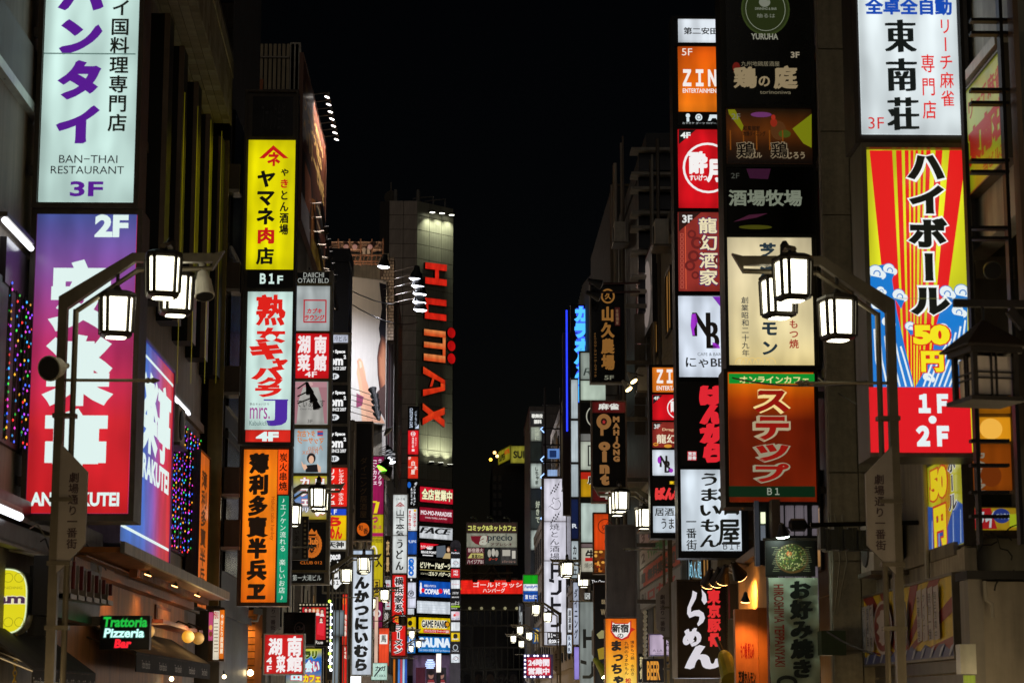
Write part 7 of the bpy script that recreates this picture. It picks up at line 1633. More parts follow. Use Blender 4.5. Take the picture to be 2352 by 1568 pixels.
# yellow oval sign
s = Sign('oval_sign', 'yellow oval pub sign with gothic letters cut by the left edge', 21.9, (-70, 1304, 66, 1457), dep=.3, fw=0, back=False)
f = s.fr; g = f.rect(-62, 1305, 62, 1455); cx, cz = (g[0] + g[2]) / 2, (g[1] + g[3]) / 2; rx, rz = (g[2] - g[0]) / 2, (g[3] - g[1]) / 2
def sup(k): return [(cx + (rx * k) * math.copysign(abs(math.cos(R(a))) ** .6, math.cos(R(a))), cz + (rz * k) * math.copysign(abs(math.sin(R(a))) ** .6, math.sin(R(a)))) for a in range(0, 360, 8)]
mb = MB(); mb.prism(f, sup(1.04), -.3, -.0, paint('#8a8870', .4, .3)); mb.build('casing', s.root)
mb = MB(); mb.prism(f, sup(1.0), -.0, .01, ink('#dff0c0', 1)); mb.prism(f, sup(.96), .01, .015, ink('#ddd21c', 1)); o = mb.build('face', s.root)
p = Pan(s, o, f, .016, 1); s.pans.append(p); p.text('Jam', -28, 1362, 58, 1392, '#4a2c48', b=.04, out='#e8e0c0', ob=.05); p.text('PUB & STANDING', -50, 1346, 52, 1352, '#908818', b=0)
for u, v in ((20, 1326), (45, 1326), (20, 1428), (45, 1428)): p.ell(u, v, 11, 11, '#948c14', ring=.12)
s.done()
t = thing('sign_post_box', 'dark slab behind the yellow oval sign at the left edge', 'panel', P(90, 1380, 22.3)); g = FY(22.3).rect(66, 1298, 112, 1460); mb = MB(); mb.box(FY(22.3), g[0], g[2], g[1], g[3], -.2, 0, paint('#3a3832', .5, .1)); mb.build('slab', t)
# yellow chains
for i, u in enumerate((4, 36)):
    t = thing('chain', 'yellow chain hanging under the oval sign, %s one' % ['left', 'right'][i], 'chain', P(u, 1460, 22)); ym = paint('#b8981c', .4, .3)
    z = P(u, 1462, 22).z; x = P(u, 1500, 22).x; k = 0; m = MB()
    while z > P(u, 1600, 22).z:
        pts = [(x + (.02 * math.cos(R(a)) if k % 2 else 0), 22 + (0 if k % 2 else .02 * math.cos(R(a))), z + .035 * math.sin(R(a))) for a in range(0, 361, 60)]; m.tube(pts, .006, ym, 4); z -= .052; k += 1
    m.build('links', t, kind='stuff')
# security cameras
def cctv(u, v, Y, label, wx, sc=1.):
    c = P(u, v, Y); t = thing('security_camera', label, 'security camera', c); m = paint('#a8a294', .4, .1)
    mb = MB(); mb.tube([c, c + Vector((.42, -.2, -.06)) * sc], 0, m, rect=(.13 * sc, .12 * sc)); mb.build('body', t)
    mb = MB(); e = c + Vector((.42, -.2, -.06)) * sc; mb.tube([e, e + Vector((.06, -.03, -.01)) * sc], 0, BLACK(), rect=(.12 * sc, .11 * sc)); mb.build('lens_hood', t)
    mb = MB(); mb.tube([c + Vector((.1, 0, -.05)) * sc, c + Vector((.05, 0, -.2)) * sc, c + Vector((-.15, 0, -.2)) * sc, c + Vector((-.2, 0, .1)) * sc, (wx, c.y, c.z + .12)], .03 * sc, m, 6); mb.build('mount', t)
cctv(586, 1402, 43, 'white box security camera on a curved arm below the orange sign tower', -4.85, 1.0)
c = P(140, 1225, 21.8); 
c = P(148, 1215, 21.7); t = thing('dome_camera', 'pale dome camera on a curved arm between pole and red sign', 'security camera', c); m = paint('#a8a294', .4, .1); mb = MB(); mb.rev(c, (0, 0, 1), [(-.1, .03), (-.08, .08), (0, .1), (.03, .1), (.05, .05)], m, 14); mb.build('dome', t); mb = MB(); mb.tube([c + Vector((0, 0, -.08)), c + Vector((.02, 0, -.25)), c + Vector((-.1, .1, -.3)), (-4.65, c.y + .1, c.z - .2)], .02, m, 6); mb.build('mount', t)
# wooden planked front
f = FY(44.5); g = f.rect(512, 1398, 612, 1640)
t = thing('plank_front', 'warm lit wooden plank shop front with black character and red neon words', 'shop front', ((g[0] + g[2]) / 2, 44.6, 0)); n = 15
mb = MB(); mb.bx(g[0], g[2], 44.56, 45, 0, g[3], dkw); mb.build('wall', t)
ph = (g[3] - g[1]) / n
pl = [paint(c, .55, 0, .35, 4, .3) for c in ('#a4703c', '#94622f', '#b47c44')]
for i in range(n): mb = MB(); mb.bx(g[0] + .02, g[2] - .25, 44.5, 44.555, g[1] + i * ph, g[1] + (i + 1) * ph - .02, pl[i % 3]); mb.build('plank', t)
mb = MB(); mb.bx(g[2] - .24, g[2], 44.42, 44.55, g[1], g[3], wood); mb.build('corner_post', t)
mb = MB(); mb.bx(g[0] - .1, g[2], 44.3, 44.5, g[3] - .02, g[3] + .1, DARKM()); mb.build('lintel', t)
p = Pan(None, t, f, .01, 0); p.d = .006; K = '#0c0806'
p.line([(518, 1448), (524, 1462), (534, 1464), (538, 1458)], 5, K); p.ell(536, 1446, 3, 3, K); p.ell(543, 1443, 4, 4, K); p.text('2', 558, 1450, 566, 1461, K, b=.02); p.line([(516, 1483), (530, 1484), (538, 1497), (548, 1498), (562, 1490), (564, 1468)], 5, K); p.on = 1; p.text('焼肉', 518, 1420, 536, 1430, '#d82010', b=.02); p.text('DON·DON', 529, 1494 + 18, 566, 1518, '#c01c10', b=.03); p.done()
for u, pw in ((556, 45), (530, 30)):
    c = P(u, 1404, 44.1); a_ = arm_lamp('down_light', 'small warm spotlight over the plank front, %s one' % ('right' if u > 540 else 'left'), (c.x, 44.35, c.z + .08), c, (0, .35, -1), .06, '#ffb860', 12, power=pw, spot=100)
# menu boards beside the trattoria corner
s = Sign('menu_board', 'stack of bright narrow menu boards at the trattoria corner', 36.6, (478, 1398, 516, 1518), dep=.15, fw=1, fc='#4a3a2a')
p = s.panel(479, 1405, 489, 1470, '#c04878'); p.ell(484, 1440, 4, 6, '#e0a050'); p.ell(484, 1455, 4, 6, '#7a3c20')
p = s.panel(490, 1402, 503, 1514, '#f0e4cc'); p.text('MENU', 491, 1404, 502, 1420, '#c02030', b=.02)
for i in range(9): p.rect(492, 1430 + i * 8, 501, 1432 + i * 8, '#806850')
p = s.panel(504, 1400, 515, 1512, '#f07818'); p.text('やきとり居酒屋', 506, 1410, 513, 1500, '#f8e8c8', 1, .03); s.done()

# ================================================================== lower centre-left signs
s = Sign('hanging_sign', 'square red light box with white brush characters and 4F, below the tall tower', 39.6, (605, 1454, 699, 1549), dep=.3, fw=3, fc='#a8a49c')
p = s.panel(608, 1457, 695, 1546, '#dc141c', hot=1.05)
for ch, u, v, w_, h_ in (('湖', 616, 1464, 32, 40), ('南', 660, 1460, 33, 46), ('菜', 634, 1504, 22, 40), ('館', 658, 1504, 36, 38)): p.text(ch, u, v, u + w_, v + h_, '#f4ecec', b=.02, nib=(.03, .02))
p.text('4', 612, 1508, 625, 1524, '#f4ecec', b=.03); p.text('F', 613, 1528, 624, 1542, '#f4ecec', b=.03); s.done()
s = Sign('film_sign', 'red picture board with five portraits in a black film-strip frame', 47, (685, 1384, 757, 1483), dep=.2, fw=1, fc='#14110e')
p = s.panel(686, 1385, 756, 1482, '#14110e', 0, mat=ink('#12100d', 0)); p.on = 1; p.rect(694, 1394, 748, 1468, '#c41420'); p.text('Rue', 724, 1470, 742, 1478, '#d8d0c8', b=.02)
for i in range(9):
    p.rect(688 + i * 7.6, 1386, 692 + i * 7.6, 1390, '#a89c80'); p.rect(750, 1394 + i * 9.4, 754, 1398 + i * 9.4, '#a89c80'); p.rect(688, 1394 + i * 9.4, 692, 1398 + i * 9.4, '#a89c80') if i < 3 else None
for i, (u, v) in enumerate(((703, 1400), (712, 1400), (721, 1401), (730, 1401), (740, 1403), (738, 1422))): p.ell(u, v, 4.5, 6, ['#1c1414', '#201410', '#c87830', '#b86828', '#4a2418', '#201410'][i], 12); p.ell(u, v + 1, 3, 4, '#e8c0a8', 12); p.poly([(u - 5, v + 12), (u + 5, v + 12), (u + 3, v + 5), (u - 3, v + 5)], '#e8dcd8')
p.poly([(730, 1430), (746, 1430), (744, 1460), (728, 1456)], '#e02838'); s.done()
s = Sign('hanging_sign', 'unlit black glossy sign with faint crest hanging before the film-strip board', 45, (651, 1405, 724, 1480), dep=.2, fw=2, fc='#100e0d')
p = s.panel(653, 1407, 722, 1478, '#0a0908', 0, mat=paint('#0b0908', .08, .2, .2)); p.ell(688, 1442, 13, 15, '#2a1008', ring=.2); p.text('Club', 680, 1437, 700, 1446, '#32120a', b=.03); s.done()
s = Sign('vertical_sign', 'yellow and blue cafe sign with white red-edged kana behind the square red box', 46, (655, 1486, 742, 1600), dep=.2, fw=2, fc='#2c2c30')
p = s.panel(657, 1489, 738, 1598, None, stops=[(0, '#e0d81c'), (.55, '#1c6ac0'), (.8, '#2070c8'), (1, '#e4dc1c')], ax=1); p.text('ラリ', 700, 1494, 728, 1512, '#14280c', b=.07, out='#c8e040'); p.text('会い', 700, 1514, 734, 1544, '#d0f0f8', b=.06, out='#d01c20', ob=.08); p.text('出', 668, 1540, 694, 1562, '#d0f0f8', b=.06, out='#d01c20', ob=.08); p.text('カフェ', 696, 1548, 736, 1566, '#f0e020', b=.06, out='#d01c20', ob=.08); s.done()
f = FY(49); t = thing('led_strip', 'vertical row of white and yellow led clusters right of the film-strip board', 'LED strip', P(757, 1460, 49)); mb = MB()
for i in range(22): mb.ball(P(757 + (i % 2) * 3, 1380 + i * 7.5, 49), .035, glow('#e8f0ff', 4) if i % 4 else glow('#c8ff40', 3), 6)
mb.build('bulbs', t, kind='stuff'); g = f.rect(752, 1378, 764, 1560); mb = MB(); mb.box(f, g[0], g[2], g[1], g[3], -.2, -.03, BLACK()); mb.build('casing', t)
s = Sign('vertical_sign', 'thin red strip sign left of the white kana sign', 64, (785, 1362, 798, 1600), dep=.2, fw=1, fc='#281010')
p = s.panel(786, 1364, 797, 1480, '#e8301c'); p.text('焼肉酒場', 788, 1410, 796, 1460, '#f4e0d0', 1, .03); p.ell(791, 1380, 4, 8, '#f08020', ring=.4); p = s.panel(786, 1482, 797, 1598, '#d82018'); p.text('SM炎', 788, 1486, 796, 1512, '#f4e0d0', 1, .05); s.done()
s = Sign('vertical_sign', 'orange red sign with white panel behind left lamps, right of the white kana sign', 84, (869, 1440, 894, 1530), dep=.2, fw=1, fc='#40281c')
p = s.panel(870, 1442, 893, 1528, '#f04c28'); p.rect(872, 1456, 890, 1478, '#f0f0e8'); p.text('馬', 875, 1458, 887, 1474, '#141414', b=.02); s.done()
s = Sign('hanging_sign', 'small pale green sign with black stroke and tiny capitals at the bottom edge', 72, (852, 1521, 890, 1562), dep=.2, fw=1, fc='#7a8a84')
p = s.panel(853, 1522, 889, 1560, '#c8ecdc'); p.line([(860, 1552), (876, 1532)], 3, '#14202a'); p.text('CHIKA', 866, 1548, 886, 1554, '#14202a', b=0); p.text('カガ', 862, 1528, 886, 1540, '#14202a', b=.03); s.done()
s = Sign('video_strip', 'narrow bright blue and red shop front strips below the red noodle sign', 112, (902, 1512, 936, 1600), dep=.2, fw=1, fc='#2a2018')
for i, c in enumerate(('#c06818', '#181010', '#4a88d8', '#d04858', '#a8d0f0', '#2858b8')): p = s.panel(903 + i * 5.4, 1513, 907.6 + i * 5.4, 1598, c)
s.done()
s = Sign('square_lamp', 'bright white square light box at the bottom edge beside the white kana sign', 68, (804, 1545, 830, 1600), dep=.3, fw=1)
p = s.panel(805, 1547, 829, 1590, '#f6fbff', s_=2.5); s.done()
s = Sign('vertical_sign', 'glowing peach coloured strip beside the rib wall, left of centre', 88, (860, 1380 - 12, 868, 1560), dep=.2, fw=0); p = s.panel(860, 1370, 868, 1558, '#f0c8b0', s_=.9); s.done()
# glazed shopfront bits with steel frames (Y 50-60)
t = thing('glazed_stair', 'steel framed glass stair enclosure behind the film-strip board', 'glass enclosure', P(775, 1470, 57)); f = FY(57)
for (u0, v0, u1, v1) in ((763, 1400, 790, 1460), (763, 1462, 778, 1600)):
    g = f.rect(u0, v0, u1, v1); mb = MB(); mb.box(f, g[0], g[2], g[1], g[3], -.05, 0, lit('#a8b8c0', .35, soft=.4, hot=1.6)); mb.build('pane', t)
for u in (761, 770, 779, 790): g = f.rect(u - 1, 1352, u + 1, 1600); mb = MB(); mb.box(f, g[0], g[2], g[1], g[3], -.05, .05, STEEL()); mb.build('mullion', t)
# posters and lit things at the foot of the letter tower
t = thing('poster_wall', 'purple washed wall with two portrait posters under the blue sauna board', 'poster wall', P(1000, 1560, 170)); f = FY(168)
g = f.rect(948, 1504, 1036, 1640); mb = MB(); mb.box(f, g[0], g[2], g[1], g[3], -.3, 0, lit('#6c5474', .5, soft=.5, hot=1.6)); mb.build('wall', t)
for u, c in ((966, '#4c1828'), (990, '#302028'), (1014, '#28242c')):
    g = f.rect(u - 11, 1532, u + 11, 1600); mb = MB(); mb.box(f, g[0], g[2], g[1], g[3], .001, .05, lit(c, .8)); o = mb.build('poster', t); p = Pan(None, o, f, .051, 1)
    if u > 970: p.ell(u, 1550, 6, 8, '#b08070', 14, s=.7); p.ell(u, 1544, 7, 6, '#181014', 12); p.poly([(u - 9, 1568), (u + 9, 1568), (u + 6, 1560), (u - 6, 1560)], '#a02830', .7); p.rect(u - 8, 1566, u + 8, 1570, '#b8b0b0', .7)
    p.done()
s = Sign('light_column', 'white glowing column lamp before the sauna board', 150, (1002, 1500, 1013, 1545), dep=.2, fw=0); p = s.panel(1002, 1500, 1013, 1543, '#fff4e8', s_=1.6); s.done()
a_ = P(1007, 1546, 150); t = thing('column_post', 'dark post under the white glowing column lamp', 'post', (a_.x, 150, 0)); mb = MB(); mb.tube([(a_.x, 150, 0), a_], .16, BLACK(), 8); mb.build('post', t)
t = thing('round_light', 'striped round blue white lamp left of the glowing column lamp', 'lamp', P(988, 1526, 160)); mb = MB()
for i in range(5): mb.rev(P(988, 1534 - i * 4.5, 160), (0, 0, 1), [(0, .28 + .1 * math.sin(i * .9)), (.08, .28 + .1 * math.sin(i * .9))], glow('#b8d0ff', 1.6), 12)
mb.build('rings', t, kind='stuff')

# ================================================================== lower right
t = thing('spot_wall', 'orange lit plaster wall corner behind the wooden board, lower right', 'wall', P(1725, 1500, 33)); f = FY(33.5)
frq = Fr((P(1765, 1400, 31.5).x, 31.5, 0), (P(1697, 1400, 34).x - P(1765, 1400, 31.5).x, 2.5, 0)); frq = Fr((P(1697, 1400, 34).x, 34, 0), (P(1765, 1400, 31.5).x - P(1697, 1400, 34).x, -2.5, 0)); Lq = math.hypot(P(1765, 1400, 31.5).x - P(1697, 1400, 34).x, 2.5)
pts = [(0, 0), (Lq, 0), (Lq, frq.st(1760, 1268)[1]), (0, frq.st(1698, 1312)[1])]
mb = MB(); mb.prism(frq, pts, -.3, 0, paint('#c89858', .7, 0, .15, 2)); mb.build('wall', t)
mb = MB(); mb.prism(frq, [(-.1, pts[3][1]), (Lq, pts[2][1] + .0), (Lq, pts[2][1] + .14), (-.1, pts[3][1] + .12)], -.3, .12, paint('#8a8078', .5, .2)); mb.build('coping', t)
for i, (u, v) in enumerate(((1625, 1341), (1645, 1338), (1660, 1333), (1700, 1322))):
    hd = P(u, v, [33.6, 33.45, 33.3, 32.3][i]); arm_lamp('sign_spot', ['first warm spotlight from the left over the black ramen sign', 'second warm spotlight from the left over the black ramen sign', 'third warm spotlight from the left over the black ramen sign', 'rightmost warm spotlight, aimed at the orange wall'][i], P(u + 48, v - 20, 33.9), hd, (.5 if i == 3 else -.12, .75, -.85 if i < 3 else -.75), .12, '#ffc070', 9, power=[5, 5, 8, 200][i], spot=84 if i == 3 else 100, group='warm spotlights on the right', L=.3)
l = bpy.data.lights.new('beam', 'SPOT')
s = Sign('wood_board', 'orange lit wooden board with red and black brush text, leaning at the lower right', 30.6, (1690, 1398, 1742, 1640), dep=.35, fw=0, back=False)
mb = MB(); g = s.r; wo = paint('#c8783c', .5, 0, .25, 3); f = s.fr
mb.box(f, g[0], g[2], g[1], g[3], -.2, 0, wo); mb.build('board', s.root); mb = MB(); mb.box(f, g[2] + .002, g[2] + .13, g[1], g[3] + .02, -.22, .02, paint('#b06828', .5, 0, .25, 3)); mb.build('edge', s.root)
p = Pan(s, s.root, f, .004, 0); s.pans.append(p); p.text('もつ鍋 煮込み', 1701, 1474, 1732, 1512, '#a01810', b=.03); p.text('芝浦ホルモン', 1696, 1545 - 6, 1736, 1585 - 15, '#1c120c', b=.04); s.done()
arm_lamp('board_fill_lamp', 'added warm fill lamp over the leaning wooden board', P(1715, 1370, 30.8), P(1712, 1380, 30.1), (0, .3, -1), .07, '#ffb060', 8, power=60, spot=100)  # hidden lamp added to brighten the board
# yellow green tube shade
t = thing('spotlight', 'big yellow green cylinder spotlight between ramen sign and wooden board', 'spotlight', P(1668, 1500, 33)); mb = MB(); A = P(1662, 1500, 33); B = P(1680, 1560, 32.6); mb.rev(A, B - A, [(0, .08), (.1, .12), ((B - A).length, .16)], paint('#a8a838', .4), 12); mb.build('shade', t); mb = MB(); mb.tube([A, A + Vector((-.1, .1, .25))], .03, BLACK(), 6); mb.build('stem', t)
# banner with food photo
frb = FY(27.6)
s = Sign('food_banner', 'black banner with a round green topped pancake photo under a small lamp', 27.6, (1757, 1240, 1873, 1324), dep=.03, fw=0, back=False)
p = s.panel(1758, 1241, 1872, 1323, '#10140f', 0, mat=paint('#10140f', .4, 0, .3, 2)); 
p.ell(1819, 1282, 38, 34, '#6a4c20'); p.ell(1818, 1280, 35, 31, '#3c4c20')
rr = random.Random(3)
for i in range(220):
    a_ = rr.uniform(0, 6.28); d_ = math.sqrt(rr.random()) * .98; p.mb.poly(p.fr, [(lambda q: (q[0] + dx, q[1] + dz))(p.fr.st(1818 + 35 * d_ * math.cos(a_), 1280 + 31 * d_ * math.sin(a_))) for dx, dz in ((-.006, -.01), (.008, -.006), (.01, .008), (-.007, .007))], p.d + .012 + .00002 * i, ink(rr.choice(['#6a8438', '#8c9c50', '#34481c', '#a8a868', '#7c5c28', '#c0bc88']), 0))
p.k = 10; p.ell(1812, 1271, 6, 6, '#c86a38')
for i in range(14): v = 1256 + i * 4.2; p.rect(1772 + (i * 7) % 9, v, 1786 + (i * 5) % 9, v + 1.1, '#8c9070'); p.rect(1850 - (i * 3) % 8, v, 1864 - (i * 7) % 8, v + 1.1, '#8c9070')
s.done()
s = Sign('cloth_banner', 'pale green cloth banner with black brush kana and red latin capitals down its side', 27.6, (1768, 1326, 1882, 1640), dep=.03, fw=0, back=False)
g = s.r; N = 26; mbb = MB(); cm = paint('#b4c4ac', .85, 0, .12, 5, .25)
f = s.fr; nu = 8; vs = []; fs = []
for j in range(N + 1):
    for i in range(nu + 1):
        x = g[0] + (g[2] - g[0]) * i / nu; z = g[3] + (g[1] - g[3]) * j / N; vs.append(f.W(x, z, .02 * math.sin(i * 1.1 + j * .7) + .015 * math.sin(j * 1.7 - i)))
for j in range(N):
    for i in range(nu): k = j * (nu + 1) + i; fs.append((k, k + nu + 1, k + nu + 2, k + 1))
mbb.add(vs, fs, cm); o = mbb.build('cloth', s.root, smooth=True)
p = Pan(s, s.root, f, .06, 0); s.pans.append(p)
p.text('お好み焼き', 1812, 1334, 1866, 1556, '#14201a', 1, .03, nib=(.05, .02), pitch=1.0); p.text('HIROSHIMA TEPPANYAKI', 1777, 1342, 1800, 1530, '#9c3424', b=.02, rot=1, sh=-.0); p.ell(1806, 1566, 24, 16, '#14201a', ring=.35); s.done()
arm_lamp('banner_lamp', 'bright greenish white lamp over the pancake photo banner', P(1812, 1222, 27.9), P(1798, 1230, 27.3), (.15, .3, -1), .09, '#e8fff0', 22, power=7, spot=120)
mb = MB(); g = FY(27.7).rect(1752, 1236, 1764, 1240); mb.tube([P(1752, 1238, 27.65), P(1876, 1238, 27.65)], .02, STEEL(), 6); mb.build('banner_pole', None, label='thin horizontal pole carrying the pancake photo banner', cat='pole')
# lit window wall with dark mullions behind the banner
f = FY(29.7); t = thing('window_wall', 'grey lit window strips with black mullions under the orange kana sign', 'window wall', P(1820, 1200, 29.8)); g = f.rect(1768, 1150, 1884, 1640)
mb = MB(); mb.bx(g[0], g[2], 29.8, 30, 0, g[3], BLACK()); mb.build('wall', t)
g = f.rect(1738, 1150, 1768, 1296); mb = MB(); mb.bx(g[0], g[2] - .01, 29.8, 30, g[1], g[3], BLACK()); mb.build('side_wall', t)
for (u0, u1) in ((1790, 1800), (1806, 1824), (1829, 1846), (1850, 1854), (1868, 1880)):
    for (v0, v1) in ((1160, 1208), (1213, 1228), (1300, 1420)):
        q = f.rect(u0, v0, u1, v1); mb = MB(); mb.box(f, q[0], q[2], q[1], q[3], -.1, 0, lit('#8c828a', .42, soft=.8)); mb.build('pane', t)
q = f.rect(1768, 1150, 1787, 1300); mb = MB(); mb.box(f, q[0], q[2], q[1], q[3], 0, .25, paint('#5a4a40', .8, 0, .3, 9, .4)); mb.build('pillar', t)
for (u, v0, v1, c, sx) in ((1752, 1176, 1202, '#f4fcd0', 1.4), (1752, 1206, 1240, '#8a94a0', .5), (1738, 1150, 1300, '#4c5058', .4)): q = f.rect(u - 5, v0, u + 5, v1); mb = MB(); mb.box(f, q[0], q[2], q[1], q[3], 0, .05, lit(c, sx)); mb.build('lit_strip', t)
mb = MB(); q = f.rect(1836, 1206, 1880, 1210); mb.tube([P(1830, 1208, 29.2), P(1900, 1208, 29.2)], .03, BLACK(), 6); mb.build('rail', t); mb = MB(); mb.rev(P(1812, 1205, 29.2), (1, 0, 0), [(0, .05), (.03, .09), (.22, .09), (.25, .04)], BLACK(), 8); mb.build('floodlight_head', t)
# neon-blue scribble between white sign and ramen sign
s = Sign('neon_sign', 'pale blue neon characters seen edge-on between the white and the black ramen sign', 37, (1582, 1284, 1612, 1330), dep=.1, fw=0, back=False); p = Pan(s, s.root, s.fr, .01, 1); s.pans.append(p); p.text('めん処', 1583, 1286, 1611, 1328, '#90d0e8', b=.0, s=1.1); s.done()
# small pink sign + others bottom right-centre
s = Sign('hanging_sign', 'small lilac sign with tiny capitals beside the right lamp plate', 46.5, (1491, 1455, 1560, 1505), dep=.2, fw=1, fc='#8c78a8')
p = s.panel(1493, 1457, 1558, 1503, '#c8b4cc', hot=1.1); p.text('A', 1528, 1474, 1540, 1486, '#302838', b=0); p.text('À LA MODE', 1499, 1489, 1555, 1496, '#504458', b=0); p.text('SWEETS & MUSIC', 1505, 1498, 1550, 1501, '#706078', b=0); s.done()
t = thing('bulb_string', 'vertical string of small round bulbs left of the lilac sign', 'bulb string', P(1484, 1450, 46)); mb = MB(); m2 = MB()
for i in range(12): mb.ball(P(1481 + (i % 2) * 1.5, 1405 + i * 9.6, 46), .05, lit('#a89878', .5), 7)
mb.build('bulbs', t, kind='stuff'); m2.tube([P(1485, 1400, 46.05), P(1485, 1520, 46.05), P(1500, 1523, 46.05), P(1545, 1520, 46.05)], .03, BLACK(), 5); m2.build('cable', t)
arm_lamp('yellow_spotlight', 'yellow green spotlight shining down beside the orange hot pot sign', P(1362, 1528, 53), P(1405 - 12, 1548, 52.5), (.6, -.2, -.8), .16, '#e8ffb0', 12, power=60, body=paint('#8c9a30', .4), L=.5)
for i, (u, v) in enumerate(((1507, 1108), (1532, 1092))):
    arm_lamp('small_spot', 'small warm spotlight between the hanging black signs and the small tower, %s' % ['upper', 'lower'][i], P(1450, v - 600 + 560 if 0 else (1098 if i == 0 else 1130) - 585 + 1000 - 0 if 0 else 500, 51), P(1, 1, 51), (0, 0, -1), .05) if 0 else None
for i, (u, v) in enumerate(((1535, 1024), (1515, 1055))):
    uu = [2535, 2515][i] / 1.7415; vv = [1524, 1556][i] / 1.7415
    arm_lamp('small_spot', 'small warm spotlight beside the black gold-lettered sign, %s one' % ['upper', 'lower'][i], P(uu + 22, vv - 12, 51), P(uu, vv, 50.8), (.5, -.3, -.8), .1, '#ffd890', 7, power=6, body=paint('#b0aca0', .4), L=.28)
# brackets on hanging black sign
for v in (652, 672): mb = MB(); mb.tube([P(1352, v, 51.9), P(1470, v - 2, 51.9)], .03, paint('#4c3430', .4, .4), 5); mb.build('support_rail', None, label='dark red pipe rail above the black gold sign, %s one' % ('upper' if v < 660 else 'lower'), cat='rail')
for i, (u, v) in enumerate(((1370, 656), (1366, 684))): arm_lamp('sign_spot', 'unlit dark lamp clipped over the black gold sign, %s one' % ['upper', 'lower'][i], P(u, v - 4, 51.7), P(u + 10, v - 2, 51.4), (.9, .2, -.3), .13, '#101010', 0, L=.35)
# ================================================================== dark hanging lantern, right edge
c = P(2262, 850, 14.2); t = thing('wooden_lantern', 'dark wooden lantern with pyramid roof hanging from a bracket at the right edge', 'lantern', c)
wd = paint('#1c1410', .5, 0, .3, 8); pn = paint('#d4c8c0', .4, 0, .15, 4)
def lq(u, v): return P(u, v, 14.2)
k = (lq(2300, 850) - lq(2200, 850)).length / 100
w2 = 50 * k; zt_3 = lq(2250, 818).z; zb3 = lq(2250, 918).z
rot = R(12)
def rb(mb, x0, x1, y0, y1, z0, z1, m):
    vs = [(x, y, z) for z in (z0, z1) for x, y in ((x0, y0), (x1, y0), (x1, y1), (x0, y1))]
    vs = [(c.x + x * math.cos(rot) - y * math.sin(rot), c.y + x * math.sin(rot) + y * math.cos(rot), z) for x, y, z in vs]
    mb.add(vs, [(3, 2, 1, 0), (4, 5, 6, 7), (0, 1, 5, 4), (1, 2, 6, 5), (2, 3, 7, 6), (3, 0, 4, 7)], m)
for sx in (-1, 1):
    for sy in (-1, 1): mb = MB(); rb(mb, sx * w2 - .018, sx * w2 + .018, sy * w2 - .018, sy * w2 + .018, zb3, zt_3, wd); mb.build('post', t)
mb = MB(); rb(mb, -w2 + .02, w2 - .02, -w2 + .02, w2 - .02, zb3 + .02, zt_3 - .02, pn); mb.build('paper_panels', t)
for sx in (-.12, .12): mb = MB(); rb(mb, sx * w2 * 1 - .005, sx * w2 + .005, -w2 + .004, w2 - .004, zb3, zt_3, wd); rb(mb, -w2 + .004, w2 - .004, sx * w2 - .005, sx * w2 + .005, zb3, zt_3, wd); mb.build('muntin', t)
for z in ((zb3 + zt_3) / 2 - .02, (zb3 + zt_3) / 2 + .02): mb = MB(); rb(mb, -w2 + .002, w2 - .002, -w2 + .002, w2 - .002, z - .005, z + .005, wd); mb.build('muntin', t)
mb = MB(); rb(mb, -w2 - .04, w2 + .04, -w2 - .04, w2 + .04, zt_3, zt_3 + .04, wd); mb.build('top_rim', t); mb = MB(); rb(mb, -w2 - .05, w2 + .05, -w2 - .05, w2 + .05, zb3 - .03, zb3, wd); mb.build('bottom_rim', t)
mb = MB(); mb.rev((c.x, c.y, zt_3 + .04), (0, 0, 1), [(0, w2 * 2.15), (.012, w2 * 2.15), (lq(2250, 742).z - zt_3 - .04, w2 * .3), (lq(2250, 736).z - zt_3 - .04, .02)], paint('#241a14', .55, 0, .3, 6), 4, R(45 + 12)); mb.build('roof', t)
mb = MB(); mb.tube([(c.x, c.y, lq(2250, 742).z), (c.x, c.y, lq(2250, 690).z)], .012, BLACK(), 6); mb.tube([lq(2190, 696), lq(2420, 700)], 0, wd, rect=(.05, .05)); mb.tube([lq(2318, 712), lq(2352, 752)], 0, wd, rect=(.05, .06)); mb.build('bracket', t)
# speckles: overhead service cables
cb = BLACK()
for i, (A, B, y0, y1, lb) in enumerate((((726, 620), (960, 690), 74, 160, 'upper cable sagging across the white arm billboard'), ((726, 640), (960, 740), 74, 160, 'lower cable sagging across the white arm billboard'), ((1662, 862), (1990, 876), 32, 21, 'thin dark cable crossing below the cream sign'), ((1880, 868), (2050, 960), 30, 22, 'thin cable running down across the stone pier'), ((2005, 1500), (1900, 1450), 21, 24, 'thin cable at the lower right behind the lamp pole'))):
    a_, b_ = P(*A, y0), P(*B, y1); pts = [a_.lerp(b_, j / 8) - Vector((0, 0, .5 * (1 - (j / 4 - 1) ** 2) * (a_ - b_).length / 60)) for j in range(9)]
    mb = MB(); mb.tube(pts, .012 if y0 < 40 else .03, cb, 4); mb.build('overhead_cable', None, label=lb, cat='cable')
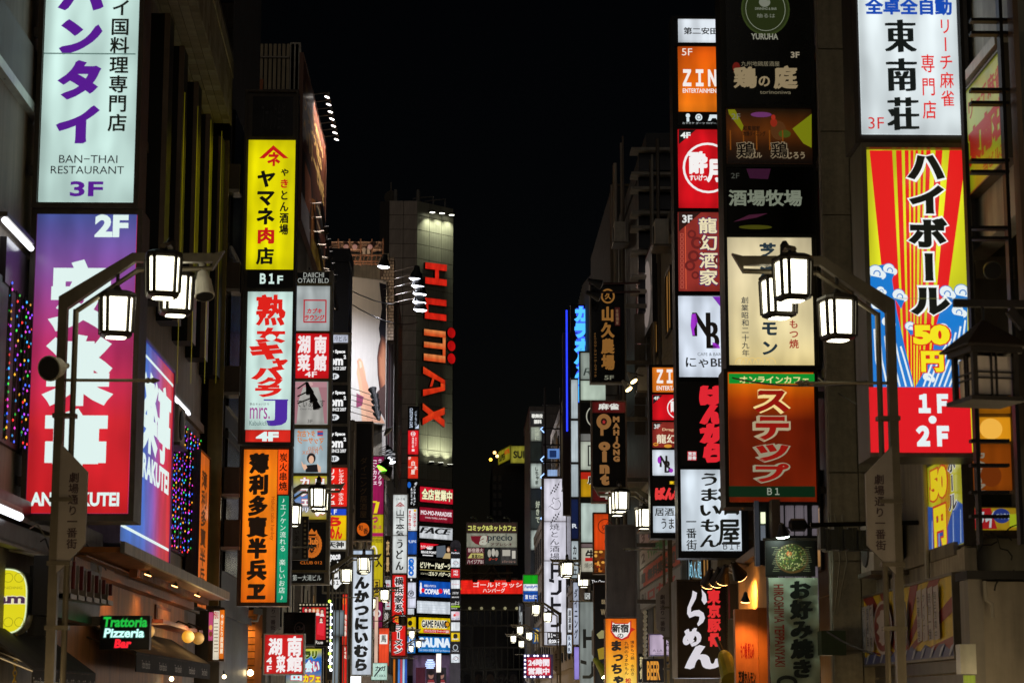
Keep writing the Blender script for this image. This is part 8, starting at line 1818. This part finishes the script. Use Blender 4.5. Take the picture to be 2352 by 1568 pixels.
# beams, conduits and wires over the trattoria at the far left
t = thing('conduit_rack', 'dark steel beams with conduits and wires under the purple and red sign, far left', 'beams', (XL, 24, 4))
for (v, r_, c) in ((1200, .09, '#2a2420'), (1222, .04, '#5a5248'), (1262, .1, '#241f1c'), (1283, .025, '#6a6258')):
    z = P(100, v, 23.5).z; mb = MB(); mb.tube([(-4.58, 20, z), (-4.5, 26.2, z)], 0, paint(c, .4, .4, .35, 5), rect=(.12, r_ * 2)); mb.build('beam', t)
rr = random.Random(5)
for i in range(7):
    y = 21.8 + i * .6; z = P(100, 1205 + rr.uniform(0, 60), 23.5).z; pts = [(-4.45, y, z)]
    for k in range(6): pts.append((pts[-1][0] + rr.uniform(-.02, .03), pts[-1][1] + rr.uniform(.1, .35), pts[-1][2] + rr.uniform(-.1, .08)))
    mb = MB(); mb.tube(pts, .009, BLACK() if i % 2 else paint('#8a8478', .5), 4); mb.build('wire', t)
# ================================================================== facade clutter and small far signs
acm = paint('#b0aca0', .5, .1, .25, 4); gr = paint('#3a3a38', .5); pipm = [paint('#8c867a', .5, .2), paint('#5c544a', .5, .3), paint('#a09a8c', .5, .1)]
def clutter(root, fr, s0, s1, t0, t1, nac, npipe, seed):
    q = random.Random(seed)
    for i in range(npipe):
        s = q.uniform(s0 + .3, s1 - .3); r = q.choice((.03, .045, .06)); mb = MB(); a, b = fr.W(s, t0, .1), fr.W(s, t1, .1)
        mb.tube([a, b], r, pipm[i % 3], 6); mb.build('drain_pipe', root)
    for i in range(nac):
        s = q.uniform(s0 + .6, s1 - .6); t = q.uniform(t0 + .6, t1 - 1.2); mb = MB()
        mb.box(fr, s - .4, s + .4, t, t + .58, .12, .42, acm); o = mb.build('air_conditioner', root)
        mb = MB(); mb.rev(fr.W(s - .08, t + .29, .421), fr.N, [(0, .23), (.02, .22), (.03, .1)], gr, 12); mb.build('fan_grille', o)
        mb = MB(); mb.box(fr, s - .42, s + .42, t - .05, t - .001, 0, .46, STEEL()); mb.build('bracket', o)
fL, fR_ = FXL(XL), FXR(XR)
clutter(bR2, fR_, -52.3, -39.6, 5, 15, 5, 6, 1); clutter(bR4, fR_, -80.5, -65, 4, 9.5, 5, 5, 2); clutter(bR5, fR_, -111, -83, 4, 15, 8, 8, 3); clutter(bF, FXL(XL + .1), 90, 128, 4, 12, 6, 6, 4)
clutter(bA, fL, 24, 33, 5.2, 6.6, 1, 2, 5); clutter(bC, fL, 62.2, 68, 4, 12, 2, 3, 6); clutter(bR3, fR_, -64, -53, 4, 18, 5, 4, 7); clutter(bR1, FXR(5.42), -38.5, -30.5, 5, 15, 3, 3, 8); clutter(bR0, FXR(5.36), -27.3, -23, 2.6, 4.4, 1, 3, 9)
# front walls seen face-on get joints and a few openings
for nm, B_, Y, (u0, u1), (v0, v1), c in (('panel', bR3, 52.7, (1456, 1540), (720, 1000), '#6e6658'), ('panel', bC, 62, (556, 686), (205, 300), '#5a5248')):
    f = FY(Y)
    for i in range(3):
        for j in range(4):
            a = f.rect(u0 + (u1 - u0) * i / 3, v0 + (v1 - v0) * j / 4, u0 + (u1 - u0) * (i + 1) / 3, v0 + (v1 - v0) * (j + 1) / 4); mb = MB(); mb.box(f, a[0] + .015, a[2] - .015, a[1] + .015, a[3] - .015, 0, .03, paint(c, .6, .1, .3, 2)); mb.build(nm, B_)
def tiny(Y, rect, c, txt, tc_, label, vert=1, on=1, dep=.2, bar=None):
    s = Sign('small_sign', label, Y, rect, dep=dep, fw=1, fc='#3a3632'); p = s.panel(rect[0] + 1, rect[1] + 1, rect[2] - 1, rect[3] - 1, c, on, mat=None if on else ink(c, 0)); p.on = 1
    if bar: p.rect(rect[0] + 1, rect[1] + 1, rect[2] - 1, rect[1] + (rect[3] - rect[1]) * .25, bar)
    if txt: m = (rect[2] - rect[0]) * .2; n_ = (rect[3] - rect[1]) * .1; p.text(txt, rect[0] + m, rect[1] + n_ + (n_ * 2 if bar else 0), rect[2] - m, rect[3] - n_, tc_, vert, .03)
    s.done()
tiny(78, (1316, 1336, 1330, 1480), '#b4bcd0', 'ダイニング', '#20242c', 'pale bluish upright sign beside the right street lamps, with dark kana')
tiny(88, (1303, 1395, 1314, 1452), '#e8ecf4', '居酒屋', '#1c1c20', 'small white upright sign low beside the long white vertical sign')
tiny(88, (1302, 1456, 1314, 1500), '#dce8f8', 'BAR', '#20304c', 'small bluish white sign under the small white upright one')
tiny(84, (1318, 1484, 1331, 1560), '#9c8ce0', '', '#fff', 'small violet lit panel near the bottom edge, right of centre')
tiny(66, (1342, 1360, 1356, 1376), '#d8dcd8', 'FO', '#101010', 'tiny pale sign with two capitals beside the dark fan sign', 0)
tiny(120, (1190, 1385, 1202, 1440), '#20242c', 'Sm', '#9aa0a0', 'small dark sign under the green, white and blue store sign', 0, 0)
tiny(130, (1222, 1440, 1246, 1478), '#24548c', '魚', '#e8c040', 'small blue and yellow sign between the farthest right lamps and the white sign')
tiny(75, (762, 1345, 784, 1384), '#2458a8', 'PUB', '#e8f0f8', 'small blue sign above the glass stair enclosure', 0)
tiny(92, (838 + 20, 1330, 872, 1366), '#d8b82c', '酒', '#201810', 'small yellow square sign beside the magenta board foot')
tiny(96, (884, 1330, 898, 1400), '#d8dce0', 'カフェ', '#a02040', 'thin white sign with crimson kana left of the red noodle sign')
tiny(100, (884, 1230, 897, 1322), '#38302c', '夜景', '#b89868', 'thin dark sign with gold characters left of the white noodle sign', 1, 0)
tiny(58, (1464, 1300, 1474, 1400), '#b82020', '', '#fff', 'thin red glowing strip right of the tall blank grey panel')
tiny(52, (1466, 1500, 1480, 1566), '#20201c', '和食', '#c8b888', 'little dark sign with cream characters left of the bulb string', 1, 0)
tiny(43, (1476, 1512, 1526, 1566), '#2c2420', 'BEER', '#d89030', 'dark brown sign with amber capitals under the lilac sign', 0, 0)
tiny(35, (1676, 1340, 1694, 1420), '#241c18', '', '#fff', 'dark brown box between the ramen sign and the orange wall', 1, 0)
tiny(41, (534, 1290 - 70, 552, 1282), '#8c9498', '', '#fff', 'grey lit pane in the gap beside the lower orange box', 1, 1)
# fill lights added under the trattoria eaves to brighten the wall
for i, y in enumerate((27.6, 30.2, 32.8)):
    c_ = Vector((-4.08, y, ze - .1)); arm_lamp('soffit_fill_light', 'added warm fill light under the trattoria eaves, %s' % ['nearest', 'middle', 'farthest'][i], c_ + Vector((0, 0, .02)), c_ - Vector((0, 0, .02)), (-.35, 0, -1), .05, '#ffb466', 8, power=16, spot=150, group='fill lights under the trattoria eaves', L=.03)
# lower right: strips, posters and pipes under the long yellow board
f = FXR(5.3); t = thing('shop_shutter', 'dark shop shutter with posters under the long yellow board, lower right', 'shutter', (5.3, 24, 0))
mb = MB()
for i in range(16): mb.box(f, -27, -20.9, .3 + i * .15, .3 + i * .15 + .13, 0, .04, paint('#4a4640', .4, .4))
mb.build('slats', t, kind='stuff')
